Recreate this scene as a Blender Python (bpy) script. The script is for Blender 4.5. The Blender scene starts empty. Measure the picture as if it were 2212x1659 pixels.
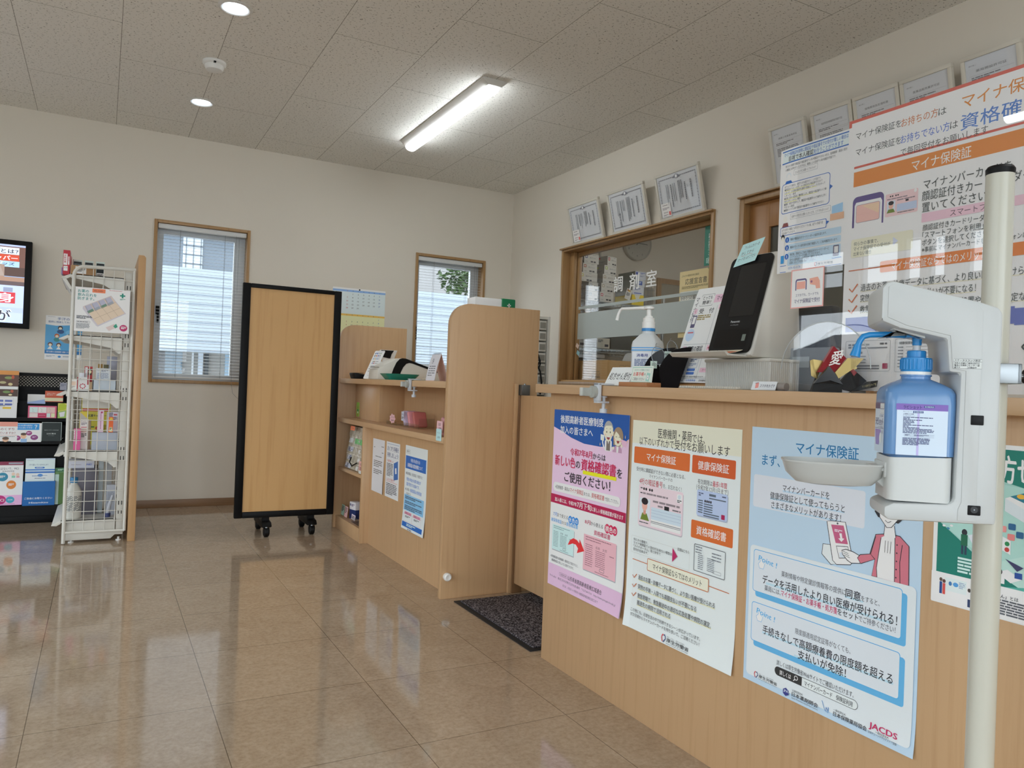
import bpy, bmesh, math, random
from mathutils import Vector, Matrix
from math import sin, cos, pi, radians, sqrt, atan2, ceil
random.seed(7)
SC = bpy.context.scene
COL = SC.collection

# ---------------------------------------------------------------- camera
cd = bpy.data.cameras.new('camera')
cam = bpy.data.objects.new('camera', cd)
COL.objects.link(cam)
cd.sensor_width = 36.0
cd.sensor_fit = 'HORIZONTAL'
cd.lens = 26.658
cd.clip_start = 0.02
YAW, PIT, ROL = 0.4961, 0.0043, 0.0387
_f = Vector((sin(YAW)*cos(PIT), cos(YAW)*cos(PIT), sin(PIT)))
_r = Vector((cos(YAW), -sin(YAW), 0))
_u = _r.cross(_f)
_r2 = cos(ROL)*_r + sin(ROL)*_u
_u2 = -sin(ROL)*_r + cos(ROL)*_u
cam.matrix_world = Matrix(((_r2.x, _u2.x, -_f.x, 0), (_r2.y, _u2.y, -_f.y, 0), (_r2.z, _u2.z, -_f.z, 0.94), (0, 0, 0, 1)))
SC.camera = cam
SC.view_settings.view_transform = 'Standard'
SC.view_settings.look = 'None'
SC.view_settings.gamma = 1.0
SC.view_settings.use_curve_mapping = False
SC.view_settings.exposure = 0.2
SC.cycles.max_bounces = 10
SC.cycles.diffuse_bounces = 5
SC.cycles.glossy_bounces = 4
SC.cycles.transmission_bounces = 6
SC.cycles.transparent_max_bounces = 16
SC.cycles.sample_clamp_indirect = 6.0
SC.cycles.caustics_reflective = False
SC.cycles.caustics_refractive = False
SC.cycles.use_denoising = True

# ---------------------------------------------------------------- sky: overcast, brighter towards the open street side (-x)
SKY_STREET, SKY_BACK = 5.0, 0.7
w = bpy.data.worlds.new('overcast_sky')
SC.world = w
w.use_nodes = True
nt = w.node_tree
bg = nt.nodes['Background']
tc = nt.nodes.new('ShaderNodeTexCoord')
sx = nt.nodes.new('ShaderNodeVectorMath'); sx.operation = 'DOT_PRODUCT'
sx.inputs[1].default_value = (-.95, -.30, 0)
mr = nt.nodes.new('ShaderNodeMapRange')
mr.inputs['From Min'].default_value = -0.30
mr.inputs['From Max'].default_value = 0.30
mr.inputs['To Min'].default_value = SKY_BACK
mr.inputs['To Max'].default_value = SKY_STREET
nt.links.new(tc.outputs['Generated'], sx.inputs[0])
nt.links.new(sx.outputs['Value'], mr.inputs['Value'])
nt.links.new(mr.outputs[0], bg.inputs['Strength'])
bg.inputs['Color'].default_value = (0.84, 0.93, 1.0, 1)

H, WX, DY = 2.623, 3.111, 5.847       # ceiling height, right wall, back wall
LX, FY = -3.0, -2.6                   # left (street) wall, wall behind the camera

def portal(loc, rot, sx_, sy_):
    l = bpy.data.lights.new('daylight_portal', 'AREA')
    l.shape = 'RECTANGLE'; l.size = sx_; l.size_y = sy_
    l.cycles.is_portal = True
    o = bpy.data.objects.new('daylight_portal', l)
    COL.objects.link(o); o.location = loc; o.rotation_euler = rot
portal((LX-0.13, 1.65, 1.25), (0, -pi/2, 0), 2.5, 7.4)
portal((-.6, FY-.13, 1.25), (pi/2, 0, 0), 4.0, 2.4)
LAMP_STRENGTH = 24.0
DOWN_STRENGTH = 28.0

# ---------------------------------------------------------------- helpers
def lin(c):
    if isinstance(c, str):
        c = c.lstrip('#')
        c = tuple(int(c[i:i+2], 16)/255 for i in (0, 2, 4))
    return tuple(x/12.92 if x <= .04045 else ((x+.055)/1.055)**2.4 for x in c[:3]) + (1,)
MATS = {}
def mat(name, col='#ffffff', rough=.5, metal=0., spec=.5, emit=0., trans=0., coat=0., sub=0.):
    if name in MATS: return MATS[name]
    m = bpy.data.materials.new(name); m.use_nodes = True
    b = m.node_tree.nodes['Principled BSDF']
    b.inputs['Base Color'].default_value = lin(col)
    b.inputs['Roughness'].default_value = rough
    b.inputs['Metallic'].default_value = metal
    b.inputs['Specular IOR Level'].default_value = spec
    b.inputs['Transmission Weight'].default_value = trans
    b.inputs['Coat Weight'].default_value = coat
    b.inputs['Subsurface Weight'].default_value = sub
    if emit:
        b.inputs['Emission Color'].default_value = lin(col)
        b.inputs['Emission Strength'].default_value = emit
    m.diffuse_color = lin(col)
    MATS[name] = m
    return m
def pap(col, gloss=.42):
    nm = 'paper_'+col.lstrip('#')
    if nm in MATS: return MATS[nm]
    m = mat(nm, col, gloss, spec=.35); c = lin(col)
    m.node_tree.nodes['Principled BSDF'].inputs['Base Color'].default_value = tuple(min(x*1.42, .9) for x in c[:3])+(1,)
    return m
def pls(col, rough=.35): return mat('plastic_%s_%d' % (col.lstrip('#'), rough*100), col, rough)
def nodes(m):
    n = m.node_tree.nodes; l = m.node_tree.links
    return n, l, n['Principled BSDF']
def N(n, t, **kw):
    x = n.new(t)
    for k, v in kw.items():
        if k in x.inputs: x.inputs[k].default_value = v
        else: setattr(x, k, v)
    return x
def ramp(n, stops):
    r = n.new('ShaderNodeValToRGB')
    e = r.color_ramp.elements
    while len(e) < len(stops): e.new(0.5)
    for i, (p, c) in enumerate(stops):
        e[i].position = p; e[i].color = lin(c)
    return r
def wood(name, c1, c2, scale=(60, 60, 2.2), rough=.38):
    if name in MATS: return MATS[name]
    m = mat(name, c1, rough)
    n, l, b = nodes(m)
    t = N(n, 'ShaderNodeTexCoord')
    mp = N(n, 'ShaderNodeMapping'); mp.inputs['Scale'].default_value = scale
    no = N(n, 'ShaderNodeTexNoise', Scale=1.0, Detail=5.0, Roughness=.62)
    rp = ramp(n, [(.28, c2), (.5, c1), (.75, c1)])
    l.new(t.outputs['Object'], mp.inputs[0]); l.new(mp.outputs[0], no.inputs['Vector'])
    l.new(no.outputs[0], rp.inputs[0]); l.new(rp.outputs[0], b.inputs['Base Color'])
    return m
WOOD = wood('beech_laminate', '#c8a47c', '#be9971')
WOODX = wood('beech_laminate_lengthwise', '#cca983', '#c29e77', (50, 2.2, 60))
WOODP = wood('partition_laminate', '#cfa46c', '#c4975e', (40, 40, 1.6), .45)
TRIM = wood('window_trim_wood', '#a88458', '#94724a', (60, 60, 3))
BASEB = wood('baseboard_wood', '#8a6a4c', '#7a5c40', (3, 40, 60))
DOORW = wood('door_wood', '#a8794a', '#996b3e', (50, 50, 2))
def glass(name, ior=1.45, tint='#ffffff', rough=0.0):
    if name in MATS: return MATS[name]
    m = bpy.data.materials.new(name); m.use_nodes = True
    n = m.node_tree.nodes; l = m.node_tree.links
    n.remove(n['Principled BSDF'])
    out = n['Material Output']
    tr = n.new('ShaderNodeBsdfTransparent'); tr.inputs[0].default_value = lin(tint)
    gl = n.new('ShaderNodeBsdfGlossy'); gl.inputs['Roughness'].default_value = rough
    ge = n.new('ShaderNodeNewGeometry')
    mx = n.new('ShaderNodeMix'); mx.data_type = 'FLOAT'
    mx.inputs[2].default_value = ior; mx.inputs[3].default_value = 1/ior
    fr = n.new('ShaderNodeFresnel'); ms = n.new('ShaderNodeMixShader')
    l.new(ge.outputs['Backfacing'], mx.inputs[0]); l.new(mx.outputs[0], fr.inputs['IOR'])
    l.new(fr.outputs[0], ms.inputs[0]); l.new(tr.outputs[0], ms.inputs[1]); l.new(gl.outputs[0], ms.inputs[2])
    l.new(ms.outputs[0], out.inputs[0])
    MATS[name] = m
    return m
GLASS = glass('window_glass')
ACRYL = glass('clear_acrylic', 1.49)
CLEAR = glass('clear_plastic', 1.35, '#f4f6f6')
WHITE = pls('#e9e9e6', .4)
BLACK = mat('black_plastic', '#060607', .5, spec=.25)
STEEL = mat('steel', '#8d9193', .32, 1.0)

class MB:
    """collects shapes; build() links them as ONE mesh object"""
    def __init__(s): s.v = []; s.f = []; s.m = []; s.mats = []; s.M = None
    def mi(s, m):
        if m not in s.mats: s.mats.append(m)
        return s.mats.index(m)
    def add(s, vs, fs, m):
        o = len(s.v); k = s.mi(m)
        for p in vs:
            p = Vector(p)
            s.v.append(s.M @ p if s.M is not None else p)
        for f in fs:
            s.f.append([i+o for i in f]); s.m.append(k)
        return s
    def box(s, a, b, m, bev=0, seg=2):
        x0, x1 = sorted((a[0], b[0])); y0, y1 = sorted((a[1], b[1])); z0, z1 = sorted((a[2], b[2]))
        if not bev:
            return s.add([(x0,y0,z0),(x1,y0,z0),(x1,y1,z0),(x0,y1,z0),(x0,y0,z1),(x1,y0,z1),(x1,y1,z1),(x0,y1,z1)],
                  [(0,3,2,1),(4,5,6,7),(0,1,5,4),(1,2,6,5),(2,3,7,6),(3,0,4,7)], m)
        bm = bmesh.new(); bmesh.ops.create_cube(bm, size=1)
        for v in bm.verts: v.co = ((x0+x1)/2+v.co.x*(x1-x0), (y0+y1)/2+v.co.y*(y1-y0), (z0+z1)/2+v.co.z*(z1-z0))
        bmesh.ops.bevel(bm, geom=bm.edges[:], offset=bev, segments=seg, profile=.5, affect='EDGES')
        bm.verts.index_update()
        s.add([v.co[:] for v in bm.verts], [[v.index for v in f.verts] for f in bm.faces], m)
        bm.free(); return s
    def prism(s, poly, ax, lo, hi, m, bev=0, m2=None):
        def P(a, b, t): return (t, a, b) if ax == 'x' else (a, t, b) if ax == 'y' else (a, b, t)
        n = len(poly)
        vs = [P(a, b, lo) for a, b in poly] + [P(a, b, hi) for a, b in poly]
        fs = [list(range(n))[::-1], list(range(n, 2*n))] + [(i, (i+1) % n, n+(i+1) % n, n+i) for i in range(n)]
        if bev:
            bm = bmesh.new(); bv = [bm.verts.new(v) for v in vs]
            for f in fs: bm.faces.new([bv[i] for i in f])
            bmesh.ops.recalc_face_normals(bm, faces=bm.faces[:])
            bmesh.ops.bevel(bm, geom=bm.edges[:], offset=bev, segments=2, profile=.5, affect='EDGES')
            bm.verts.index_update()
            s.add([v.co[:] for v in bm.verts], [[v.index for v in f.verts] for f in bm.faces], m); bm.free()
        else: s.add(vs, fs, m)
        return s
    def tube(s, pts, r, m, n=8, closed=False, rs=None):
        pts = [Vector(p) for p in pts]; k = len(pts); vs = []; fs = []
        prev = None
        for i, p in enumerate(pts):
            if closed: d = pts[(i+1) % k]-pts[i-1]
            else: d = pts[min(i+1, k-1)]-pts[max(i-1, 0)]
            d.normalize()
            if prev is None:
                a = Vector((0, 0, 1)) if abs(d.z) < .9 else Vector((1, 0, 0))
                a = (a-d*a.dot(d)).normalized()
            else: a = (prev-d*prev.dot(d)).normalized()
            prev = a; b = d.cross(a); rr = rs[i] if rs else r
            for j in range(n):
                t = 2*pi*j/n
                vs.append(p+a*cos(t)*rr+b*sin(t)*rr)
        for i in range(k if closed else k-1):
            for j in range(n):
                a0 = i*n+j; a1 = i*n+(j+1) % n; b0 = ((i+1) % k)*n+j; b1 = ((i+1) % k)*n+(j+1) % n
                fs.append((a0, a1, b1, b0))
        if not closed: fs += [list(range(n))[::-1], list(range((k-1)*n, k*n))]
        return s.add(vs, fs, m)
    def cyl(s, p0, p1, r, m, n=18, r1=None): return s.tube([p0, p1], r, m, n, rs=[r, r if r1 is None else r1])
    def lathe(s, prof, c, m, n=28, closed=True, sq=None):
        """prof: (r, z) pairs; sq rounds the section to a squircle"""
        vs = []; fs = []; k = len(prof)
        for r, z in prof:
            for j in range(n):
                t = 2*pi*j/n; q = 1
                if sq: q = (abs(cos(t))**sq+abs(sin(t))**sq)**(-1/sq)
                vs.append((c[0]+r*q*cos(t), c[1]+r*q*sin(t), c[2]+z))
        for i in range(k-1):
            for j in range(n): fs.append((i*n+j, i*n+(j+1) % n, (i+1)*n+(j+1) % n, (i+1)*n+j))
        if closed: fs += [list(range(n))[::-1], list(range((k-1)*n, k*n))]
        return s.add(vs, fs, m)
    def mesh(s, name):
        me = bpy.data.meshes.new(name)
        me.from_pydata([tuple(v) for v in s.v], [], s.f)
        for m in s.mats: me.materials.append(m)
        me.polygons.foreach_set('material_index', s.m)
        me.polygons.foreach_set('use_smooth', [True]*len(s.f))
        bm = bmesh.new(); bm.from_mesh(me)
        if getattr(s, 'recalc', True): bmesh.ops.recalc_face_normals(bm, faces=bm.faces[:])
        for e in bm.edges:
            if len(e.link_faces) != 2 or e.calc_face_angle(0) > .55: e.smooth = False
        bm.to_mesh(me); bm.free()
        return me
    def build(s, name, parent=None, loc=None, label=None):
        org = Vector(ORG[parent.name]) if parent is not None else Vector(loc if loc is not None else s.base())
        s.v = [v-org for v in s.v]
        o = bpy.data.objects.new(name, s.mesh(name)); COL.objects.link(o)
        if parent is not None: o.parent = parent
        else: o.location = org
        ORG[o.name] = tuple(org)
        if label: o['label'] = label
        return o
    def base(s):
        xs = [v.x for v in s.v]; ys = [v.y for v in s.v]; zs = [v.z for v in s.v]
        return ((min(xs)+max(xs))/2, (min(ys)+max(ys))/2, min(zs))
ORG = {}
def tag(o, label, cat, group=None, kind=None):
    o['label'] = label; o['category'] = cat
    if group: o['group'] = group
    if kind: o['kind'] = kind
    return o
def struct(o, label=None, cat=None):
    o['kind'] = 'structure'
    if label: o['label'] = label
    if cat: o['category'] = cat
    return o
def thing(name, label, cat, loc, group=None):
    o = bpy.data.objects.new(name, None); COL.objects.link(o)
    o.location = loc; o.empty_display_size = .05
    ORG[o.name] = tuple(loc)
    return tag(o, label, cat, group)
def dup(root, loc, label=None, rotz=None):
    def cp(o, par):
        c = o.copy(); COL.objects.link(c)
        if par is not None: c.parent = par
        for ch in o.children: cp(ch, c)
        return c
    r = cp(root, None); r.location = loc
    if rotz is not None: r.rotation_euler = (0, 0, rotz)
    if label: r['label'] = label
    ORG[r.name] = tuple(loc)
    return r
def rrp(x0, y0, x1, y1, r, n=5):
    """rounded rectangle outline; r may be 4 radii: (x0,y0),(x1,y0),(x1,y1),(x0,y1)"""
    rs = r if isinstance(r, (tuple, list)) else (r,)*4
    out = []
    for (cx, cy, a0), q in zip(((x0, y0, pi), (x1, y0, 1.5*pi), (x1, y1, 0), (x0, y1, .5*pi)), rs):
        if q <= 0: out.append((cx, cy)); continue
        ox = cx+q if cx == x0 else cx-q; oy = cy+q if cy == y0 else cy-q
        for i in range(n+1):
            t = a0+.5*pi*i/n
            out.append((ox+q*cos(t), oy+q*sin(t)))
    return out
_tc = bpy.data.curves.new('lettering', 'FONT'); _to = bpy.data.objects.new('lettering', _tc)
def glyphs(txt, bold=0., res=2, space=1.0):
    _tc.body = txt; _tc.size = 1; _tc.offset = bold; _tc.resolution_u = res; _tc.space_character = space
    me = _to.to_mesh()
    vs = [(v.co.x, v.co.y) for v in me.vertices]; fs = [list(p.vertices) for p in me.polygons]
    _to.to_mesh_clear()
    return vs, fs
LX0, LY0 = Vector((1, 0, 0)), Vector((0, 0, -1))
class Sheet(MB):
    """a printed flat thing; mm coordinates from its top left corner (x right, y down)"""
    def __init__(s, o, u, v, w, h, base='#e9ebee', thick=.0004, warp=None, round_=0, gloss=.42, back=None):
        MB.__init__(s); s.recalc = False
        s.o = Vector(o); s.u = Vector(u).normalized(); s.d = Vector(v).normalized(); s.n = s.d.cross(s.u)
        s.w, s.h, s.k, s.gloss = w, h, 0., gloss
        s.warp = None
        if warp:                      # bend sampled on a 25 mm grid so that print follows the paper exactly
            QQ = s.Q = 25.; gx, gy = ceil(w/QQ)+1, ceil(h/QQ)+1
            G_ = [[warp(i*QQ, j*QQ) for i in range(gx+1)] for j in range(gy+1)]
            def bend(x, y):
                i = min(max(int(x//QQ), 0), gx-1); j = min(max(int(y//QQ), 0), gy-1); fx, fy = x/QQ-i, y/QQ-j
                return (G_[j][i]*(1-fx)+G_[j][i+1]*fx)*(1-fy)+(G_[j+1][i]*(1-fx)+G_[j+1][i+1]*fx)*fy
            s.warp = bend
        b = pap(base, gloss)
        if round_:
            s.poly(rrp(0, 0, w, h, round_), base)
            pts = rrp(0, 0, w, h, round_); n = len(pts)
            vs = [s.P(x, y, 0) for x, y in pts]+[s.P(x, y, -thick) for x, y in pts]
            s.add(vs, [(i, n+i, n+(i+1) % n, (i+1) % n) for i in range(n)]+[list(range(n, 2*n))[::-1]], b)
        else:
            s.rect(0, 0, w, h, base)
            nx, ny = (s.div(w), s.div(h)) if warp else (1, 1)
            g = [[s.P(w*i/nx, h*j/ny, -thick) for i in range(nx+1)] for j in range(ny+1)]
            bm_ = pap(back, gloss) if back else b
            s.add([p for r in g for p in r], [(j*(nx+1)+i, j*(nx+1)+i+1, (j+1)*(nx+1)+i+1, (j+1)*(nx+1)+i) for j in range(ny) for i in range(nx)], bm_)
            for (ax, ay), (bx, by), k in (((0,0),(w,0),nx), ((w,0),(w,h),ny), ((w,h),(0,h),nx), ((0,h),(0,0),ny)):
                for i in range(k):
                    p = (ax+(bx-ax)*i/k, ay+(by-ay)*i/k); q = (ax+(bx-ax)*(i+1)/k, ay+(by-ay)*(i+1)/k)
                    s.add([s.P(*p, 0), s.P(*q, 0), s.P(*q, -thick), s.P(*p, -thick)], [(0, 1, 2, 3)], b)
    def div(s, L): return max(1, ceil(L/25))
    def P(s, x, y, k=None):
        k = s.k if k is None else k
        if s.warp: k += s.warp(x, y)
        return s.o+s.u*(x/1000)+s.d*(y/1000)+s.n*k
    def up(s): s.k += 4e-5
    def M_(s, c): return c if not isinstance(c, str) else pap(c, s.gloss)
    def rect(s, x0, y0, x1, y1, c):
        return s.poly([(x0, y0), (x1, y0), (x1, y1), (x0, y1)], c)
    def poly(s, pts, c):
        if s.warp and max(max(p[0] for p in pts)-min(p[0] for p in pts), max(p[1] for p in pts)-min(p[1] for p in pts)) > 12:
            def cut(ps, ax, v, sg):
                out = []
                for i in range(len(ps)):
                    p, q = ps[i-1], ps[i]; dp, dq = sg*(p[ax]-v), sg*(q[ax]-v)
                    if (dp < 0) != (dq < 0):
                        t = dp/(dp-dq); out.append((p[0]+(q[0]-p[0])*t, p[1]+(q[1]-p[1])*t))
                    if dq >= 0: out.append(q)
                return out
            Q = s.Q; m = s.M_(c)
            for j in range(int(min(p[1] for p in pts)//Q), int(max(p[1] for p in pts)//Q)+1):
                row = cut(cut(pts, 1, j*Q, 1), 1, (j+1)*Q, -1)
                if len(row) < 3: continue
                for i in range(int(min(p[0] for p in row)//Q), int(max(p[0] for p in row)//Q)+1):
                    cell = cut(cut(row, 0, i*Q, 1), 0, (i+1)*Q, -1)
                    if len(cell) > 2: s.add([s.P(x, y) for x, y in cell], [list(range(len(cell)))[::-1]], m)
            s.up(); return s
        s.add([s.P(x, y) for x, y in pts], [list(range(len(pts)))[::-1]], s.M_(c)); s.up(); return s
    def rr(s, x0, y0, x1, y1, r, c): return s.poly(rrp(x0, y0, x1, y1, r), c)
    def ell(s, cx, cy, rx, ry, c, n=22, a0=0, a1=2*pi):
        return s.poly([(cx+rx*cos(a0+(a1-a0)*i/n), cy+ry*sin(a0+(a1-a0)*i/n)) for i in range(n+(1 if a1-a0 < 6.28 else 0))], c)
    def line(s, pts, wd, c, closed=False):
        n = len(pts); L = []; R = []
        for i in range(n):
            if closed: a, b = pts[i-1], pts[(i+1) % n]
            else: a, b = pts[max(i-1, 0)], pts[min(i+1, n-1)]
            dx, dy = b[0]-a[0], b[1]-a[1]; q = sqrt(dx*dx+dy*dy) or 1
            L.append((pts[i][0]-dy/q*wd/2, pts[i][1]+dx/q*wd/2)); R.append((pts[i][0]+dy/q*wd/2, pts[i][1]-dx/q*wd/2))
        vs = [s.P(*p) for p in L]+[s.P(*p) for p in R]
        s.add(vs, [(i, (i+1) % n, n+(i+1) % n, n+i) for i in range(n if closed else n-1)], s.M_(c)); s.up(); return s
    def rline(s, x0, y0, x1, y1, r, wd, c): return s.line(rrp(x0, y0, x1, y1, r), wd, c, True)
    def text(s, x, y, t, h, c, w=None, bold=.0, align='l', rot=0, res=None, sx_=1.0):
        """x,y: top left of the lettering (or centre / right); h: letter height in mm"""
        if res is None: res = 1 if h < 9 else 2
        vs, fs = glyphs(t, 0, res)
        if not vs: return s
        if bold:                      # heavier weight: the same outline laid down again with a slight shift
            n0 = len(vs); v0, f0 = list(vs), list(fs); vs, fs = [], []
            for q, (ex, ey) in enumerate(((-.5, .15), (.5, -.15), (0, .5))):
                vs += [(x_+ex*bold, y_+ey*bold) for x_, y_ in v0]; fs += [[i+q*n0 for i in f] for f in f0]
            nb_ = n0
        xs = [v[0] for v in vs]; x0, x1 = min(xs), max(xs)
        sc = h/.93; kx = (w/(x1-x0)) if w else sc*sx_
        W = (x1-x0)*kx
        ox = {'l': 0, 'c': -W/2, 'r': -W}[align]
        ca, sa = cos(radians(rot)), sin(radians(rot)); out = []
        k0 = s.k+1e-5
        for iv, (vx, vy) in enumerate(vs):
            px = ox+(vx-x0)*kx; py = (.86-vy)*sc
            out.append(s.P(x+px*ca-py*sa, y+px*sa+py*ca, k0+(iv//nb_*8e-6 if bold else 0)))
        s.add(out, fs, s.M_(c)); return s
    def vtext(s, x, y, t, h, c, bold=0., step=1.05):
        for i, ch in enumerate(t): s.text(x, y+i*h*step, ch, h, c, bold=bold, align='c', res=1)
        return s
    def fine(s, x, y, w_, lh, n, c='#44474c', last=.6, fill=.62, gap=.06):
        """lines of print too small to be read"""
        for i in range(n):
            ww = w_*(last if i == n-1 and n > 1 else random.uniform(.93, 1)); px = x; yy = y+i*lh
            while px < x+ww-.3:
                L = min(random.uniform(1.2, 4.5)*lh, x+ww-px)
                s.add([s.P(px, yy), s.P(px, yy+lh*fill), s.P(px+L, yy+lh*fill), s.P(px+L, yy)], [(0, 1, 2, 3)], s.M_(c))
                px += L+lh*random.uniform(.15, .5)*(1+gap)
        return s
    def vfine(s, x, y, hh, wd, n, c='#44474c', step=1.9):
        for i in range(n):
            py = y; L = hh*random.uniform(.55, 1)
            while py < y+L-.3:
                q = min(random.uniform(.7, 1.3)*wd, y+L-py)
                s.add([s.P(x-i*wd*step, py), s.P(x-i*wd*step, py+q), s.P(x-i*wd*step+wd*.75, py+q), s.P(x-i*wd*step+wd*.75, py)], [(0, 1, 2, 3)], s.M_(c))
                py += q+wd*.3
        return s
UXC, UZD = (0, -1, 0), (0, 0, -1)     # sheets on planes facing -x (seen from the room)
UXB = (1, 0, 0)                       # sheets on planes facing -y
# ================================================================ the setting
FT = .4529
def floor_mat():
    m = mat('vinyl_floor_tiles', '#8c7a64', .075, spec=.75)
    n, l, b = nodes(m)
    t = N(n, 'ShaderNodeTexCoord')
    mp = N(n, 'ShaderNodeMapping'); mp.inputs['Location'].default_value = (-.309, -2.746, 0)
    br = N(n, 'ShaderNodeTexBrick', offset=0.0)
    for k, v in {'Scale': 1.0, 'Mortar Size': .0011, 'Mortar Smooth': .1, 'Bias': 0., 'Brick Width': FT, 'Row Height': FT}.items(): br.inputs[k].default_value = v
    br.inputs['Color1'].default_value = (1, 1, 1, 1); br.inputs['Color2'].default_value = (.93, .93, .93, 1); br.inputs['Mortar'].default_value = (.35, .33, .3, 1)
    l.new(t.outputs['Object'], mp.inputs[0]); l.new(mp.outputs[0], br.inputs['Vector'])
    n1 = N(n, 'ShaderNodeTexNoise', Scale=9., Detail=8., Roughness=.7, Distortion=1.2)
    n2 = N(n, 'ShaderNodeTexNoise', Scale=70., Detail=4., Roughness=.7)
    l.new(t.outputs['Object'], n1.inputs['Vector']); l.new(t.outputs['Object'], n2.inputs['Vector'])
    r1 = ramp(n, [(.3, '#ab9781'), (.52, '#b5a28c'), (.72, '#bdab96')])
    r2 = ramp(n, [(.35, '#e2ddd6'), (.6, '#ffffff')])
    l.new(n1.outputs[0], r1.inputs[0]); l.new(n2.outputs[0], r2.inputs[0])
    def mul(a, c, f=1.):
        x = N(n, 'ShaderNodeMix', data_type='RGBA', blend_type='MULTIPLY'); x.inputs[0].default_value = f
        l.new(a, x.inputs[6]); l.new(c, x.inputs[7]); return x.outputs[2]
    l.new(mul(mul(r1.outputs[0], r2.outputs[0], .8), br.outputs['Color']), b.inputs['Base Color'])
    n3 = N(n, 'ShaderNodeTexNoise', Scale=5., Detail=3., Roughness=.5)
    n4 = N(n, 'ShaderNodeTexNoise', Scale=160., Detail=2.)
    ad = N(n, 'ShaderNodeMath', operation='MULTIPLY_ADD'); ad.inputs[1].default_value = .06
    l.new(t.outputs['Object'], n3.inputs['Vector']); l.new(t.outputs['Object'], n4.inputs['Vector'])
    l.new(n4.outputs[0], ad.inputs[0]); l.new(n3.outputs[0], ad.inputs[2])
    bp = N(n, 'ShaderNodeBump', Strength=.10, Distance=.0016)
    l.new(ad.outputs[0], bp.inputs['Height']); l.new(bp.outputs[0], b.inputs['Normal'])
    return m
def ceil_mat():
    m = mat('rockwool_ceiling_boards', '#c9c6c0', .9, spec=.2)
    n, l, b = nodes(m)
    t = N(n, 'ShaderNodeTexCoord')
    mp = N(n, 'ShaderNodeMapping'); mp.inputs['Rotation'].default_value = (0, 0, radians(90)); mp.inputs['Location'].default_value = (0, 0, 0)
    # u = -y , v = x after a +90 degree turn
    br = N(n, 'ShaderNodeTexBrick', offset=.5)
    for k, v in {'Scale': 1.0, 'Mortar Size': .0016, 'Mortar Smooth': .2, 'Bias': 0., 'Brick Width': .928, 'Row Height': .4539}.items(): br.inputs[k].default_value = v
    br.inputs['Color1'].default_value = (1, 1, 1, 1); br.inputs['Color2'].default_value = (.965, .965, .965, 1); br.inputs['Mortar'].default_value = (.36, .35, .32, 1)
    mp2 = N(n, 'ShaderNodeMapping'); mp2.inputs['Location'].default_value = (5.524, .4275, 0)
    l.new(t.outputs['Object'], mp.inputs[0]); l.new(mp.outputs[0], mp2.inputs[0]); l.new(mp2.outputs[0], br.inputs['Vector'])
    nz = N(n, 'ShaderNodeTexNoise', Scale=45., Detail=3.)
    mx = N(n, 'ShaderNodeMix', data_type='VECTOR'); mx.inputs[0].default_value = .035
    l.new(t.outputs['Object'], nz.inputs['Vector']); l.new(t.outputs['Object'], mx.inputs[4]); l.new(nz.outputs['Color'], mx.inputs[5])
    sc = N(n, 'ShaderNodeMapping'); sc.inputs['Scale'].default_value = (30, 58, 1); sc.inputs['Rotation'].default_value = (0, 0, .5)
    l.new(mx.outputs[1], sc.inputs[0])
    vo = N(n, 'ShaderNodeTexVoronoi', Scale=1.3, Randomness=1.0); vo.voronoi_dimensions = '2D'
    l.new(sc.outputs[0], vo.inputs['Vector'])
    rp = ramp(n, [(.0, '#5a574f'), (.09, '#77736a'), (.14, '#ffffff')])
    l.new(vo.outputs['Distance'], rp.inputs[0])
    a = N(n, 'ShaderNodeMix', data_type='RGBA', blend_type='MULTIPLY'); a.inputs[0].default_value = .72
    a.inputs[6].default_value = lin('#eceae4'); l.new(rp.outputs[0], a.inputs[7])
    c = N(n, 'ShaderNodeMix', data_type='RGBA', blend_type='MULTIPLY'); c.inputs[0].default_value = 1.
    l.new(a.outputs[2], c.inputs[6]); l.new(br.outputs['Color'], c.inputs[7]); l.new(c.outputs[2], b.inputs['Base Color'])
    return m
def wall_mat(name, col):
    m = mat(name, col, .85, spec=.25)
    n, l, b = nodes(m)
    t = N(n, 'ShaderNodeTexCoord'); no = N(n, 'ShaderNodeTexNoise', Scale=220., Detail=3.)
    bp = N(n, 'ShaderNodeBump', Strength=.25, Distance=.001)
    l.new(t.outputs['Object'], no.inputs['Vector']); l.new(no.outputs[0], bp.inputs['Height']); l.new(bp.outputs[0], b.inputs['Normal'])
    return m
FLOOR, CEIL, WALL = floor_mat(), ceil_mat(), wall_mat('cream_wallpaper', '#e0d9cc')
PX = 5.6                                # pharmacy's far wall
b = MB(); b.box((LX, FY, -.1), (PX, DY, 0), FLOOR); struct(b.build('floor', loc=(0, 0, 0)))
# ceiling with square cut-outs for the two recessed downlights
DLS = [(.476, 3.67), (.48, 5.042)]
b = MB(); hs = .052
x0, x1 = .478-hs, .478+hs
b.box((LX, FY, H), (x0, DY, H+.1), CEIL); b.box((x1, FY, H), (PX, DY, H+.1), CEIL)
ys = [FY]+[q for d in DLS for q in (d[1]-hs, d[1]+hs)]+[DY]
for i in range(0, len(ys), 2): b.box((x0, ys[i], H), (x1, ys[i+1], H+.1), CEIL)
struct(b.build('ceiling', loc=(0, 0, H)))

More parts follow.
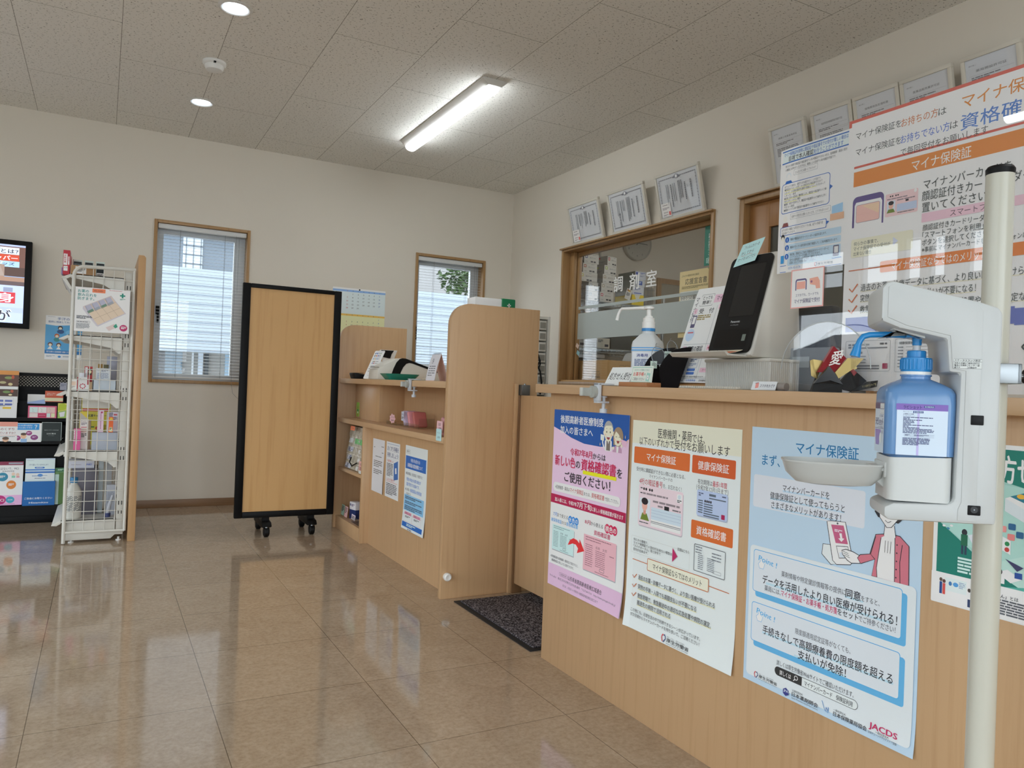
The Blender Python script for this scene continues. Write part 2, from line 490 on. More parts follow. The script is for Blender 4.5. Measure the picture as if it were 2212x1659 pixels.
def wall_holes(name, ax, p0, p1, lo, hi, zt, holes, m):
    """wall slab along y (ax='x') or x (ax='y'), with rectangular holes (a0,a1,z0,z1) sorted along the wall"""
    b = MB()
    def bx(a0, a1, z0, z1):
        if a1-a0 < 1e-4 or z1-z0 < 1e-4: return
        if ax == 'x': b.box((p0, a0, z0), (p1, a1, z1), m)
        else: b.box((a0, p0, z0), (a1, p1, z1), m)
    e_ = .0015                     # the frames fill the openings with a hair of clearance
    holes = [(h[0]-e_, h[1]+e_, h[2]-e_ if h[2] > 0 else 0, h[3]+e_) for h in holes]
    cuts = sorted({lo, hi} | {h[0] for h in holes} | {h[1] for h in holes})
    for a0, a1 in zip(cuts, cuts[1:]):
        hz = sorted([(h[2], h[3]) for h in holes if h[0] <= a0+1e-6 and h[1] >= a1-1e-6])
        z = 0
        for q0, q1 in hz: bx(a0, a1, z, q0); z = q1
        bx(a0, a1, z, zt)
    return struct(b.build(name, loc=(0, 0, 0)))
W1, W2, W4 = (.307, .905, .9, 1.995), (2.246, 2.836, .9, 1.99), (3.33, 3.945, .95, 1.95)
wall_holes('wall_back', 'y', DY, DY+.14, LX, PX, H, [W1, W2, W4], WALL)
HATCH, DOOR = (3.362, 4.972, 1.0, 1.997), (2.2, 3.1, 0, 2.005)
wall_holes('wall_right', 'x', WX, WX+.12, FY, DY, H, [DOOR, HATCH], WALL)
# street side: door-height windows and a row of transom lights above them
LOW = [(4.36, 5.30), (3.30, 4.22), (2.24, 3.16), (1.18, 2.10), (.12, 1.04), (-.94, -.02), (-2.0, -1.08)]
TRN = [(4.74, 5.30), (4.19, 4.56), (3.98, 4.15), (3.77, 3.92), (3.42, 3.60), (2.24, 3.16), (1.18, 2.10), (.12, 1.04), (-.94, -.02)]
holes = [(a, c, .08, 1.80) for a, c in LOW]+[(a, c, 1.975, 2.375) for a, c in TRN]
wall_holes('wall_left', 'x', LX-.12, LX, FY, DY, H, holes, WALL)
FRONT = [(-2.55, -1.65), (-1.55, -.65), (-.55, .35), (.45, 1.35)]
wall_holes('wall_front', 'y', FY-.12, FY, LX, PX, H, [(p0, p1, .08, 2.3) for p0, p1 in FRONT], WALL)
b = MB(); b.box((PX, FY, 0), (PX+.1, DY, H), WALL); struct(b.build('wall_pharmacy', loc=(0, 0, 0)))
ALU = mat('anodised_window_sash', '#c9cdd0', .4, .2)
b = MB(); g = MB()
for a, c in LOW:
    for q in ((a, a+.04), (c-.04, c)): b.box((LX-.08, q[0], .08), (LX-.03, q[1], 1.80), ALU)
    b.box((LX-.08, a, .08), (LX-.03, c, .13), ALU); b.box((LX-.08, a, 1.76), (LX-.03, c, 1.80), ALU)
    g.box((LX-.058, a+.04, .13), (LX-.052, c-.04, 1.76), GLASS)
for a, c in TRN:
    b.box((LX-.08, a, 1.975), (LX-.03, c, 2.0), ALU); b.box((LX-.08, a, 2.35), (LX-.03, c, 2.375), ALU)
    for q in ((a, a+.02), (c-.02, c)): b.box((LX-.08, q[0], 1.975), (LX-.03, q[1], 2.375), ALU)
    g.box((LX-.058, a+.02, 2.0), (LX-.052, c-.02, 2.35), GLASS)
for a, c in FRONT:
    for q in ((a, a+.04), (c-.04, c)): b.box((q[0], FY-.08, .08), (q[1], FY-.03, 2.3), ALU)
    b.box((a, FY-.08, .08), (c, FY-.03, .13), ALU); b.box((a, FY-.08, 2.25), (c, FY-.03, 2.3), ALU)
    g.box((a+.04, FY-.058, .13), (c-.04, FY-.052, 2.25), GLASS)
wl = struct(b.build('window_5', loc=(LX, 1.5, 0)), 'row of aluminium street windows with transom lights above', 'window')
g.build('glass_pane', wl)
b = MB(); b.box((LX, DY-.012, 0), (WX, DY, .055), BASEB, .002); struct(b.build('baseboard_back', loc=(0, DY, 0)))
b = MB(); b.box((WX-.012, 3.14, 0), (WX, DY-.012, .055), BASEB, .002); struct(b.build('baseboard_right', loc=(WX, 4, 0)))

# windows in the back wall, each with a wooden trim, an aluminium sash and a pane
def back_window(idx, hole, label, handle=True):
    x0, x1, z0, z1 = hole
    y0 = DY-.012
    root = struct(thing('window_%d' % idx, label, 'window', ((x0+x1)/2, DY, z0)))
    b = MB(); t = .022
    b.box((x0-t, y0, z0-t), (x0, DY+.10, z1+t), TRIM, .002); b.box((x1, y0, z0-t), (x1+t, DY+.10, z1+t), TRIM, .002)
    b.box((x0, y0, z1), (x1, DY+.10, z1+t), TRIM, .002); b.box((x0, y0, z0-t), (x1, DY+.10, z0), TRIM, .002)
    b.build('window_frame', root)
    s = MB(); ya, yb = DY+.085, DY+.12; q = .045
    s.box((x0, ya, z0), (x0+q, yb, z1), ALU); s.box((x1-q-.03, ya, z0), (x1, yb, z1), ALU)
    s.box((x0+q, ya, z0), (x1-q-.03, yb, z0+q), ALU); s.box((x0+q, ya, z1-.06), (x1-q-.03, yb, z1), ALU)
    s.build('sash', root)
    g = MB(); g.box((x0+q, DY+.1, z0+q), (x1-q-.03, DY+.106, z1-.06), GLASS); g.build('glass_pane', root)
    if handle:
        h = MB(); h.box((x0+.012, DY+.06, 1.36), (x0+.035, DY+.085, 1.42), BLACK, .003); h.box((x0+.02, DY+.055, 1.30), (x0+.034, DY+.07, 1.40), BLACK, .003)
        h.build('handle', root)
    return root
back_window(1, W1, 'narrow wood-trimmed window left of the rolling screen')
back_window(2, W2, 'narrow wood-trimmed window behind the checkout desk')
back_window(4, W4, 'dispensing room window seen through the hatch', False)

SLAT = mat('blind_slat_white', '#dadcdb', .45)
def blind(hole, label, wand_side=1, zlow=None):
    x0, x1, z0, z1 = hole
    root = thing('venetian_blind', label, 'blind', ((x0+x1)/2, DY+.02, z1))
    yc = DY+.018
    h = MB(); h.box((x0+.004, yc-.016, z1-.035), (x1-.004, yc+.016, z1-.002), SLAT, .003); h.build('headrail', root)
    s = MB(); n = int((z1-.06-(z0+.03))/.0226)
    for i in range(n+1):
        z = z1-.06-i*.0226; pts = []
        for k in range(4):
            t = -1+2*k/3; pts.append((yc+t*.0115, z+.0022*(1-t*t)+t*.0016))
        for k in range(3):
            (ya, za), (yb, zb) = pts[k], pts[k+1]
            s.add([(x0+.008, ya, za), (x1-.008, ya, za), (x1-.008, yb, zb), (x0+.008, yb, zb)], [(0, 1, 2, 3)], SLAT)
    zb = z1-.06-(n+1)*.0226
    s.recalc = False
    s.build('slats', root)
    r = MB(); r.box((x0+.006, yc-.011, zb-.006), (x1-.006, yc+.011, zb+.006), SLAT, .002); r.build('bottom_rail', root)
    for fx in (.25, .75):
        c = MB(); xx = x0+(x1-x0)*fx
        for yy in (yc-.0125, yc+.0125): c.cyl((xx, yy, zb), (xx, yy, z1-.03), .0009, mat('blind_cord', '#8f9496', .7), 5)
        c.build('ladder_cord', root)
    wd = MB(); xw = x1-.055 if wand_side > 0 else x0+.06
    wd.cyl((xw, yc-.02, z1-.05), (xw-.003, yc-.02, z1-.45), .003, CLEAR, 8); wd.build('tilt_wand', root)
    cdm = MB(); xx = x1-.075
    pts = [(xx, yc-.019, z1-.03), (xx, yc-.019, zb+.1), (xx+.002, yc-.03, zb-.03), (xx+.012, yc-.04, zb-.1), (xx+.045, yc-.04, zb-.135), (xx+.08, yc-.035, zb-.14)]
    cdm.tube(pts, .0012, mat('blind_cord', '#8f9496', .7), 5); cdm.build('pull_cord', root)
    return root
blind(W1, 'white slat blind in the window left of the rolling screen')
blind(W2, 'white slat blind in the window behind the checkout desk')
blind(W4, 'white slat blind in the dispensing room behind carton stacks')

# hatch to the dispensing room: wooden frame, sliding glass, frosted bands and lettering
y0, y1, z0, z1 = HATCH
hw = struct(thing('window_3', 'wood-framed glass hatch to the dispensing room', 'window', (WX, (y0+y1)/2, z0)))
b = MB(); t = .025; xa, xb = WX-.014, WX+.125
b.box((xa, y0-t, z0-t), (xb, y0, z1+t), TRIM, .002); b.box((xa, y1, z0-t), (xb, y1+t, z1+t), TRIM, .002)
b.box((xa, y0, z1), (xb, y1, z1+t), TRIM, .002); b.box((xa, y0, z0-t), (xb, y1, z0), TRIM, .002)
b.build('window_frame', hw)
b = MB()
b.box((WX+.05, y1-.06, z0), (WX+.08, y1-.001, z1), TRIM, .002); b.box((WX+.085, y1-.075, z0), (WX+.115, y1-.015, z1), TRIM, .002)
b.box((WX+.085, y0, z0), (WX+.115, y0+.03, z1), TRIM, .002); b.box((WX+.085, y0+.03, z1-.03), (WX+.115, y1-.075, z1), TRIM, .002); b.box((WX+.085, y0+.03, z0), (WX+.115, y1-.075, z0+.02), TRIM, .002)
b.build('sash', hw)
XG = WX+.099
b = MB(); b.box((XG-.003, y0+.03, z0+.02), (XG+.003, y1-.075, z1-.03), GLASS); b.build('glass_pane', hw)
FROST = mat('frosted_film', '#b9c1bd', .55, spec=.3)
for za, zb, nm in ((1.556, 1.577, 'frosted_band'), (1.327, 1.526, 'frosted_band')):
    b = MB(); b.box((XG-.0042, y0+.03, za), (XG-.0034, y1-.06, zb), FROST); b.build(nm, hw)
LET = mat('white_vinyl_lettering', '#f3f3f0', .5)
sg = Sheet((XG-.0045, 0, 0), UXC, UZD, .1, .1, '#f3f3f0'); sg.v = []; sg.f = []; sg.m = []; sg.mats = []
for ch, ya, yb in (('調', 4.449, 4.341), ('剤', 4.266, 4.157), ('室', 4.079, 3.969)):
    sg.text(-ya*1000, -1760, ch, 112, LET, w=(ya-yb)*1000, bold=.03, res=3)
sg.build('lettering', hw)
# door beside the hatch
y0, y1, z0, z1 = DOOR
dr = struct(thing('door_1', 'brown wooden door with a dark glass light right of the hatch', 'door', (WX, (y0+y1)/2, 0)))
b = MB()
b.box((WX-.014, y0-.035, 0), (WX+.125, y0, z1+.03), TRIM, .002); b.box((WX-.014, y1, 0), (WX+.125, y1+.035, z1+.03), TRIM, .002); b.box((WX-.014, y0, z1), (WX+.125, y1, z1+.03), TRIM, .002)
b.build('door_frame', dr)
b = MB(); xa, xb = WX+.03, WX+.07
for q in ((y0+.002, y0+.13), (y1-.145, y1-.002)): b.box((xa, q[0], .005), (xb, q[1], z1-.002), DOORW, .002)
b.box((xa, y0+.13, 1.86), (xb, y1-.145, z1-.002), DOORW, .002); b.box((xa, y0+.13, .005), (xb, y1-.145, .9), DOORW, .002)
b.build('door_leaf', dr)
b = MB(); b.box((xa+.015, y0+.13, .9), (xb-.015, y1-.145, 1.86), mat('dark_door_glass', '#4b4a40', .25)); b.build('glass_pane', dr)
b = MB(); b.cyl((WX+.0, y0+.07, .95), (WX+.03, y0+.07, .95), .02, STEEL); b.tube([(WX, y0+.07, .95), (WX-.03, y0+.07, .95), (WX-.035, y0+.13, .95), (WX-.035, y0+.18, .95)], .009, STEEL); b.build('handle', dr)

# ---------------------------------------------------------------- lamps and ceiling fittings
EMIT = mat('led_diffuser', '#f4fbff', .5, emit=LAMP_STRENGTH)
LBODY = pls('#d8d6d0', .45)
def batten(xc, ya, yb, label):
    root = thing('ceiling_light', label, 'ceiling light', (xc, (ya+yb)/2, H))
    b = MB()
    sec = [(xc-.073, H), (xc-.073, H-.008), (xc-.040, H-.036), (xc+.040, H-.036), (xc+.073, H-.008), (xc+.073, H)]
    b.prism(sec, 'y', ya, yb, LBODY, .001); b.build('lamp_housing', root)
    d = MB()
    sec = [(xc-.039, H-.037)]+[(xc+.039*cos(pi+pi*i/10), H-.040-.026*sin(pi*i/10)) for i in range(11)]+[(xc+.039, H-.037)]
    d.prism(sec, 'y', ya+.03, yb-.012, EMIT); d.build('diffuser', root, label='glowing white diffuser strip')
    return root
batten(1.837, 3.72, 5.02, 'long white LED batten on the ceiling near the back wall')
batten(1.837, -.2, 1.1, 'unseen LED batten added for light over the near counter end')  # out-of-view lamp added to brighten the room
batten(-1.5, 1.2, 2.5, 'unseen LED batten added for light near the street windows')  # another added lamp out of view, for more room light
batten(4.4, 3.3, 4.6, 'unseen LED batten added to light the dispensing room near the hatch')  # added lamp, itself unseen, lights the room behind the hatch
batten(4.4, 1.0, 2.3, 'second unseen LED batten added to brighten the dispensing room')  # further added lamp, only raises the brightness behind the hatch
DEM = mat('downlight_lens', '#f2f8ff', .5, emit=DOWN_STRENGTH)
DREF = mat('downlight_reflector', '#f2f3f1', .25)
for i, (dx, dy) in enumerate(DLS):
    root = thing('downlight', ['round recessed downlight nearest the camera on the ceiling', 'round recessed downlight nearer the back wall'][i], 'downlight', (dx, dy, H))
    b = MB(); b.lathe([(.0585, H-.006), (.064, H-.009), (.0755, H-.004), (.0755, H-.0005), (.0585, H-.0005)], (dx, dy, 0), LBODY, 36, False); b.build('trim_ring', root)
    b = MB(); b.lathe([(.0585, H-.006), (.050, H+.001), (.045, H+.05)], (dx, dy, 0), DREF, 36, False); b.build('reflector', root)
    b = MB(); b.lathe([(.045, H+.05), (.001, H+.05)], (dx, dy, 0), DEM, 30); b.build('lens', root)
root = thing('smoke_detector', 'white round smoke detector between the two downlights', 'smoke detector', (.472, 4.365, H))
b = MB(); b.lathe([(.06, H-.001), (.06, H-.014), (.052, H-.020), (.030, H-.020)], (.472, 4.365, 0), WHITE, 36); b.build('base', root)
b = MB(); b.lathe([(.049, H-.020), (.049, H-.030), (.042, H-.045), (.022, H-.050), (.001, H-.050)], (.472, 4.365, 0), WHITE, 36); b.build('sensing_head', root)
b = MB(); b.box((.462, 4.302, H-.022), (.474, 4.318, H-.016), BLACK); b.build('indicator', root)
# ================================================================ left side: television, leaflet rack, display shelf, screen
def at_back(x0, z0, w_, h_, y=DY-.0012, **k): return Sheet((x0, y, z0), UXB, UZD, w_, h_, **k)
# television
tv = thing('television', 'black wall television showing a programme at the left edge', 'television', (-.92, 5.76, 1.19))
b = MB(); b.box((-1.42, 5.747, 1.193), (-.42, 5.79, 1.751), BLACK, .004); b.box((-1.2, 5.79, 1.3), (-.65, 5.815, 1.65), BLACK, .004); b.build('casing', tv)
b = MB(); b.box((-1.1, 5.815, 1.35), (-.75, DY-.002, 1.6), STEEL); b.build('wall_bracket', tv)
def scr(c): return mat('screen_'+c.lstrip('#'), c, .3, emit=.85)
T = Sheet((-1.385, 5.7455, 1.720), UXB, UZD, 930, 495, '#8fa4c8'); T.mats[0] = scr('#8fa4c8')
for a in (('#a9b8da', 0, 0, 930, 12), ('#6b4a40', 600, 12, 930, 190), ('#d6e2f6', 300, 18, 897, 62), ('#1c5fd0', 700, 22, 795, 58), ('#c4472c', 300, 64, 898, 104), ('#a8cbe6', 300, 105, 900, 142), ('#cfe0f2', 590, 107, 810, 123), ('#9a8478', 500, 128, 822, 205), ('#4d3730', 822, 142, 930, 200), ('#a07f6c', 300, 205, 930, 232), ('#5a4a4c', 300, 232, 930, 258), ('#b9c9ee', 300, 258, 930, 495), ('#8a94b0', 820, 272, 870, 300), ('#c22a34', 450, 302, 885, 372), ('#6a4a44', 740, 375, 800, 398), ('#aebde2', 700, 398, 930, 430)):
    T.rect(a[1], a[2], a[3], a[4], scr(a[0]))
T.poly([(300, 128), (760, 128), (800, 140), (822, 200), (300, 205)], scr('#a3948c'))
for s_, x, y, h, c, w_ in (('発見', 705, 24, 34, '#e8f2ff', 86), ('とは？', 800, 28, 28, '#1c2230', 92), ('コーヒードリッパー', 520, 70, 30, '#f2f2ff', 370), ('ダイソー', 560, 108, 20, '#20395e', 190), ('グッズ', 770, 112, 20, '#20395e', 105), ('独身', 680, 306, 60, '#e3ecff', 198)):
    T.text(x, y, s_, h, scr(c), w=w_, bold=.035)
T.text(700, 410, 'ンが', 78, scr('#dce8ff'), w=170, bold=.09); T.up(); T.up(); T.text(704, 414, 'ンが', 70, scr('#231b28'), w=160, bold=.03)
T.build('screen', tv, label='lit screen with programme captions')

# leaflet rack
rk = thing('leaflet_rack', 'black stepped metal leaflet rack under the television', 'leaflet rack', (-.7, 5.62, 0))
RB = mat('black_rack_metal', '#050506', .5, spec=.2)
xa, xb = -1.25, -.165
b = MB(); b.box((xa, 5.44, .0), (xb, 5.80, .045), RB, .004); b.box((xa, 5.44, .045), (xb, 5.452, .105), RB); b.build('base', rk)
for x in (xa, xb-.012):
    b = MB(); b.prism([(5.44, .045), (5.80, .045), (5.80, .91), (5.77, .91), (5.60, .63), (5.47, .45)], 'x', x, x+.012, RB); b.build('side_panel', rk)
b = MB(); b.box((xa+.012, 5.79, .045), (xb-.012, 5.80, .82), RB)
b.box((xa+.012, 5.772, .893), (xb-.012, 5.79, .913), RB); b.box((xa+.012, 5.772, .80), (xb-.012, 5.79, .826), RB)
b.build('back_panel', rk)
pm = mat('perforated_black_metal', '#0c0c0d', .6, spec=.2)
n, l, bb = nodes(pm)
t = N(n, 'ShaderNodeTexCoord'); mp = N(n, 'ShaderNodeMapping'); mp.inputs['Scale'].default_value = (75, 75, 75); mp.inputs['Rotation'].default_value = (radians(90), 0, 0)
mp2 = N(n, 'ShaderNodeMapping'); mp2.inputs['Rotation'].default_value = (0, 0, radians(45))
vo = N(n, 'ShaderNodeTexVoronoi', Scale=1., Randomness=0.); vo.voronoi_dimensions = '2D'
rp = ramp(n, [(.0, '#a8a49a'), (.33, '#a8a49a'), (.36, '#0c0c0d')])
l.new(t.outputs['Object'], mp.inputs[0]); l.new(mp.outputs[0], mp2.inputs[0]); l.new(mp2.outputs[0], vo.inputs['Vector']); l.new(vo.outputs['Distance'], rp.inputs[0]); l.new(rp.outputs[0], bb.inputs['Base Color'])
b = MB(); b.box((xa+.012, 5.776, .826), (xb-.012, 5.786, .893), pm); b.build('perforated_panel', rk, label='perforated black panel')
for yf, zl, zt in ((5.70, .712, .735), (5.60, .612, .637), (5.50, .475, .498)):
    b = MB(); b.box((xa+.012, yf, zl-.01), (xb-.012, yf+.10, zl), RB); b.box((xa+.012, yf, zl-.01), (xb-.012, yf+.006, zt), RB); b.box((xa+.012, yf+.094, zl), (xb-.012, yf+.10, zt+.09), RB); b.build('tier', rk)
b = MB(); b.box((xa+.012, 5.54, .045), (xb-.012, 5.548, .47), RB); b.build('lower_back', rk)
# leaflets standing in the rack (x, top z, width, height, y)
def leaf(name, x, zt, w_, h_, y, base, label, cat='leaflet', tilt=.10, thick=.004):
    return Sheet((x, y+h_/1000*tilt, zt), UXB, (0, -tilt, -1), w_, h_, base, thick=thick), name, label, cat
LG = 'leaflets in the black rack'
def fin(q, draw=None):
    S_, name, label, cat = q
    if draw: draw(S_)
    o = S_.build(name, loc=tuple(S_.P(S_.w/2, S_.h)))
    return tag(o, label, cat, LG)
def d1(S):
    S.rect(0, 0, S.w, 26, '#c98a4a'); S.rect(0, 26, S.w, 100, '#5b4239'); S.ell(90, 45, 22, 9, '#7d8a56'); S.ell(112, 40, 8, 12, '#b0523a'); S.ell(60, 75, 18, 8, '#a9a27a'); S.ell(100, 85, 12, 9, '#c9b98a'); S.ell(30, 62, 14, 9, '#4a6a45')
fin(leaf('leaflet', -.60, .922, 143, 200, 5.66, '#d8d8d6', 'orange and brown leaflet with leaves in the top rack tier'), d1)
def d2(S):
    S.rect(0, 0, S.w, 18, '#cfd2d6'); S.rect(0, 18, S.w, 62, '#4c3a33'); S.ell(92, 35, 20, 8, '#6d8550'); S.ell(120, 30, 8, 9, '#a8503c'); S.text(30, 38, 'aa', 14, '#d8c79a', bold=.03); S.ell(112, 52, 10, 5, '#d8c79a')
    S.rline(20, 70, 130, 110, 4, 1, '#9aa0b0')
    for i in range(2):
        for j in range(2): S.rr(40+j*46, 84+i*22, 78+j*46, 96+i*22, 2, '#5766a8')
    S.rr(76, 128, 120, 140, 2, '#d9b23c'); S.fine(40, 116, 80, 4, 2)
fin(leaf('leaflet', -.605, .825, 150, 195, 5.595, '#dfe1e6', 'white leaflet with blue boxes left in the middle rack tier'), d2)
def d3(S):
    S.rect(0, 40, S.w, S.h, '#c3cbdd'); S.poly([(0, 52), (S.w, 30), (S.w, S.h), (0, S.h)], '#93a9d2')
fin(leaf('leaflet', -.407, .778, 97, 60, 5.68, '#cfd0da', 'pale blue folded leaflet lying low in the rack'), d3)
def d4(S):
    S.rect(0, 0, S.w, 44, '#b8563c'); S.text(12, 12, '自由にお取りください', 7, '#f0d8c8', w=80); S.text(8, 22, '無料冊子ございます', 7, '#f0d8c8', w=86); S.rect(0, 44, S.w, 66, '#cfc9a6')
fin(leaf('leaflet', -.313, .802, 100, 70, 5.68, '#b8563c', 'orange-red leaflet in the second rack tier'), d4)
def d5(S):
    for i, c in enumerate(('#bcd0cc', '#dcd6cc', '#d9b3ac')): S.rect(8+i*46, 8, 52+i*46, 44, c); S.line([(20+i*46, 16), (28+i*46, 24), (24+i*46, 38), (36+i*46, 40)], 1.2, '#8a8484')
    S.rect(8, 46, 52, 72, '#e4c4c0'); S.rr(54, 48, 98, 74, 3, '#b02a50'); S.text(60, 56, 'はじめての', 6, '#f4dbe2', w=32); S.rect(100, 46, 120, 72, '#bcd0cc'); S.rect(124, 46, 144, 72, '#e3d5a8')
fin(leaf('leaflet', -.395, .709, 153, 76, 5.585, '#c55a78', 'pink leaflet with three little drawings'), d5)
def d6(S):
    S.poly([(6, 8), (30, 0), (48, 12), (44, 40), (0, 50)], '#a8b832'); S.poly([(0, 55), (46, 44), (46, 95), (0, 95)], '#8fae58'); S.poly([(8, 60), (40, 52), (36, 84), (14, 88)], '#dfe6da')
fin(leaf('leaflet', -.236, .728, 50, 92, 5.585, '#c8c264', 'lime green packet beside the pink leaflet'), d6)
def d7(S):
    S.rect(0, 0, S.w, 28, '#d58d7e'); S.text(70, 36, 'のくすり', 15, '#8a2c30', w=70, bold=.02); S.text(52, 60, 'っていますか？', 14, '#8a2c30', w=95, bold=.02); S.rect(0, 80, S.w, 82, '#c88f88'); S.ell(98, 108, 16, 14, '#c9a184'); S.ell(98, 100, 17, 9, '#5c4638'); S.fine(60, 88, 90, 4, 1)
fin(leaf('leaflet', -.595, .612, 156, 118, 5.488, '#e6d6d2', 'cream leaflet with a red question left on the lower tier'), d7)
def d8(S):
    S.rect(12, 4, 142, 42, '#2f86c4'); S.text(18, 10, 'あなたのお胃の症状は', 10, '#e3eef6', w=88, bold=.02); S.text(18, 24, 'どちらに近いですか', 10, '#e3eef6', w=88, bold=.02); S.text(116, 8, '？', 30, '#e3eef6', bold=.04)
    S.ell(90, 62, 16, 14, '#8e3f72'); S.ell(30, 92, 18, 15, '#8e3f72'); S.ell(118, 88, 20, 16, '#7d3b74'); S.ell(62, 80, 15, 17, '#d4a98a'); S.ell(62, 68, 15, 8, '#4f3c30'); S.rect(48, 96, 80, 118, '#88a9cc')
    for x, y in ((90, 60), (30, 90), (118, 86)): S.fine(x-10, y-3, 20, 4, 2, '#d8b8cc')
fin(leaf('leaflet', -.468, .606, 154, 116, 5.488, '#e7e9ee', 'white leaflet with a blue question panel and purple bubbles'), d8)
def d9(S):
    S.rect(2, 2, S.w-2, S.h, '#16211f'); S.text(15, 46, 'BEAUTY DRINK', 5, '#a8b0ac', w=76); S.text(28, 66, 'はだ潤る', 9, '#c9d0cc', w=48); S.text(36, 80, 'ごくじゅん', 5, '#8d9692', w=32)
fin(leaf('leaflet', -.313, .612, 106, 116, 5.488, '#b9c4c0', 'dark green-black booklet at the right of the lower tier'), d9)
def d10(S):
    S.rect(0, 0, S.w, 22, '#7a2340'); S.rect(100, 6, 172, 16, '#8d8d9a'); S.text(60, 34, 'はないで、MCI', 16, '#4b4652', w=92, bold=.01); S.text(70, 54, '軽度認知障害', 8, '#4b4652', w=60)
    S.ell(72, 92, 28, 26, '#2a7a96'); S.ell(118, 140, 25, 26, '#c4742e'); S.ell(42, 134, 16, 20, '#4b3a86'); S.ell(126, 76, 9, 10, '#d9b8a4'); S.ell(148, 80, 9, 10, '#d9b8a4'); S.rect(118, 86, 136, 98, '#73b39a'); S.rect(142, 88, 158, 98, '#c98a94')
    for x, y in ((72, 90), (118, 138)): S.fine(x-14, y-6, 28, 5, 3, '#d9e6ee')
    S.rect(0, 190, S.w, 202, '#eef0f4'); S.rect(0, 202, S.w, 262, '#d9a3c6'); S.ell(62, 230, 33, 28, '#a81f6a'); S.ell(116, 230, 22, 20, '#3a91ab'); S.text(46, 220, 'MCI', 20, '#f3e2ee', w=40, bold=.03); S.fine(104, 228, 26, 5, 1, '#dbeef3'); S.fine(70, 254, 70, 4, 1, '#8f5d80')
fin(leaf('leaflet', -.575, .372, 176, 262, 5.46, '#e9dfe9', 'pink leaflet holder sheet with MCI circles on the bottom tier'), d10)
def d11(S):
    S.rect(0, 0, S.w, 8, '#b8c4d6'); S.text(8, 10, 'Hisamitsu', 5, '#5b6b8a', w=34); S.text(18, 34, '汗で困っていませんか？', 10, '#3a4e78', w=100, bold=.01); S.rr(48, 52, 100, 62, 5, '#2f69b0'); S.fine(56, 55, 36, 4, 1, '#dbe6f4')
    S.rect(0, 66, S.w, 74, '#3a72b8'); S.rect(0, 80, S.w, 90, '#2c62ac'); S.rect(8, 92, 146, 130, '#ccd6dc'); S.ell(78, 104, 14, 9, '#3c7cc0'); S.fine(36, 104, 84, 4, 2, '#6f88ac'); S.fine(50, 120, 60, 5, 1, '#54617a')
fin(leaf('leaflet', -.388, .390, 154, 140, 5.47, '#c3d2e6', 'light blue leaflet sticking up from the blue pocket box'), d11)
# blue dispensing box for those leaflets
bx = thing('leaflet_box', 'blue cardboard leaflet box with white lettering on the bottom tier', 'leaflet box', (-.312, 5.46, .105))
b = MB(); bl = pap('#1f5f9f'); b.box((-.396, 5.452, .105), (-.228, 5.456, .252), bl); b.box((-.396, 5.452, .105), (-.392, 5.50, .252), bl); b.box((-.232, 5.452, .105), (-.228, 5.50, .252), bl); b.box((-.396, 5.456, .105), (-.228, 5.50, .109), bl); b.build('pocket', bx)
S_ = Sheet((-.396, 5.4516, .252), UXB, UZD, 168, 147, '#1f5f9f'); S_.text(10, 96, 'ご自由にお取りください', 13, '#dfe8f2', w=146, bold=.02); S_.text(34, 122, 'Hisamitsu', 13, '#dfe8f2', w=100, bold=.04); S_.build('printed_front', bx)
def d12(S):
    S.rect(0, 0, S.w, 24, '#3d6a48'); S.rect(20, 30, S.w, S.h, '#4a6b32'); S.rect(0, 40, 22, S.h, '#a8bcb6'); S.fine(14, 8, 36, 5, 2, '#a9c4ae')
fin(leaf('leaflet', -.232, .330, 60, 224, 5.46, '#5a7f4c', 'green leaflet right of the blue pocket box'), d12)

# blue health poster on the wall behind the display shelf
S_ = at_back(-.335, 1.296, 210, 290, base='#d9dcde')
S_.text(12, 4, 'Hisamitsu', 6, '#5a6068', w=42); S_.text(66, 10, '手汗の悩み', 18, '#2c4f84', w=120, bold=.02); S_.text(16, 34, '医師に相談してみませんか', 13, '#2c4f84', w=176, bold=.02)
S_.poly([(0, 60), (60, 66), (120, 60), (210, 52), (210, 228), (0, 228)], '#4f94c0')
for x, y, c in ((84, 80, '#3a2a26'), (66, 132, '#a8542c'), (30, 190, '#5c3a34'), (78, 192, '#5c3a34')):
    S_.ell(x, y, 14, 14, c); S_.ell(x, y+4, 9, 9, '#e6c9b4')
S_.ell(86, 104, 20, 14, '#2b4a76'); S_.ell(66, 158, 18, 14, '#3a7f80'); S_.poly([(14, 222), (30, 200), (46, 222)], '#e4e8ea'); S_.poly([(64, 222), (78, 202), (92, 222)], '#e4e8ea'); S_.ell(140, 110, 26, 18, '#6aa8cc'); S_.ell(150, 90, 12, 12, '#c9a13c')
S_.rect(0, 228, 210, 252, '#2f6ea6'); S_.text(10, 233, '発汗治療なら医療機関へ相談ください', 11, '#dbe6ee', w=140, bold=.02); S_.fine(10, 264, 50, 5, 2, '#8a97a4'); S_.ell(84, 270, 9, 7, '#3f7fb8'); S_.fine(104, 264, 70, 5, 2, '#8a97a4')
tag(S_.build('wall_poster', loc=(-.23, DY, 1.0)), 'blue and white cartoon poster on the wall behind the display shelf', 'poster')

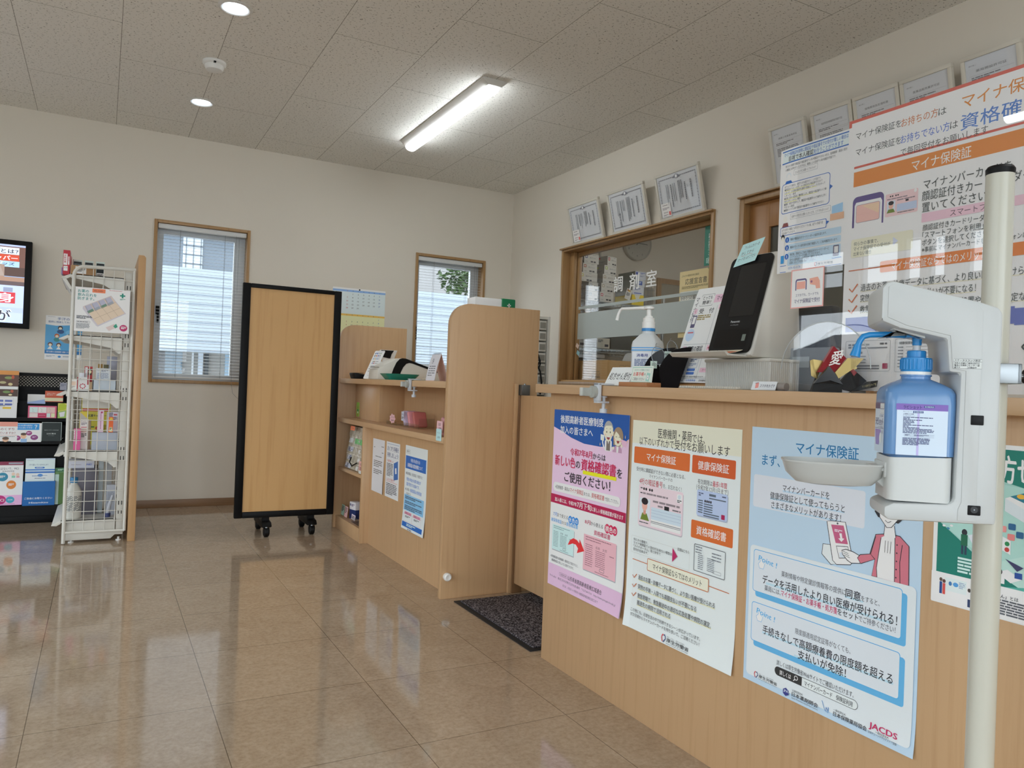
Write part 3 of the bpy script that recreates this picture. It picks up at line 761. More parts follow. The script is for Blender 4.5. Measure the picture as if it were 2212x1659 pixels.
# ---------------------------------------------------------------- display shelf (gondola)
SW = mat('white_powder_coat', '#d9d7cf', .4)
gd = thing('display_shelf', 'white metal display shelf with a wire grid end', 'display shelf', (0, 5.07, 0))
ga, gb = 4.73, 5.42
WOODG = wood('gondola_back_laminate', '#c49c70', '#b99064')
b = MB(); b.prism(rrp(0, 0, .001, .001, 0), 'y', 0, .0001, WOODG); b = MB()
b.prism([(.158, 0), (.196, 0), (.196, 1.585), (.186, 1.597), (.158, 1.597)], 'y', ga-.012, gb, WOODG, .002); b.build('back_panel', gd, label='wood-effect back panel')
def wire_end(y):
    b = MB(); r = .0095
    arc = [(-.150+.048*(1-cos(t)), y, 1.452+.052*sin(t)) for t in [i*pi/12 for i in range(7)]]
    fr = [(-.150, y, .005)]+arc+[(.148, y, 1.512)]
    b.tube(fr, r, SW, 8); b.cyl((.141, y, .06), (.141, y, 1.512), .008, SW, 8); b.cyl((-.15, y, .062), (.141, y, .062), .007, SW, 8)
    for i in range(5): b.cyl((-.109+i*.0502, y, .062), (-.109+i*.0502, y, 1.508), .0021, SW, 6)
    z = 1.446
    while z > .09: b.cyl((-.15, y-.003, z), (.141, y-.003, z), .0019, SW, 6); z -= .0553
    return b.build('wire_grid_end', gd)
wire_end(ga); wire_end(gb)
for y in (ga+.045, gb-.045):
    b = MB(); b.box((.098, y-.02, .05), (.134, y+.02, 1.50), SW, .003)
    for z in (.15, .2, .45, .5, .78, .83, 1.08, 1.13, 1.40): b.box((.107, y-.0205, z), (.111, y-.019, z+.022), BLACK); b.box((.122, y-.0205, z), (.126, y-.019, z+.022), BLACK)
    b.build('upright', gd)
    b = MB(); b.prism([(-.145, .014), (.075, .014), (.095, .035), (.135, .035), (.135, .055), (-.145, .055)], 'y', y-.018, y+.018, SW, .002); fb_ = b.build('foot_bracket', gd)
    for x in (-.115, .115):
        b = MB(); b.cyl((x, y, 0), (x, y, .006), .014, WHITE, 14); b.cyl((x, y, .006), (x, y, .02), .006, WHITE, 10); b.build('levelling_foot', fb_)
b = MB(); b.box((-.14, ga+.02, .062), (.095, gb-.02, .118), SW, .002); b.build('plinth', gd)
for zt in (.128, .503, .829, 1.132, 1.461):
    b = MB(); y0, y1 = ga+.008, gb-.008
    b.box((-.165, y0, zt-.004), (.093, y1, zt), SW)
    b.prism([(-.165, zt), (-.207, zt-.022), (-.209, zt-.028), (-.185, zt-.030), (-.165, zt-.018)], 'y', y0, y1, SW, .001)
    for ya in (y0, y1-.004):
        if zt > 1.4: b.prism([(-.165, zt), (.09, zt), (.09, zt-.088), (.06, zt-.085), (-.01, zt-.045), (-.135, zt-.024), (-.165, zt-.022)], 'y', ya, ya+.004, SW)
        elif zt > .2: b.prism([(-.165, zt), (.09, zt), (.088, zt-.09), (.078, zt-.092), (.045, zt-.062), (-.13, zt-.032), (-.165, zt-.030)], 'y', ya, ya+.004, SW)
        else: b.prism([(-.165, zt), (.086, zt), (.086, zt-.01), (-.165, zt-.012)], 'y', ya, ya+.004, SW)
    if zt > 1.4: b.prism([(-.206, zt-.026), (-.168, zt-.084), (-.152, zt-.084), (-.186, zt-.028)], 'y', y0, y1, SW)
    b.build('shelf', gd)
# goods
GG = 'goods on the white display shelf'
def carton(name, x0, x1, y0, y1, z0, z1, base, label, cat='box', draw=None, group=GG, bev=.001):
    """a printed box whose front face looks to -y"""
    root = thing(name, label, cat, ((x0+x1)/2, (y0+y1)/2, z0), group)
    b = MB(); b.box((x0, y0, z0), (x1, y1, z1), pap(base), bev); ca = b.build('carton', root)
    if draw:
        S = Sheet((x0, y0-.0003, z1), UXB, UZD, (x1-x0)*1000, (z1-z0)*1000, base, thick=.0002); draw(S, (x1-x0)*1000, (z1-z0)*1000); S.build('printed_front', ca)
    return root
def q(S, w, h):
    S.rect(2, 20, w*.62, h*.62, '#e9e2e2'); S.vtext(w*.30, 24, '花粉対策', 11, '#a82838', bold=.03); S.rect(w*.72, 34, w-2, h*.6, '#f0e4e4'); S.vfine(w*.8, 36, 30, 4, 1, '#a84050'); S.rect(3, h*.66, w*.7, h*.86, '#ece8e6'); S.text(6, h*.70, '¥1,380', 7, '#3a2f30', w=w*.5)
carton('book', -.206, -.174, 4.79, 4.90, 1.461, 1.592, '#a3202e', 'red upright box at the left end of the top shelf', 'box', q)
carton('purple_packet', -.213, -.206, 4.80, 4.88, 1.461, 1.497, '#77719c', 'tiny purple packet left of the red box', 'packet')
carton('thin_card', -.1735, -.171, 4.92, 4.99, 1.461, 1.578, '#a04850', 'thin red card standing right of the red box', 'card')
carton('thin_card', -.166, -.1635, 4.96, 5.03, 1.461, 1.568, '#a85858', 'shorter thin red card next to the dark tins', 'card')
def q(S, w, h): S.rect(w*.18, h*.1, w*.62, h*.82, '#d9d6d2'); S.fine(w*.22, h*.2, w*.36, 6, 4, '#5a5750')
carton('cardboard_carton', -.168, -.050, 4.79, 4.86, 1.461, 1.515, '#96724a', 'small brown cardboard carton on the top shelf', 'carton', q)
for i, (x, zz) in enumerate(((-.163, .104), (-.107, .104), (-.05, .105))):
    def q(S, w, h): S.rect(2, 10, w-2, h-4, '#10191c'); S.fine(5, 22, w-10, 5, 3, '#7d8a8a'); S.rect(4, h-40, w-4, h-6, '#d8dcd8'); S.fine(7, h-34, w-14, 6, 3, '#2d3a3a')
    carton('dark_tin', x, x+.043, 4.95, 5.0, 1.461, 1.461+zz, '#b9c6c0', 'dark teal box, %s of three behind the carton' % ('leftmost', 'middle one', 'rightmost')[i], 'box', q)
# hanging pill-organiser package on the wire grid
pk = thing('pill_case_package', 'white pill organiser package hung on the wire grid', 'package', (-.01, 4.712, 1.157), GG)
b = MB(); b.box((-.140, 4.696, 1.152), (.123, 4.717, 1.390), pap('#d8d4d0'), .001); b.build('carton', pk)
S_ = Sheet((-.140, 4.6955, 1.390), UXB, UZD, 263, 238, '#d9d5d1')
for i, t_ in enumerate(('お薬の', '飲み忘れを', '防ぎます。')): S_.text(12, 12+i*20, t_, 17, '#1d7a78', bold=.035)
S_.rr(222, 18, 230, 44, 1, '#0e7c68'); S_.rr(213, 27, 239, 35, 1, '#0e7c68'); S_.fine(214, 48, 26, 4, 2, '#4f8a80'); S_.fine(160, 6, 66, 3.5, 1, '#b05a60')
S_.poly([(38, 104), (170, 34), (246, 128), (112, 208), (104, 204), (38, 118)], '#b9b4bc'); S_.poly([(42, 104), (168, 37), (240, 126), (112, 200)], '#cbb9a4')
for i in range(4):
    f0 = i/4; ax, ay = 46+f0*124, 103-f0*65
    S_.poly([(ax, ay), (ax+27, ay-14), (ax+46, ay+18), (ax+18, ay+34)], '#a3a3b4'); S_.poly([(ax+12, ay+26), (ax+38, ay+10), (ax+46, ay+22), (ax+20, ay+38)], ('#5f7f6c', '#8d94a0')[i % 2]); S_.line([(ax+4, ay-2), (ax+20, ay+32)], 1.5, '#7a7884')
for k in (.36, .68): S_.line([(42+70*k, 104+96*k), (168+72*k, 37+89*k)], 1.6, '#a8947e')
for k in (.25, .5, .75): S_.line([(42+126*k, 104-67*k), (112+128*k, 200-74*k)], 1.4, '#a8947e')
S_.poly([(150, 210), (190, 188), (202, 206), (166, 228)], '#c6b4b0'); S_.poly([(186, 200), (200, 186), (208, 204), (196, 212)], '#2f8a70'); S_.ell(236, 208, 19, 18, '#a8245c'); S_.fine(224, 200, 26, 5, 3, '#e9cfd8')
S_.fine(10, 154, 74, 6, 3); S_.rline(10, 182, 74, 192, 1, .8, '#55585c'); S_.fine(13, 185, 56, 5, 1); S_.fine(10, 196, 64, 4, 7, '#83868a')
S_.rect(80, 4, 142, 25, '#e5734c'); S_.text(88, 9, '¥2,500-', 11, '#5a2f20', w=44)
S_.build('printed_front', pk)
b = MB(); b.tube([(-.01, 4.716, 1.39), (-.01, 4.72, 1.405), (-.01, 4.735, 1.412)], .002, WHITE, 6); b.build('hanger', pk)
# shelf at .829
Z = .8295
def q(S, w, h): S.rect(4, 12, w-4, h*.55, '#d5b9a6'); S.fine(5, h*.6, w-10, 4, 3, '#a09088')
carton('cream_packet', -.160, -.118, 4.80, 4.83, Z, Z+.062, '#ddd2cb', 'cream packet at the left of the second shelf', 'packet', q)
def q(S, w, h):
    S.rect(0, 0, 5, h, '#a02c38'); S.rect(w-6, 0, w, h*.55, '#a02c38'); S.text(w*.25, 6, 'Fam', 7, '#5c4a48', w=w*.4)
    for i in range(8): S.ell(w*.5+w*.22*cos(i*pi/4), h*.66+w*.22*sin(i*pi/4), 3.6, 3.6, '#a8404e')
carton('medicine_box', -.117, -.062, 4.79, 4.83, Z, Z+.075, '#dcd8d8', 'white box with red ring emblem on the second shelf', 'box', q)
carton('medicine_box', -.062, -.045, 4.79, 4.83, Z, Z+.050, '#a58a6a', 'small brown box right of the red ring box', 'box')
def q(S, w, h): S.rect(3, 4, w*.4, h, '#d6cfd0'); S.rr(w*.45, h*.08, w-3, h*.36, 2, '#4c3a2c'); S.ell(w*.7, h*.22, 7, 9, '#d9c79c')
carton('medicine_box', -.085, -.046, 4.88, 4.91, Z, Z+.135, '#a82c30', 'tall red medicine box standing behind on the second shelf', 'box', q)
carton('medicine_box', -.110, -.084, 4.86, 4.89, Z, Z+.098, '#c9cad0', 'grey-white carton left of the tall red box', 'box')
def q(S, w, h): S.rline(2, 2, w-2, h-2, 1, .8, '#a0a8b8'); S.text(6, 6, '15', 12, '#4a5068'); S.fine(26, 6, w-32, 5, 3, '#6b7288'); S.fine(6, 26, w-12, 4.2, 8, '#8890a4')
carton('price_card', -.028, .040, 4.84, 4.843, Z+.055, Z+.128, '#c9cdd8', 'white information card standing in the pale tray', 'card', q)
tr = thing('shelf_tray', 'pale translucent tray on the second shelf', 'tray', (.01, 4.85, Z), GG)
b = MB(); tm = pls('#bcc6d0', .3)
b.box((-.042, 4.79, Z), (.075, 4.794, Z+.065), tm); b.box((-.042, 4.79, Z), (-.038, 4.94, Z+.065), tm); b.box((.071, 4.79, Z), (.075, 4.94, Z+.065), tm); b.box((-.042, 4.936, Z), (.075, 4.94, Z+.065), tm); b.box((-.042, 4.79, Z), (.075, 4.94, Z+.004), tm); b.build('tray_body', tr)
carton('folder', .024, .078, 5.0, 5.02, Z, Z+.20, '#9fa4b4', 'grey-blue folder upright at the right of the second shelf', 'folder')
carton('bottle_box', -.020, .004, 4.90, 4.93, Z+.004, Z+.152, '#8a6a34', 'gold-brown box peeking out behind the information card', 'box')
carton('bottle_box', .008, .034, 4.90, 4.93, Z+.004, Z+.150, '#5e5a40', 'olive and dark box peeking out behind the information card', 'box')
def q(S, w, h): S.fine(3, 6, w-6, 5, 3, '#5a5d6c')
carton('silver_pouch', -.198, -.166, 4.82, 4.86, Z, Z+.04, '#7d7d88', 'grey pouch on the front lip of the second shelf', 'pouch', q)
# shelf at .503
Z = .5035
def q(S, w, h): S.vfine(w*.35, 4, h-8, 7, 2, '#f3d8e4', 1.6); S.rect(0, h*.5, w, h*.53, '#a83a6c')
carton('pink_box', -.123, -.090, 4.80, 4.83, Z, Z+.116, '#cc5c90', 'bright pink narrow box on the third shelf', 'box', q)
def q(S, w, h): S.text(4, 6, 'Fem', 8, '#54505a', w=w*.6); S.fine(4, 18, w-8, 5, 3, '#6b6570'); S.rect(4, 42, w-4, 46, '#b04a50'); S.fine(6, 78, w-12, 8, 3, '#45413f'); S.rect(2, 52, w-2, 72, '#b9a79c')
carton('white_box', -.094, -.055, 4.84, 4.87, Z, Z+.166, '#cfcac6', 'white and beige tall box behind the pink box', 'box', q)
carton('brown_packet', -.056, -.042, 4.84, 4.87, Z, Z+.158, '#86735c', 'brown patterned packet behind the tall white box', 'packet')
def q(S, w, h): S.poly([(2, 2), (w, h*.2), (w, h), (2, h)], '#a9a49c')
carton('yellow_packet', -.100, -.060, 4.90, 4.92, Z, Z+.205, '#c9b43c', 'yellow-topped packet behind the tall white box', 'packet', q)
tr = thing('display_tray', 'light grey riser box in the third shelf', 'tray', (.02, 4.85, Z), GG)
b = MB(); b.box((-.036, 4.79, Z), (.090, 4.90, Z+.096), pls('#b4bbc8', .35), .002); b.build('riser_body', tr)
Z2 = Z+.097
def q(S, w, h): S.ell(w*.66, 12, 5, 5, '#a8305c'); S.vfine(w*.45, 10, h-20, 5, 1, '#9a5a80')
carton('pink_packet', -.010, .019, 4.82, 4.83, Z2, Z2+.122, '#d3b8c8', 'pale pink packet with a red dot on the riser', 'packet', q)
def q(S, w, h): S.fine(4, 4, w*.5, 8, 6, '#4d4858'); S.rect(w*.6, 10, w-4, 20, '#b05058'); S.fine(w*.58, 26, w*.36, 5, 4, '#6b6678')
carton('price_card', .034, .090, 4.84, 4.843, Z2, Z2+.112, '#c9c6d4', 'white ingredient card on the riser', 'card', q)
def q(S, w, h): S.ell(w*.5, 12, 8, 8, '#e5b43c'); S.rect(4, h*.66, w-4, h*.95, '#e8dca0'); S.fine(5, h*.7, w-10, 6, 2, '#2c2a28')
carton('orange_stick', .045, .067, 4.80, 4.815, Z2, Z2+.086, '#d8602c', 'orange stick pack on the riser', 'packet', q)
def q(S, w, h):
    S.rr(4, 4, w-4, h*.28, 6, '#d9cfc8'); S.text(14, 8, 'やめられない', 22, '#2a2d3c', w=w*.62, bold=.05); S.rect(6, h*.29, w*.92, h*.34, '#b02c34'); S.rect(0, h*.36, w, h, '#b9b044'); S.text(8, h*.40, '健康応援キャンペーン', 16, '#263640', w=w*.9, bold=.05)
    S.text(w*.16, h*.58, 'スー', 44, '#2c6a44', w=w*.3, bold=.08); S.text(w*.5, h*.62, '90', 44, '#a83240', w=w*.24, bold=.08); S.text(w*.76, h*.6, '粒', 40, '#8d842c', bold=.06)
carton('campaign_sign', -.098, .055, 5.15, 5.17, Z, Z+.30, '#b8b050', 'yellow-green campaign sign with red number behind the goods', 'sign', q)
for i, y in enumerate((5.1,)):
    tr = thing('lip_guard', 'clear plastic guard on the front lip of the third shelf', 'shelf guard', (-.18, 5.1, Z), GG)
    b = MB(); b.prism([(-.200, Z), (-.197, Z), (-.180, Z+.05), (-.160, Z+.085), (-.163, Z+.085), (-.183, Z+.05)], 'y', 4.76, 5.5, CLEAR); b.build('guard_strip', tr)
# bottom shelf
Z = .1285
bt = thing('disinfectant_bottle', 'white bottle with blue cap on the bottom shelf', 'bottle', (-.112, 4.80, Z), GG)
b = MB(); b.lathe([(.036, 0), (.040, .006), (.040, .13), (.036, .155), (.022, .182), (.0165, .188), (.0165, .20)], (-.112, 4.80, Z), pls('#d6d6cf', .3), 28); b.build('bottle_body', bt)
b = MB(); b.lathe([(.0195, .196), (.0195, .222), (.018, .225), (.001, .225)], (-.112, 4.80, Z), pls('#2a7fb4', .35), 24); b.build('cap', bt, label='blue screw cap')
b = MB(); 
for i in range(14):
    for j in range(15):
        t = -pi*.95+i*pi*.06
        if (i*7+j*5) % 11 > 7: continue
        cc = '#4a7fb4' if i < 3 and j < 5 else '#4c5258'
        z = Z+.045+j*.0055
        b.add([(-.112+.0404*cos(t), 4.80+.0404*sin(t), z), (-.112+.0404*cos(t+.15), 4.80+.0404*sin(t+.15), z), (-.112+.0404*cos(t+.15), 4.80+.0404*sin(t+.15), z+.0032), (-.112+.0404*cos(t), 4.80+.0404*sin(t), z+.0032)], [(0, 1, 2, 3)], pap(cc))
b.build('label_print', bt)
carton('grey_box', -.125, .0, 4.90, 5.1, Z, Z+.26, '#5b5962', 'large dark grey box behind the white bottle', 'box')
def q(S, w, h): S.text(14, h*.4, 'Smart Monitor', 7, '#6a4a5c', w=50); S.text(w*.68, h*.28, 'A&D', 14, '#2c4aa0', w=30, bold=.04)
carton('blood_pressure_monitor_box', -.146, -.018, 4.93, 5.06, Z+.26, Z+.30, '#c0c2cc', 'white flat monitor box on top of the grey box', 'box', q)
carton('small_white_box', .004, .030, 4.95, 4.98, Z+.0, Z+.33, '#aab4b8', 'pale narrow box right of the monitor box', 'box')
carton('small_white_box', .040, .074, 5.0, 5.03, Z, Z+.335, '#b8bec4', 'second pale narrow box near the upright', 'box')
def q(S, w, h): S.fine(4, 40, w-8, 7, 9, '#7d8490')
carton('grey_carton', .048, .092, 4.86, 4.90, Z, Z+.17, '#a5a9b2', 'pale grey printed carton at the right of the bottom shelf', 'carton', q)
tb = thing('toothpaste_tube', 'white tube with a dark blue cap leaning at the bottom right', 'tube', (.06, 4.80, Z), GG)
b = MB(); b.tube([(.055, 4.80, Z+.012), (.062, 4.80, Z+.06), (.078, 4.80, Z+.12)], .012, pls('#b9bcc4', .35), 12, rs=[.012, .011, .006]); b.build('tube_body', tb)
b = MB(); b.lathe([(.017, 0), (.017, .022), (.001, .022)], (.055, 4.80, Z), pls('#2a3566', .4), 18); b.build('cap', tb)

# ---------------------------------------------------------------- rolling screen
sc_ = thing('rolling_screen', 'rolling partition screen with wood panel and black frame', 'partition screen', (1.0, 4.66, 0))
FB = mat('black_frame', '#060607', .5, spec=.2)
xa, xb, za, zb_ = .708, 1.292, .111, 1.492
b = MB()
for x in (xa, xb-.044): b.box((x, 4.644, za), (x+.044, 4.676, zb_), FB, .004)
b.box((xa+.044, 4.644, zb_-.025), (xb-.044, 4.676, zb_), FB, .004); b.box((xa+.044, 4.644, za), (xb-.044, 4.676, za+.036), FB, .004)
b.build('frame', sc_)
b = MB(); b.box((xa+.04, 4.653, za+.03), (xb-.04, 4.667, zb_-.02), WOODP); b.build('panel', sc_, label='wood-effect panel')
for x in (.888, 1.155):
    ft = MB(); ft.prism([(4.60, .062), (4.62, .085), (4.70, .095), (4.78, .095), (4.86, .082), (4.885, .062), (4.86, .055), (4.62, .055)], 'x', x-.028, x+.028, FB, .004); ft.box((x-.02, 4.65, .09), (x+.02, 4.67, .125), FB); f_ = ft.build('foot', sc_)
    for y in (4.615, 4.872):
        cst = MB(); cst.cyl((x, y, .055), (x, y, .062), .011, STEEL, 12); cst.lathe([(.0245, -.014), (.0285, -.010), (.0285, .010), (.0245, .014)], (0, 0, 0), BLACK, 24)
        nv = 24*4
        for v in cst.v[-nv:]: p = Vector(v); v.x, v.y, v.z = x+p.z, y+.006+p.x, .0287+p.y
        cst.lathe([(.0245, -.0165), (.0245, .0165)], (0, 0, 0), FB, 20)
        for v in cst.v[-40:]: p = Vector(v); v.x, v.y, v.z = x+p.z, y+.006+p.x*.8, .033+p.y*.9+.0
        cst.build('castor', f_)

# ---------------------------------------------------------------- wall calendar
S_ = at_back(1.553, 1.668, 425, 640, base='#dfe1e2')
DOW = '日月火水木金土'
for m_, (yt, hd, bg_, first, nd, mn) in enumerate(((14, '#7c9fcb', '#c3cfdf', 1, 30, '9'), (202, '#d3ad58', '#ded3a4', 3, 31, '10'), (390, '#d49aa6', '#e3c4c9', 6, 30, '11'))):
    S_.rect(0, yt, 425, yt+188, bg_); S_.rect(0, yt, 425, yt+15, hd); S_.text(30, yt+40, mn, 44, '#4a4d54', bold=.03)
    for i in range(7):
        c = '#a03a3c' if i == 0 else '#33619a' if i == 6 else '#4a4c52'
        S_.text(116+i*43.5, yt+3, DOW[i], 9, c, align='c')
    if m_ == 1: first = 6; nd = 30
    for d in range(1, nd+1):
        p = first+d-1; i, j = p % 7, p//7
        c = '#a03a3c' if i == 0 else '#33619a' if i == 6 else '#3c3e44'
        S_.text(116+i*43.5, yt+24+j*27, str(d), 15, c, align='c', bold=.015, res=1)
o = tag(S_.build('wall_calendar', loc=(1.765, DY, 1.028)), 'three-month wall calendar with blue and yellow months behind the screen', 'calendar')
b = MB(); b.cyl((1.765, DY-.004, 1.660), (1.765, DY-.0015, 1.660), .006, BLACK, 12); b.build('pin', o)
# ================================================================ checkout desk (left counter)
cb = thing('checkout_desk', 'beech checkout desk with rounded end panels behind the screen', 'desk', (1.56, 3.93, 0))
EDGE = wood('beech_edge_band', '#c8a47c', '#be9a72', (60, 60, 2))
def end_panel(y, nm='end_panel'):
    b = MB(); b.prism(rrp(1.335, 0, 1.785, 1.303, (0, 0, 0, .095), 8), 'y', y, y+.03, WOOD, .0015); return b.build(nm, cb)
end_panel(3.05); end_panel(4.80)
b = MB(); b.box((1.343, 3.08, .925), (1.785, 4.80, .955), WOODX, .0015); b.build('worktop', cb)
b = MB(); b.box((1.345, 3.08, .677), (1.70, 4.80, .705), WOODX, .0015); b.build('ledge', cb)
b = MB(); b.box((1.345, 4.268, 0), (1.66, 4.288, .677), WOOD, .001); b.build('divider', cb)
b = MB(); b.box((1.394, 3.08, 0), (1.414, 4.268, .677), WOOD); b.build('front_panel', cb)
b = MB(); b.box((1.355, 4.288, .372), (1.66, 4.80, .390), WOODX, .001); b.build('low_shelf', cb)
b = MB(); b.box((1.350, 4.288, 0), (1.366, 4.80, .080), WOOD, .001); b.box((1.366, 4.288, .062), (1.66, 4.80, .080), WOODX); b.build('plinth', cb)
b = MB(); b.box((1.66, 3.08, 0), (1.68, 4.80, .677), WOOD); b.box((1.60, 3.08, .705), (1.615, 4.80, .925), WOOD); b.build('back_panel', cb)
b = MB(); b.box((1.444, 4.30, .705), (1.60, 4.775, .925), WOOD, .001); b.build('box_front', cb)
# bumper on the end panel
dk = thing('door_bumper', 'round white rubber bumper low on the desk end panel', 'bumper', (1.36, 3.05, .1))
b = MB(); b.lathe([(.0155, 0), (.018, .008), (.0175, .020), (.012, .026), (.008, .024)], (0, 0, 0), WHITE, 24)
for v in b.v: x, y, z = v; v.x, v.y, v.z = 1.36+x, 3.0505-z, .1+y
b.build('rubber_ring', dk)
b = MB(); b.cyl((1.36, 3.05, .1), (1.36, 3.0285, .1), .0075, pls('#77756f', .5), 16); b.build('screw', dk)

# three notices on the desk front
XF = 1.3936
def on_desk(y, z, w_, h_, **k): return Sheet((XF, y, z), UXC, UZD, w_, h_, **k)
wp = lambda x, y: .006*max(0, (x-150)/60)**2*max(0, min(1, (y-60)/200))
S_ = on_desk(4.232, .616, 203, 300, base='#c6c9cf', warp=wp)
S_.fine(20, 46, 20, 6, 1); S_.fine(150, 36, 40, 6, 1); S_.fine(160, 70, 30, 6, 1); S_.fine(50, 96, 110, 6, 1); S_.fine(26, 122, 150, 10, 4, fill=.42); S_.fine(26, 172, 150, 10, 3, fill=.42)
tag(S_.build('notice', loc=(XF, 4.13, .31)), 'plain typed white notice on the desk front nearest the screen', 'notice', 'notices on the checkout desk')
S_ = on_desk(3.997, .617, 212, 300, base='#c9cdd4')
S_.rect(14, 10, 198, 12, '#6b7fa8'); S_.text(18, 22, 'おくすり手帳を', 27, '#2a3d6c', w=176, bold=.03); S_.text(18, 56, '持参しましょう！', 27, '#2a3d6c', w=178, bold=.03); S_.text(18, 96, '「お薬手帳」は', 13, '#b0524c', w=100, bold=.02)
S_.fine(18, 116, 98, 8, 9, '#5d6068'); S_.poly([(126, 110), (190, 92), (200, 188), (134, 200)], '#2f62a4'); S_.poly([(148, 134), (170, 130), (176, 160), (154, 164)], '#dbe4ee'); S_.text(18, 196, 'こんなときに便利です', 14, '#b0524c', w=130, bold=.02); S_.rect(18, 214, 190, 216, '#c0736c'); S_.fine(18, 224, 170, 9, 7, '#5d6068')
tag(S_.build('notice', loc=(XF, 3.89, .31)), 'white notice with dark blue heading and a blue medicine notebook drawing', 'notice', 'notices on the checkout desk')
wp = lambda x, y: .010*max(0, (y-250)/175)**2
S_ = on_desk(3.699, .622, 300, 424, base='#c8cfdb', warp=wp)
S_.rline(12, 22, 70, 40, 2, 1, '#7d8088'); S_.text(18, 25, '患者の皆さまへ', 10, '#3e4046', w=46, bold=.03)
S_.rect(8, 52, 286, 118, '#2360ac'); S_.text(78, 62, '令和６年10月からの', 20, '#dbe6f4', w=128, bold=.03); S_.text(36, 88, '長期収載品の選定療養費について', 20, '#dbe6f4', w=204, bold=.035)
S_.text(18, 134, '●長期収載品（先発医薬品）を希望すると', 15, '#4c4f58', w=226, bold=.01); S_.text(30, 162, '特別の料金が必要な場合が', 18, '#3a70b8', w=196, bold=.03); S_.text(30, 186, '追加で発生する仕組みです。', 18, '#3a70b8', w=178, bold=.03); S_.text(18, 216, '●この制度は、', 14, '#4c4f58', w=60); S_.text(86, 214, '後発医薬品の使用促進', 18, '#3a70b8', w=154, bold=.03); S_.text(30, 238, 'が目的です。', 14, '#4c4f58', w=70)
S_.rect(8, 250, 276, 330, '#79aedb'); S_.fine(20, 258, 240, 8, 2, '#41546e'); S_.fine(20, 282, 245, 8, 2, '#41546e'); S_.fine(20, 304, 245, 8, 3, '#41546e')
for x in (16, 138): S_.rline(x, 346, x+118, 384, 1, .8, '#b07c8c'); S_.rect(x+10, 336, x+106, 350, '#c78ba0'); S_.text(x+20, 338, '詳細はこちら', 10, '#6a2c44', w=76); S_.fine(x+24, 356, 70, 5, 2)
S_.rect(8, 388, 280, 412, '#2360ac'); S_.fine(70, 393, 130, 7, 2, '#bcd0ea'); S_.text(90, 415, '厚生労働省', 8, '#3e4046', w=56, bold=.03)
tag(S_.build('notice', loc=(XF, 3.55, .2)), 'tall white and blue notice at the desk end near the tall panel', 'notice', 'notices on the checkout desk')

# ---- on the desk worktop (z .955)
ZT = .9553
def ob(loc, ang):
    """frame at loc turned about z: local x right, y away, z up"""
    return Matrix.Translation(loc) @ Matrix.Rotation(ang, 4, 'Z')
# payment sign leaning back
ps = thing('payment_sign', 'white rounded card with rows of payment logos leaning on the desk', 'sign', (1.41, 4.36, ZT))
uu = Vector((.34, -.94, 0)).normalized(); nn = Vector((uu.y, -uu.x, 0)); dn_ = (Vector((0, 0, -1))+nn*.50).normalized()
o0 = Vector((1.362, 4.375, ZT+.002))-dn_*.190
S_ = Sheet(o0, uu, dn_, 92, 190, '#cfd6e2', thick=.003, round_=8)
S_.rect(14, 8, 78, 9, '#6b86b8')
cs = ['#4a5f8c', '#3a5aa0', '#9aa0aa', '#8aa08c', '#56606c', '#b0603a', '#5a5a9a', '#808894', '#5c86b0', '#c09a3a', '#7a8aa0', '#5c86b8', '#a8a8a8', '#3a6a44', '#a03a44', '#b84a5a']
for i in range(4): S_.rr(12+i*16, 14, 22+i*16, 24, 2, cs[i]); S_.rr(12+i*16, 30, 22+i*16, 40, 2, cs[4+i])
S_.rect(10, 46, 76, 47, '#3a5aa0')
for i in range(5): S_.rr(12+i*13, 52, 20+i*13, 60, 2, cs[8+i])
for i in range(3): S_.ell(20+i*9, 74, 3.6, 4, cs[12+i]); 
S_.fine(46, 72, 28, 4, 1); S_.rr(20, 82, 28, 89, 2, cs[1]); S_.rr(32, 82, 42, 89, 2, cs[14]); S_.fine(46, 84, 26, 4, 1); S_.fine(20, 104, 46, 5, 1); S_.fine(14, 122, 54, 5, 1); S_.rr(62, 119, 68, 127, 1, '#8a4a5a'); S_.fine(16, 138, 56, 5, 1); S_.text(28, 164, 'Air PAY', 6, '#5a6474', w=30)
S_.build('card', ps)
b = MB(); b.prism([(1.400, ZT), (1.455, ZT), (1.455, ZT+.10), (1.445, ZT+.11)], 'y', 4.30, 4.335, WHITE); b.build('stand', ps)
# black card reader
cr = thing('card_reader', 'small black card reader left of the payment sign', 'card reader', (1.39, 4.52, ZT))
b = MB(); b.prism([(1.355, 0+ZT), (1.42, ZT), (1.42, ZT+.028), (1.345, ZT+.036), (1.345, ZT+.028)], 'y', 4.50, 4.60, BLACK, .003); b.build('reader_body', cr)
b = MB(); b.box((1.352, 4.512, ZT+.0335), (1.41, 4.585, ZT+.0365), mat('dark_glossy_glass', '#08090a', .08), .001); b.build('key_panel', cr)
# receipt printer / register with a black band
rg = thing('receipt_register', 'cream register with a black band sloping down to the right', 'register', (1.57, 4.15, ZT))
CRM = pls('#dcdad2', .38)
P0 = [(1.358, ZT), (1.77, ZT), (1.77, 1.002), (1.555, 1.068), (1.52, 1.079), (1.490, 1.080), (1.462, 1.074), (1.440, 1.060), (1.398, 1.040), (1.388, 1.022), (1.372, 1.018), (1.362, 1.01)]
b = MB(); b.prism(P0, 'y', 4.10, 4.26, CRM, .003); b.build('housing', rg)
band_o = [(1.437, ZT+.001), (1.4405, .985), (1.452, 1.02), (1.468, 1.055), (1.487, 1.076), (1.505, 1.0812), (1.525, 1.0800), (1.56, 1.069), (1.772, 1.004)]
band_i = [(1.772, .992), (1.565, 1.053), (1.545, 1.056), (1.527, 1.050), (1.51, 1.030), (1.496, 1.0), (1.487, ZT+.001)]
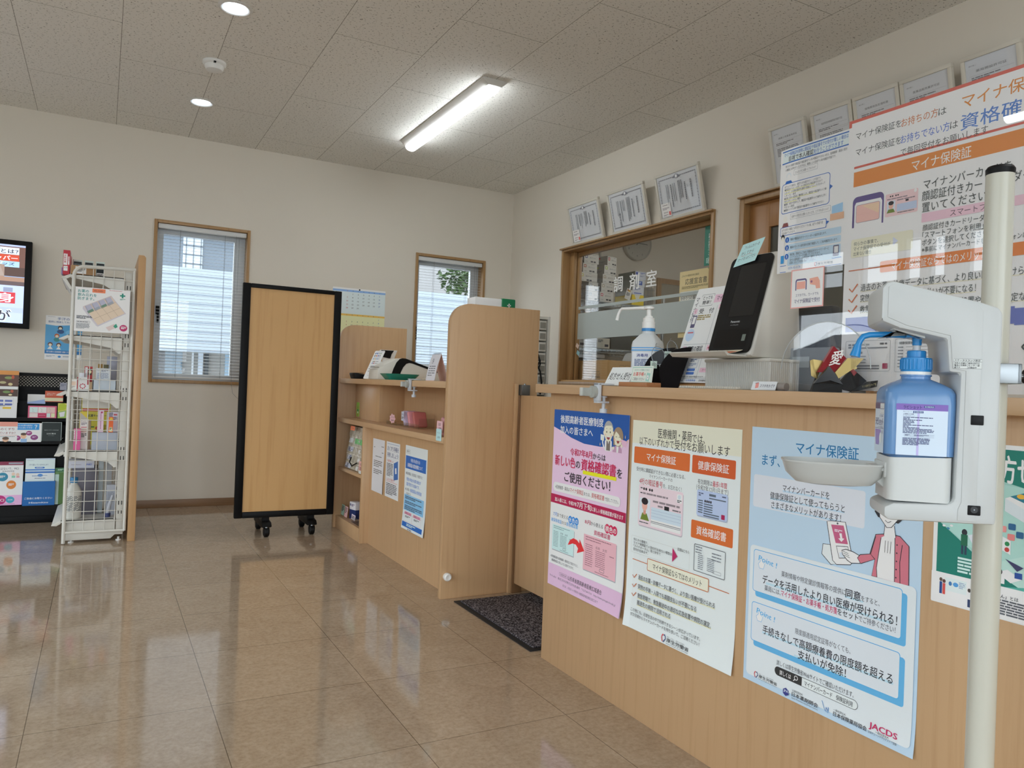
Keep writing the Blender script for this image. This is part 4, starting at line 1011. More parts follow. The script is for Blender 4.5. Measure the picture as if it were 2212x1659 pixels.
b = MB(); b.prism(band_o+band_i, 'y', 4.0985, 4.2615, BLACK); b.build('band', rg, label='black band')
b = MB(); b.box((1.3605, 4.115, 1.022), (1.372, 4.245, 1.026), pls('#8d8b84', .5)); b.build('paper_slot', rg)
S_ = Sheet((1.63, 4.0983, .972), UXB, UZD, 70, 8, '#cfcdc4'); S_.text(4, 1.5, 'Caps Register', 5, '#7d7b74', w=56); S_.build('nameplate', rg)
# customer display behind
cdsp = thing('customer_display', 'black and white customer display standing behind the payment sign', 'display', (1.575, 4.62, ZT))
dx_ = .172
b = MB(); b.prism([(x+dx_, z) for x, z in [(1.378, 1.09), (1.372, 1.145), (1.480, 1.145), (1.474, 1.130), (1.462, 1.095), (1.452, 1.084), (1.445, 1.088)]], 'y', 4.60, 4.64, WHITE, .003); b.build('display_head', cdsp)
b = MB(); b.prism([(x+dx_, z) for x, z in [(1.374, 1.1), (1.372, 1.143), (1.455, 1.143), (1.440, 1.120), (1.432, 1.092)]], 'y', 4.596, 4.600, BLACK); b.build('screen', cdsp)
b = MB(); b.cyl((1.410+dx_, 4.62, ZT), (1.410+dx_, 4.62, 1.09), .022, WHITE, 16); b.box((1.385+dx_-.02, 4.59, ZT), (1.465+dx_-.02, 4.65, ZT+.012), WHITE, .004); b.build('pole', cdsp)
# green coin tray
gt = thing('coin_tray', 'green plastic coin tray in front of the register', 'tray', (1.425, 3.92, ZT))
GRN = pls('#1f7d6c', .35)
b = MB()
def ring(rx, ry, z): return [(1.425+rx*q[0], 3.92+ry*q[1], z) for q in rrp(-1, -1, 1, 1, .5, 6)]
rings = [ring(.070, .055, ZT), ring(.096, .080, ZT+.031), ring(.0965, .0805, ZT+.033), ring(.092, .076, ZT+.033), ring(.067, .052, ZT+.004)]
n_ = len(rings[0]); b.add([p for r in rings for p in r], [(i*n_+j, i*n_+(j+1) % n_, (i+1)*n_+(j+1) % n_, (i+1)*n_+j) for i in range(4) for j in range(n_)]+[list(range(n_))[::-1], list(range(4*n_, 5*n_))], GRN)
b.build('tray_body', gt)
# desk calendar
dc = thing('desk_calendar', 'white and pink easel desk calendar at the desk end', 'calendar', (1.39, 3.32, ZT))
A0, A1, A2 = Vector((1.368, 3.295, ZT)), Vector((1.402, 3.30, 1.084)), Vector((1.445, 3.305, ZT))
wv = Vector((0, .10, 0))
b = MB(); pk_ = pap('#cbb3ae'); t_ = Vector((.0015, 0, 0))
b.add([A1-t_, A2-t_, A2+wv-t_, A1+wv-t_, A1+t_, A2+t_, A2+wv+t_, A1+wv+t_], [(0, 1, 2, 3), (4, 7, 6, 5), (0, 4, 5, 1), (1, 5, 6, 2), (2, 6, 7, 3), (3, 7, 4, 0)], pk_)
b.add([A0-t_, A1-t_, A1+wv-t_, A0+wv-t_, A0+t_, A1+t_, A1+wv+t_, A0+wv+t_], [(0, 1, 2, 3), (4, 7, 6, 5), (0, 4, 5, 1), (1, 5, 6, 2), (2, 6, 7, 3), (3, 7, 4, 0)], pk_); b.build('stand', dc)
u_ = -wv.normalized(); dn = (A0-A1).normalized()
S_ = Sheet(A1+wv-Vector((.003, 0, 0)), u_, dn, 110, 130, '#c8c9d2', thick=.001, warp=lambda x, y: .004*sin(pi*y/130)); S_.text(30, 20, '９', 30, '#5a5c66', bold=.03); S_.fine(14, 60, 82, 11, 5, '#6d7078', fill=.4); S_.build('pages', dc)
b = MB()
for i in range(7):
    c = A1+wv*(.1+.13*i); b.tube([c+Vector((.005*cos(t), 0, .005*sin(t))) for t in [k*pi/5 for k in range(10)]], .0008, STEEL, 5, closed=True)
b.build('spiral', dc)
yn = thing('paper_note', 'pale yellow folded note beside the desk calendar', 'note', (1.42, 3.13, ZT))
b = MB(); b.add([(1.37, 3.16, ZT), (1.44, 3.10, ZT), (1.46, 3.10, ZT+.030), (1.40, 3.16, ZT+.012), (1.37, 3.16, ZT+.0006), (1.441, 3.0995, ZT+.0006), (1.461, 3.0995, ZT+.0306), (1.401, 3.1595, ZT+.0126)], [(0, 1, 2, 3), (7, 6, 5, 4), (0, 4, 5, 1), (1, 5, 6, 2), (2, 6, 7, 3), (3, 7, 4, 0)], pap('#d9d2a4')); b.build('folded_sheet', yn)
# clamp hooks
CLW = pls('#c9cfd6', .35); CLG = pls('#a9aca6', .4)
def clamp(y, label, x=1.343):
    r_ = thing('cane_holder', label, 'clamp hook', (x-.01, y, .955), 'clamp hooks on the counters')
    b = MB(); b.box((x-.014, y-.013, .908), (x-.002, y+.013, .963), CLW, .002); b.box((x-.014, y-.013, .9575), (x+.045, y+.013, .963), CLW, .0015); b.box((x-.014, y-.011, .902), (x+.03, y+.011, .908), CLW, .0015); b.build('clamp_body', r_)
    b = MB(); b.cyl((x+.016, y, .924), (x+.016, y, .880), .0055, CLW, 12); b.cyl((x+.016, y, .924), (x+.016, y, .9195), .011, CLW, 16); sw_ = b.build('screw', r_)
    b = MB(); b.cyl((x+.016, y, .885), (x+.016, y, .872), .0115, CLW, 12); b.build('knob', sw_)
    b = MB(); b.cyl((x-.026, y+.006, .936), (x-.014, y+.006, .936), .0185, CLG, 22); b.box((x-.028, y+.006, .922), (x-.016, y+.058, .948), CLG, .002); b.box((x-.034, y+.050, .922), (x-.016, y+.062, .948), pls('#c8cac4', .35), .002); b.build('hook_arm', r_)
clamp(3.525, 'grey and white clamp hook on the checkout desk edge')
clamp(1.915, 'grey and white clamp hook on the main counter edge', 1.343)

# ---- on the ledge and in the cubbyholes
S_ = Sheet((1.4436, 4.748, .806), UXC, UZD, 60, 90, '#7fae4c', round_=8)
S_.poly([(22, 14), (26, 36), (30, 14), (34, 36), (40, 14), (38, 40), (24, 40)], '#8a5a34'); S_.ell(31, 52, 16, 10, '#1e6a44'); S_.ell(31, 64, 9, 8, '#dcd8c8'); S_.poly([(24, 70), (38, 70), (34, 86), (28, 86)], '#9a4a2c')
tag(S_.build('sticker', loc=(1.4436, 4.718, .716)), 'small green rounded sticker on the cubbyhole front', 'sticker')
PS = pls('#cf8f9a', .45)
hd = thing('card_stand', 'clear stand with a pink cloud-shaped price card on the ledge', 'stand', (1.46, 4.08, .7053))
b = MB(); b.box((1.44, 3.99, .7053), (1.50, 4.15, .709), CLEAR); b.box((1.44, 3.99, .7053), (1.443, 4.15, .722), CLEAR); b.build('base', hd)
S_ = Sheet((1.438, 4.098, .768), UXC, UZD, 104, 58, '#d9a9ae', round_=0); S_.v = []; S_.f = []; S_.m = []
S_.poly([(52+44*(1+.12*cos(7*t))*cos(t), 29+25*(1+.12*cos(7*t))*sin(t)) for t in [i*2*pi/42 for i in range(42)]], '#dba9b0'); S_.text(28, 14, 'コスメ', 12, '#5a3a44', w=48); S_.text(30, 32, '¥880', 12, '#5a3a44', w=46); S_.build('price_card', hd)
for i, (y, c, lb) in enumerate(((3.90, '#b8a8c0', 'lilac and blue pouch, leftmost of three leaning on the ledge'), (3.825, '#c4838a', 'dusty pink pouch, middle of three on the ledge'), (3.75, '#a8605c', 'brick pink pouch, rightmost of three on the ledge'))):
    pq = thing('cosmetic_pouch', lb, 'pouch', (1.48, y, .7053), 'pouches on the ledge')
    b = MB(); b.M = Matrix.Translation((1.45, y, .7053)) @ Matrix.Rotation(-.42, 4, 'X'); b.box((0, -.022, 0), (.075, .0, .085), pap(c, .3), .008, 3); b.build('pouch_body', pq)
    if i == 0:
        S_ = Sheet((1.4495, 3.935, .785), UXC, UZD, 40, 50, '#b9bfd6'); S_.text(6, 10, '5％', 12, '#3c3c5a', w=28); S_.fine(6, 28, 28, 5, 3); S_.build('printed_front', pq)
cl = thing('acrylic_box', 'clear acrylic box around the leaning pouches', 'box', (1.49, 3.80, .7053))
b = MB(); b.box((1.443, 3.66, .7053), (1.446, 3.93, .728), CLEAR); b.box((1.443, 3.655, .7053), (1.53, 3.658, .76), CLEAR); b.build('box_body', cl)
for nm, y0, z0, w_, h_, c, lb in (('price_note', 3.214, .774, 66, 52, '#d9aab0', 'pink handwritten price note at the ledge end'), ('price_note', 3.186, .740, 60, 54, '#a9ccd2', 'pale blue handwritten price note at the ledge end')):
    S_ = Sheet((1.357 if 'pink' in lb else 1.343, y0, z0), UXC, UZD, w_, h_, c, round_=4, thick=.001)
    if 'pink' in lb: S_.text(16, 8, '目薬', 14, '#4a3a40', w=28); S_.text(12, 26, '3,300-', 12, '#4a3a40', w=44)
    else: S_.text(10, 14, 'アロマミスト', 8, '#4a5a60', w=38); S_.text(14, 30, '1,650-', 13, '#4a5a60', w=34)
    tag(S_.build(nm, loc=tuple(S_.P(w_/2, h_))), lb, 'note')
pb = thing('pink_pouch', 'muted pink pouch standing behind the two price notes', 'pouch', (1.40, 3.20, .7053))
b = MB(); b.M = Matrix.Translation((1.40, 3.20, .7053)) @ Matrix.Rotation(.15, 4, 'X'); b.box((-.02, -.055, 0), (.02, .04, .082), pap('#b4848a', .3), .01, 3); b.build('pouch_body', pb)
# bagged goods hanging in the upper cubby
bg_ = thing('bagged_goods', 'goods in clear plastic bag with an orange price tag in the cubby', 'bag', (1.42, 4.56, .391))
b = MB(); b.prism([(1.385, .392), (1.60, .392), (1.60, .64), (1.47, .655), (1.42, .64)], 'y', 4.36, 4.72, pap('#9a9486', .5), .008); b.build('contents', bg_)
F0 = Vector((1.38, 4.745, .655)); nd_ = Vector((-.035, 0, -.26)).normalized()
S_ = Sheet(F0+Vector((.034, 0, 0)), UXC, nd_, 420, 262, '#a49e90', thick=.002, gloss=.2, warp=lambda x, y: .003*sin(x*.09+y*.05)+.002*sin(x*.2-y*.11))
S_.rect(0, 62, 420, 70, '#bdb8ac'); S_.rect(130, 70, 330, 104, '#6fae74'); S_.rect(10, 72, 90, 104, '#c9ced6'); S_.rect(350, 74, 390, 104, '#c4b48a')
for y in (120, 170, 222): S_.rect(0, y, 420, y+5, '#c4bfb4'); S_.rect(20, y+8, 120, y+38, '#b4b8c4'); S_.fine(26, y+12, 80, 9, 3, '#4a4e66'); S_.ell(260, y+26, 26, 14, '#cfd0d0')
for a, c in (((100, 40), (300, 130)), ((180, 40), (360, 200)), ((60, 60), (250, 180)), ((280, 30), (420, 90)), ((210, 110), (330, 260)), ((20, 180), (120, 250))): S_.line([a, ((a[0]+c[0])/2+10, (a[1]+c[1])/2), c], 5, '#dcdee0')
S_.build('wrapper', bg_)
S_ = Sheet((1.377, 4.63, .662), UXC, (-.1, 0, -1), 88, 26, '#e5704a'); S_.text(12, 7, '2,750-', 12, '#7a3420', w=60); S_.build('price_tag', bg_, label='orange price tag')
b = MB(); b.tube([(1.372, 4.47, .445), (1.365, 4.54, .42), (1.368, 4.60, .44), (1.372, 4.58, .47)], .004, BLACK, 8); b.build('cord', bg_)
S_ = Sheet((1.358, 4.375, .470), UXC, UZD, 82, 74, '#d9a6a0', thick=.001); S_.text(18, 12, '体温計', 13, '#5a3a3c', w=40); S_.fine(14, 34, 50, 7, 3, '#7a4a4c'); S_.rect(0, 56, 82, 74, '#c9d0d6')
tag(S_.build('price_card', loc=(1.358, 4.334, .396)), 'pink price card at the front of the upper cubby', 'card')
# lower cubby
Z = .0805
bx = thing('medicine_box', 'white and navy medicine box in the bottom cubby', 'box', (1.43, 4.62, Z))
b = MB(); b.M = ob((1.43, 4.63, Z), .25); b.box((-.025, -.035, 0), (.025, .035, .105), pap('#c9c6c8'), .001); b.box((-.0253, -.0353, .0), (.0253, .0353, .058), pap('#23305c'), .001); b.build('carton', bx)
S_ = Sheet((1.397, 4.655, Z+.10), (.25, -.97, 0), UZD, 62, 40, '#c9c6c8'); S_.rect(4, 6, 14, 20, '#2a3560'); S_.fine(20, 8, 36, 8, 2, '#5a4a6a'); S_.build('printed_front', bx)
rp_ = thing('red_pouch', 'red packet leaning in the bottom cubby beside the medicine box', 'packet', (1.46, 4.42, Z))
b = MB(); b.M = Matrix.Translation((1.44, 4.46, Z+.004)) @ Matrix.Rotation(.35, 4, 'X'); b.box((0, -.06, .0), (.03, .06, .10), pap('#a02c38', .3), .006); b.build('packet_body', rp_)
for nm, x, y0, z1_, w_, h_, c, lb in (('price_card', 1.388, 4.79, .150, 62, 66, '#9cc4b8', 'mint green price card in the bottom cubby'), ('price_card', 1.386, 4.71, .150, 62, 66, '#d9a8a8', 'pink price card in the bottom cubby'), ('price_card', 1.384, 4.56, .124, 74, 32, '#cfc4d0', 'small lilac-white price card in the bottom cubby')):
    S_ = Sheet((x, y0, z1_), UXC, (-.12, 0, -1), w_, h_, c, thick=.001); S_.fine(8, 8, w_-18, 9, max(2, int(h_/14)), '#4a4a52')
    tag(S_.build(nm, loc=tuple(S_.P(w_/2, h_))), lb, 'card')
ct = thing('clear_tray', 'clear plastic tray at the front of the bottom cubby', 'tray', (1.40, 4.42, Z))
b = MB(); b.box((1.372, 4.32, Z), (1.375, 4.53, Z+.035), CLEAR); b.box((1.372, 4.32, Z), (1.50, 4.53, Z+.003), CLEAR); b.box((1.372, 4.317, Z), (1.50, 4.32, Z+.035), CLEAR); b.build('tray_body', ct)

# ---------------------------------------------------------------- swing gate, mat, drawer rack behind
ga_ = thing('swing_gate', 'low beech swing gate between checkout desk and main counter', 'gate', (1.70, 2.7, .045))
b = MB(); b.box((1.69, 2.34, .045), (1.715, 3.035, .905), WOOD, .0015); b.build('gate_panel', ga_)
b = MB(); b.box((1.662, 3.036, 0), (1.680, 3.049, .956), WOOD, .001); b.box((1.680, 3.030, .0), (1.73, 3.049, .905), mat('dark_brown_laminate', '#7a5a3c', .5), .001); b.build('jamb', ga_)  # rear piece of the jamb is a darker brown
b = MB(); b.box((1.682, 3.012, .905), (1.727, 3.048, .953), mat('hinge_grey', '#6d6f70', .35, .8), .003); b.cyl((1.70, 3.018, .900), (1.70, 3.018, .958), .005, STEEL, 12); b.build('hinge', ga_)
mt_ = thing('entrance_mat', 'speckled grey mat with black rubber edge by the swing gate', 'mat', (1.75, 2.67, 0))
mm = mat('speckled_mat_pile', '#4a4648', .95, spec=.1)
n, l, bb = nodes(mm); t = N(n, 'ShaderNodeTexCoord'); vo = N(n, 'ShaderNodeTexNoise', Scale=160., Detail=2.5, Roughness=.6); rp = ramp(n, [(.40, '#1f1c1f'), (.5, '#4c474a'), (.62, '#8a8488')])
l.new(t.outputs['Object'], vo.inputs['Vector']); l.new(vo.outputs[0], rp.inputs[0]); l.new(rp.outputs[0], bb.inputs['Base Color'])
bp = N(n, 'ShaderNodeBump', Strength=1., Distance=.004); l.new(vo.outputs[0], bp.inputs['Height']); l.new(bp.outputs[0], bb.inputs['Normal'])
b = MB(); b.box((1.378, 2.332, 0), (2.2, 3.0, .004), mat('black_rubber', '#121113', .7), .001); b.build('rubber_edge', mt_)
b = MB(); b.box((1.40, 2.352, .004), (2.18, 2.98, .010), mm, .002); b.build('pile', mt_)

wr = thing('drawer_rack', 'white small-parts drawer rack behind the tall desk panel', 'rack', (2.35, 4.42, 0))
WR = pls('#cfccc2', .5); DK = pls('#8d8a80', .6)
b = MB(); b.box((2.02, 4.345, 0), (2.62, 4.60, .02), WR); b.box((2.02, 4.345, 1.40), (2.62, 4.60, 1.418), WR); b.box((2.02, 4.59, 0), (2.62, 4.60, 1.41), WR)
for x in (2.02, 2.607): b.box((x, 4.335, 0), (x+.013, 4.60, 1.418), WR)
b.build('carcass', wr)
b = MB()
for i in range(19):
    z = .03+i*.0722
    for j in range(9):
        x = 2.036+j*.0634; b.box((x, 4.35, z), (x+.058, 4.36, z+.062), WR, .002); b.box((x+.008, 4.347, z+.012), (x+.050, 4.3505, z+.050), DK)
b.build('drawer_fronts', wr)
b = MB(); b.tube([(2.53, 4.335, 1.17), (2.545, 4.325, 1.12), (2.53, 4.33, 1.09), (2.55, 4.325, 1.05), (2.56, 4.32, .98), (2.555, 4.325, .90)], .006, BLACK, 8); b.tube([(2.52, 4.33, 1.12), (2.54, 4.32, 1.13), (2.55, 4.33, 1.10), (2.535, 4.325, 1.07)], .005, BLACK, 8)
tag(b.build('cable', loc=(2.54, 4.33, .9)), 'black looped cable hanging on the drawer rack front', 'cable')
fa = thing('first_aid_box', 'green and white first-aid box showing above the tall desk panel', 'box', (2.22, 4.45, 1.4185))
b = MB(); b.box((2.08, 4.38, 1.4185), (2.36, 4.50, 1.51), pap('#d6dade'), .003); b.build('carton', fa)
b = MB(); b.box((2.27, 4.374, 1.4185), (2.372, 4.506, 1.516), pap('#1a6a44', .35), .008); b.build('lid', fa, label='green end with white cross')
b = MB(); b.box((2.310, 4.3725, 1.468), (2.336, 4.3740, 1.476), pap('#e6ece8')); b.box((2.319, 4.3725, 1.459), (2.327, 4.3740, 1.485), pap('#e6ece8')); b.build('white_cross', fa)
# ================================================================ main counter with its posters
ct_ = thing('main_counter', 'long beech reception counter covered with posters', 'counter', (1.6, 1.0, 0))
b = MB(); b.box((1.385, -.6, 0), (1.405, 2.27, .925), WOOD, .001); b.build('front_panel', ct_)
b = MB(); b.box((1.405, 2.25, 0), (1.86, 2.27, .925), WOOD, .001); b.build('end_panel', ct_)
b = MB(); b.box((1.345, -.6, .925), (1.92, 2.31, .9552), WOODX, .0015); b.build('worktop', ct_)
b = MB(); b.box((1.40, -.6, .0), (1.86, 2.25, .03), WOOD); b.box((1.84, -.6, .03), (1.86, 2.25, .925), WOOD); b.build('back_panel', ct_)
XC = 1.3840
def on_counter(y, z, w_, h_, **k): return Sheet((XC, y, z), UXC, UZD, w_, h_, **k)
PGRP = 'posters on the main counter'
# ---- poster A: pink, new certificate colours
wp = lambda x, y: .012*max(0, (y-470)/130)**2*(x/430)+.004*max(0, (x-330)/100)**2
A = on_counter(2.239, .870, 431, 601, base='#c9c6d4', warp=wp)
INK, RED_, WINE = '#2e2a30', '#b5224e', '#a31f4a'
PNK = '#d4b4cc'
A.rect(0, 0, 431, 318, PNK)
A.poly([(0, 0), (431, 0), (431, 70), (400, 88), (350, 101), (279, 106), (188, 104), (110, 90), (50, 72), (0, 60)], '#1f4f96')
A.text(41, 17, '後期高齢者医療制度', 27, '#e6ecf6', w=252, bold=.03); A.text(41, 53, '加入の皆さまへ', 26, '#e6ecf6', w=196, bold=.03)
SK, HR1, HR2 = '#d9cdb8', '#9a9a98', '#8d7a66'
A.poly(rrp(303, 82, 340, 116, 6), '#dfe2e4'); A.poly([(312, 84), (332, 84), (332, 114), (312, 114)], '#6f665f'); A.poly([(318, 84), (326, 84), (322, 94)], '#e8e8e8'); A.poly([(280, 66), (300, 68), (298, 86), (280, 84)], '#c9d2d8'); A.line([(300, 108), (292, 92), (292, 84)], 6, '#e2e4e6'); A.ell(292, 82, 5, 5, SK)
A.ell(321, 52, 25, 30, HR1); A.ell(299, 60, 5, 7, SK); A.ell(345, 60, 5, 7, SK); A.poly([(300, 44), (308, 38), (336, 36), (344, 44), (343, 66), (334, 82), (321, 87), (308, 82), (299, 66)], SK)
for x in (312, 331): A.ell(x, 57, 2.2, 3.2, '#3a3430'); A.line([(x-4, 47), (x+3, 46)], 1.4, '#8a8a88')
A.ell(306, 66, 3.5, 3, '#e0b3a0'); A.ell(338, 66, 3.5, 3, '#e0b3a0'); A.poly([(312, 70), (332, 70), (328, 79), (322, 81), (315, 78)], '#8a3a3c'); A.poly([(313, 70), (331, 70), (330, 73), (314, 73)], '#f0f0ee')
A.poly([(346, 116), (352, 100), (362, 96), (384, 96), (394, 104), (396, 116)], '#b08aa4'); A.poly([(366, 96), (378, 96), (376, 116), (367, 116)], '#e4e2e6')
A.ell(374, 68, 27, 30, HR2); A.poly([(350, 96), (348, 66), (356, 50), (372, 46), (388, 54), (400, 86), (396, 98), (388, 96), (382, 88)], HR2); A.poly([(352, 66), (362, 52), (376, 60), (394, 78), (390, 90), (374, 97), (358, 92)], SK)
for x in (364, 381): A.line([(x-4, 70), (x, 67), (x+4, 70)], 1.5, '#3a3430')
A.ell(356, 78, 4, 3.5, '#e4a394'); A.ell(389, 80, 4, 3.5, '#e4a394'); A.poly([(366, 80), (382, 80), (378, 88), (370, 88)], '#8a3a3c')
A.poly([(392, 74), (420, 78), (418, 96), (394, 94)], '#d9a9c0'); A.ell(394, 94, 5, 5, SK); A.ell(350, 104, 5, 5, SK)
for x, y in ((280, 98), (412, 66), (424, 78)): A.poly([(x, y-6), (x+2, y), (x, y+6), (x-2, y)], '#d9b48a')
A.text(110, 124, '令和7年8月', 24, RED_, w=128, bold=.02); A.text(242, 128, 'からは', 21, INK, w=70, bold=.015)
A.rect(190, 190, 372, 202, '#e3d21f')
A.text(17, 154, '新しい色', 36, RED_, w=126, bold=.03); A.text(146, 160, 'の', 28, INK, w=26, bold=.02); A.text(178, 153, '資格確認書', 38, RED_, w=192, bold=.035); A.text(374, 162, 'を', 30, INK, w=29, bold=.02)
A.text(80, 205, 'ご使用ください！', 34, INK, w=262, bold=.025)
A.rr(13, 248, 399, 279, 14, '#d3d8e0'); A.text(26, 257, '※医療機関・薬局は', 13, INK, w=90); A.text(118, 255, 'マイナ保険証', 16, '#a8383c', w=80, bold=.02); A.text(200, 258, 'または、', 12, INK, w=38); A.text(244, 255, '資格確認書', 16, '#a8383c', w=70, bold=.02); A.text(316, 258, 'で受診してください。', 12, INK, w=74)
A.rect(0, 290, 431, 320, WINE); A.text(26, 299, '加入者には、令和7年', 14, '#efdfe6', w=136, bold=.03); A.text(164, 294, '7月下旬', 20, '#efdfe6', w=82, bold=.035); A.text(248, 299, 'に新しい資格確認書が届きます', 14, '#efdfe6', w=170, bold=.03)
A.rect(0, 320, 431, 528, '#cfd4dc')
A.text(20, 350, '7月', 14, '#3a76b8', w=24, bold=.02); A.text(46, 351, 'まで使える', 13, INK, w=66)
for i, ch in enumerate('水色の'): A.ell(127+i*19, 361, 12, 12.5, '#2c7cc4')
for i, ch in enumerate('水色の'): A.text(127+i*19, 353, ch, 16, '#e6eef6', align='c', bold=.04)
A.text(8, 372, '被保険者証', 13, '#3a8ac4', w=66, bold=.02); A.text(75, 373, 'または', 11, INK, w=28); A.text(104, 372, '資格確認書', 13, '#3a8ac4', w=70, bold=.02)
def cert(x0, y0, x1, y1, c, c2, ink):
    A.rect(x0+3, y0+3, x1+3, y1+3, '#9a9ca4'); A.rect(x0, y0, x1, y1, c)
    w_, h_ = x1-x0, y1-y0
    A.fine(x0+w_*.06, y0+h_*.05, w_*.8, h_*.035, 1, ink); A.fine(x0+w_*.06, y0+h_*.12, w_*.5, h_*.035, 1, ink); A.text(x0+w_*.38, y0+h_*.24, '長寿　太郎', h_*.085, ink, w=w_*.34)
    for i in range(11): A.fine(x0+w_*.06, y0+h_*(.26+.058*i), w_*.24, h_*.032, 1, ink); 
    for i in range(9): A.fine(x0+w_*.38, y0+h_*(.36+.052*i), w_*.30, h_*.03, 1, ink)
    A.fine(x0+w_*.80, y0+h_*.38, w_*.14, h_*.035, 1, ink); A.rline(x0+w_*.52, y0+h_*.83, x0+w_*.66, y0+h_*.90, 2, 1.2, '#3a3a3e'); A.fine(x0+w_*.38, y0+h_*.94, w_*.42, h_*.03, 1, ink)
cert(18, 393, 153, 478, '#b6d3d4', 0, '#5d7a80'); cert(211, 391, 388, 504, '#d3a4ae', 0, '#8a5c66')
A.poly([(118, 446), (130, 428), (150, 418), (172, 420), (186, 428), (187, 414), (216, 447), (174, 462), (180, 446), (166, 436), (146, 436), (132, 442)], '#c92f34')
A.text(13, 498, '※資格確認書も医療機関・薬局窓口で提示すると、', 9, '#4c4c54', w=172); A.text(20, 511, '被保険者証と同じように受診できます。', 9, '#4c4c54', w=140)
A.text(213, 344, '8月', 14, WINE, w=32, bold=.02); A.text(247, 345, 'から使える', 13, INK, w=66)
for i, ch in enumerate('桃色の'): A.ell(336+i*20, 353, 13.5, 14.5, '#b8244e')
for i, ch in enumerate('桃色の'): A.text(336+i*20, 344, ch, 18, '#f2e2e8', align='c', bold=.04)
A.text(266, 369, '資格確認書', 16, '#b03a5c', w=88, bold=.02)
A.rect(0, 528, 431, 601, '#c9a9c4')
A.rline(74, 547, 126, 558, 5, .8, '#6a5a68'); A.text(80, 549, 'お問合せ先', 7, INK, w=40); A.text(129, 545, '山形県後期高齢者医療広域連合', 15, INK, w=196, bold=.02)
A.text(13, 565, '〒991-8501　寒河江市大字寒河江字久保6番地　℡0237-84-7100　https://www.yamagata-kouiki.jp/', 8.5, '#4a4450', w=392); A.text(100, 581, 'または、お住まいの市町村の後期高齢者医療担当窓口まで', 8.5, '#4a4450', w=210)
tag(A.build('poster', loc=(XC, 2.02, .27)), 'pink and navy poster with an elderly couple, leftmost on the counter', 'poster', PGRP)
# ---- poster B: white with orange headers
wp = lambda x, y: .008*max(0, (y-480)/120)**2+.004*max(0, (40-x)/40)**2*(y/600)
B = on_counter(1.796, .858, 433, 602, base='#c9d0d8', warp=wp)
B.rect(0, 0, 433, 67, '#cbcbb9')
B.text(115, 17, '医療機関・薬局', 28, '#33332e', w=138, bold=.015); B.text(254, 22, 'では、', 24, '#33332e', w=50, bold=.01); B.text(33, 46, '以下のいずれかで', 24, '#33332e', w=150, bold=.01); B.text(186, 44, '受付', 27, '#33332e', w=46, bold=.01); B.text(234, 46, 'を', 22, '#33332e', w=20, bold=.01); B.text(256, 44, 'お願いします', 27, '#33332e', w=138, bold=.01)
OR = '#c0622f'; OR2 = '#b9532a'
for x0, y0, x1, y1, t_, tx, tw, c in ((11, 77, 250, 125, 'マイナ保険証', 68, 126, OR), (259, 78, 416, 125, '健康保険証', 281, 112, OR2), (264, 248, 415, 295, '資格確認書', 284, 108, OR)):
    B.rr(x0, y0, x1, y1, 4, c); B.text(tx, (y0+y1)/2-11, t_, 23, '#eee6de', w=tw, bold=.015)
B.text(24, 135, '受付時に', 12, '#3f4044', w=42); B.text(67, 135, '顔認証', 12, '#3f4044', w=32, bold=.02); B.text(100, 135, 'ができない際に必要となる、', 12, '#3f4044', w=134); B.text(83, 150, 'マイナンバーカードの', 11, '#3f4044', w=100); B.text(39, 165, '4桁の暗証番号', 18, '#a8283c', w=104, bold=.015); B.text(145, 169, 'を、お忘れなく！', 13, '#3f4044', w=76)
B.text(283, 138, '有効期限は', 14, '#3f4044', w=54); B.text(338, 137, '最長1年間', 15, '#a8283c', w=50, bold=.02); B.text(278, 153, '（令和7年12月1日まで）', 15, '#3f4044', w=116)
B.rr(42, 187, 231, 304, 6, '#a8a4ac'); B.rr(39, 183, 229, 301, 6, '#d8bfc6')
B.fine(46, 192, 10, 5, 1); [B.ell(62+i*10+(6 if i > 1 else 0), 195, 4, 4, '#2c2a2c') for i in range(4)]; B.fine(46, 206, 10, 5, 1); B.fine(58, 205, 112, 8, 1, '#84787e'); B.rr(204, 190, 225, 214, 5, '#dfe3e6'); B.ell(214, 198, 6, 6, '#b8c4cc'); B.fine(206, 206, 17, 4, 2, '#3a3a3e')
B.rect(44, 222, 92, 284, '#c4cbd4'); B.poly([(50, 284), (58, 264), (78, 264), (90, 284)], '#66782f'); B.rect(63, 250, 74, 268, '#c08a7a'); B.ell(68, 242, 12, 15, '#d0a294'); B.ell(68, 230, 15, 10, '#1f1d20'); B.fine(104, 222, 118, 9, 1, '#84787e'); B.fine(126, 233, 22, 8, 1, '#84787e'); B.rect(154, 231, 174, 243, '#1f1f21'); B.fine(188, 235, 34, 6, 1, '#6a6468')
B.rect(98, 242, 224, 276, '#b7c6da'); [B.line([(98, y), (224, y)], .7, '#8a9cb4') for y in (250, 258, 267)]; B.rect(98, 276, 224, 296, '#cfd4da'); B.line([(98, 282), (224, 282)], 1.6, '#55585e'); B.line([(98, 286), (224, 286)], 1.2, '#55585e'); B.fine(46, 290, 42, 4, 1)
B.rr(285, 169, 395, 236, 5, '#9aa4b8'); B.rr(283, 166, 393, 233, 5, '#a5b4d4')
B.fine(289, 173, 18, 5, 2, '#4c5570'); B.rect(328, 172, 352, 178, '#55606e'); B.fine(374, 172, 14, 5, 1, '#4c5570'); B.rect(328, 182, 388, 185, '#55606e'); [B.ell(314+i*7, 193, 3, 3.5, '#2c2a33') for i in range(4)]
for i in range(6): B.rect(289, 192+i*6, 306, 195+i*6, '#55606e'); B.rect(310, 199+i*6, 342 if i < 4 else 366, 202+i*6, '#55606e')
B.rr(374, 218, 386, 230, 1.5, '#9a1f4c')
B.rline(281, 309, 393, 378, 3, 1.6, '#55585e')
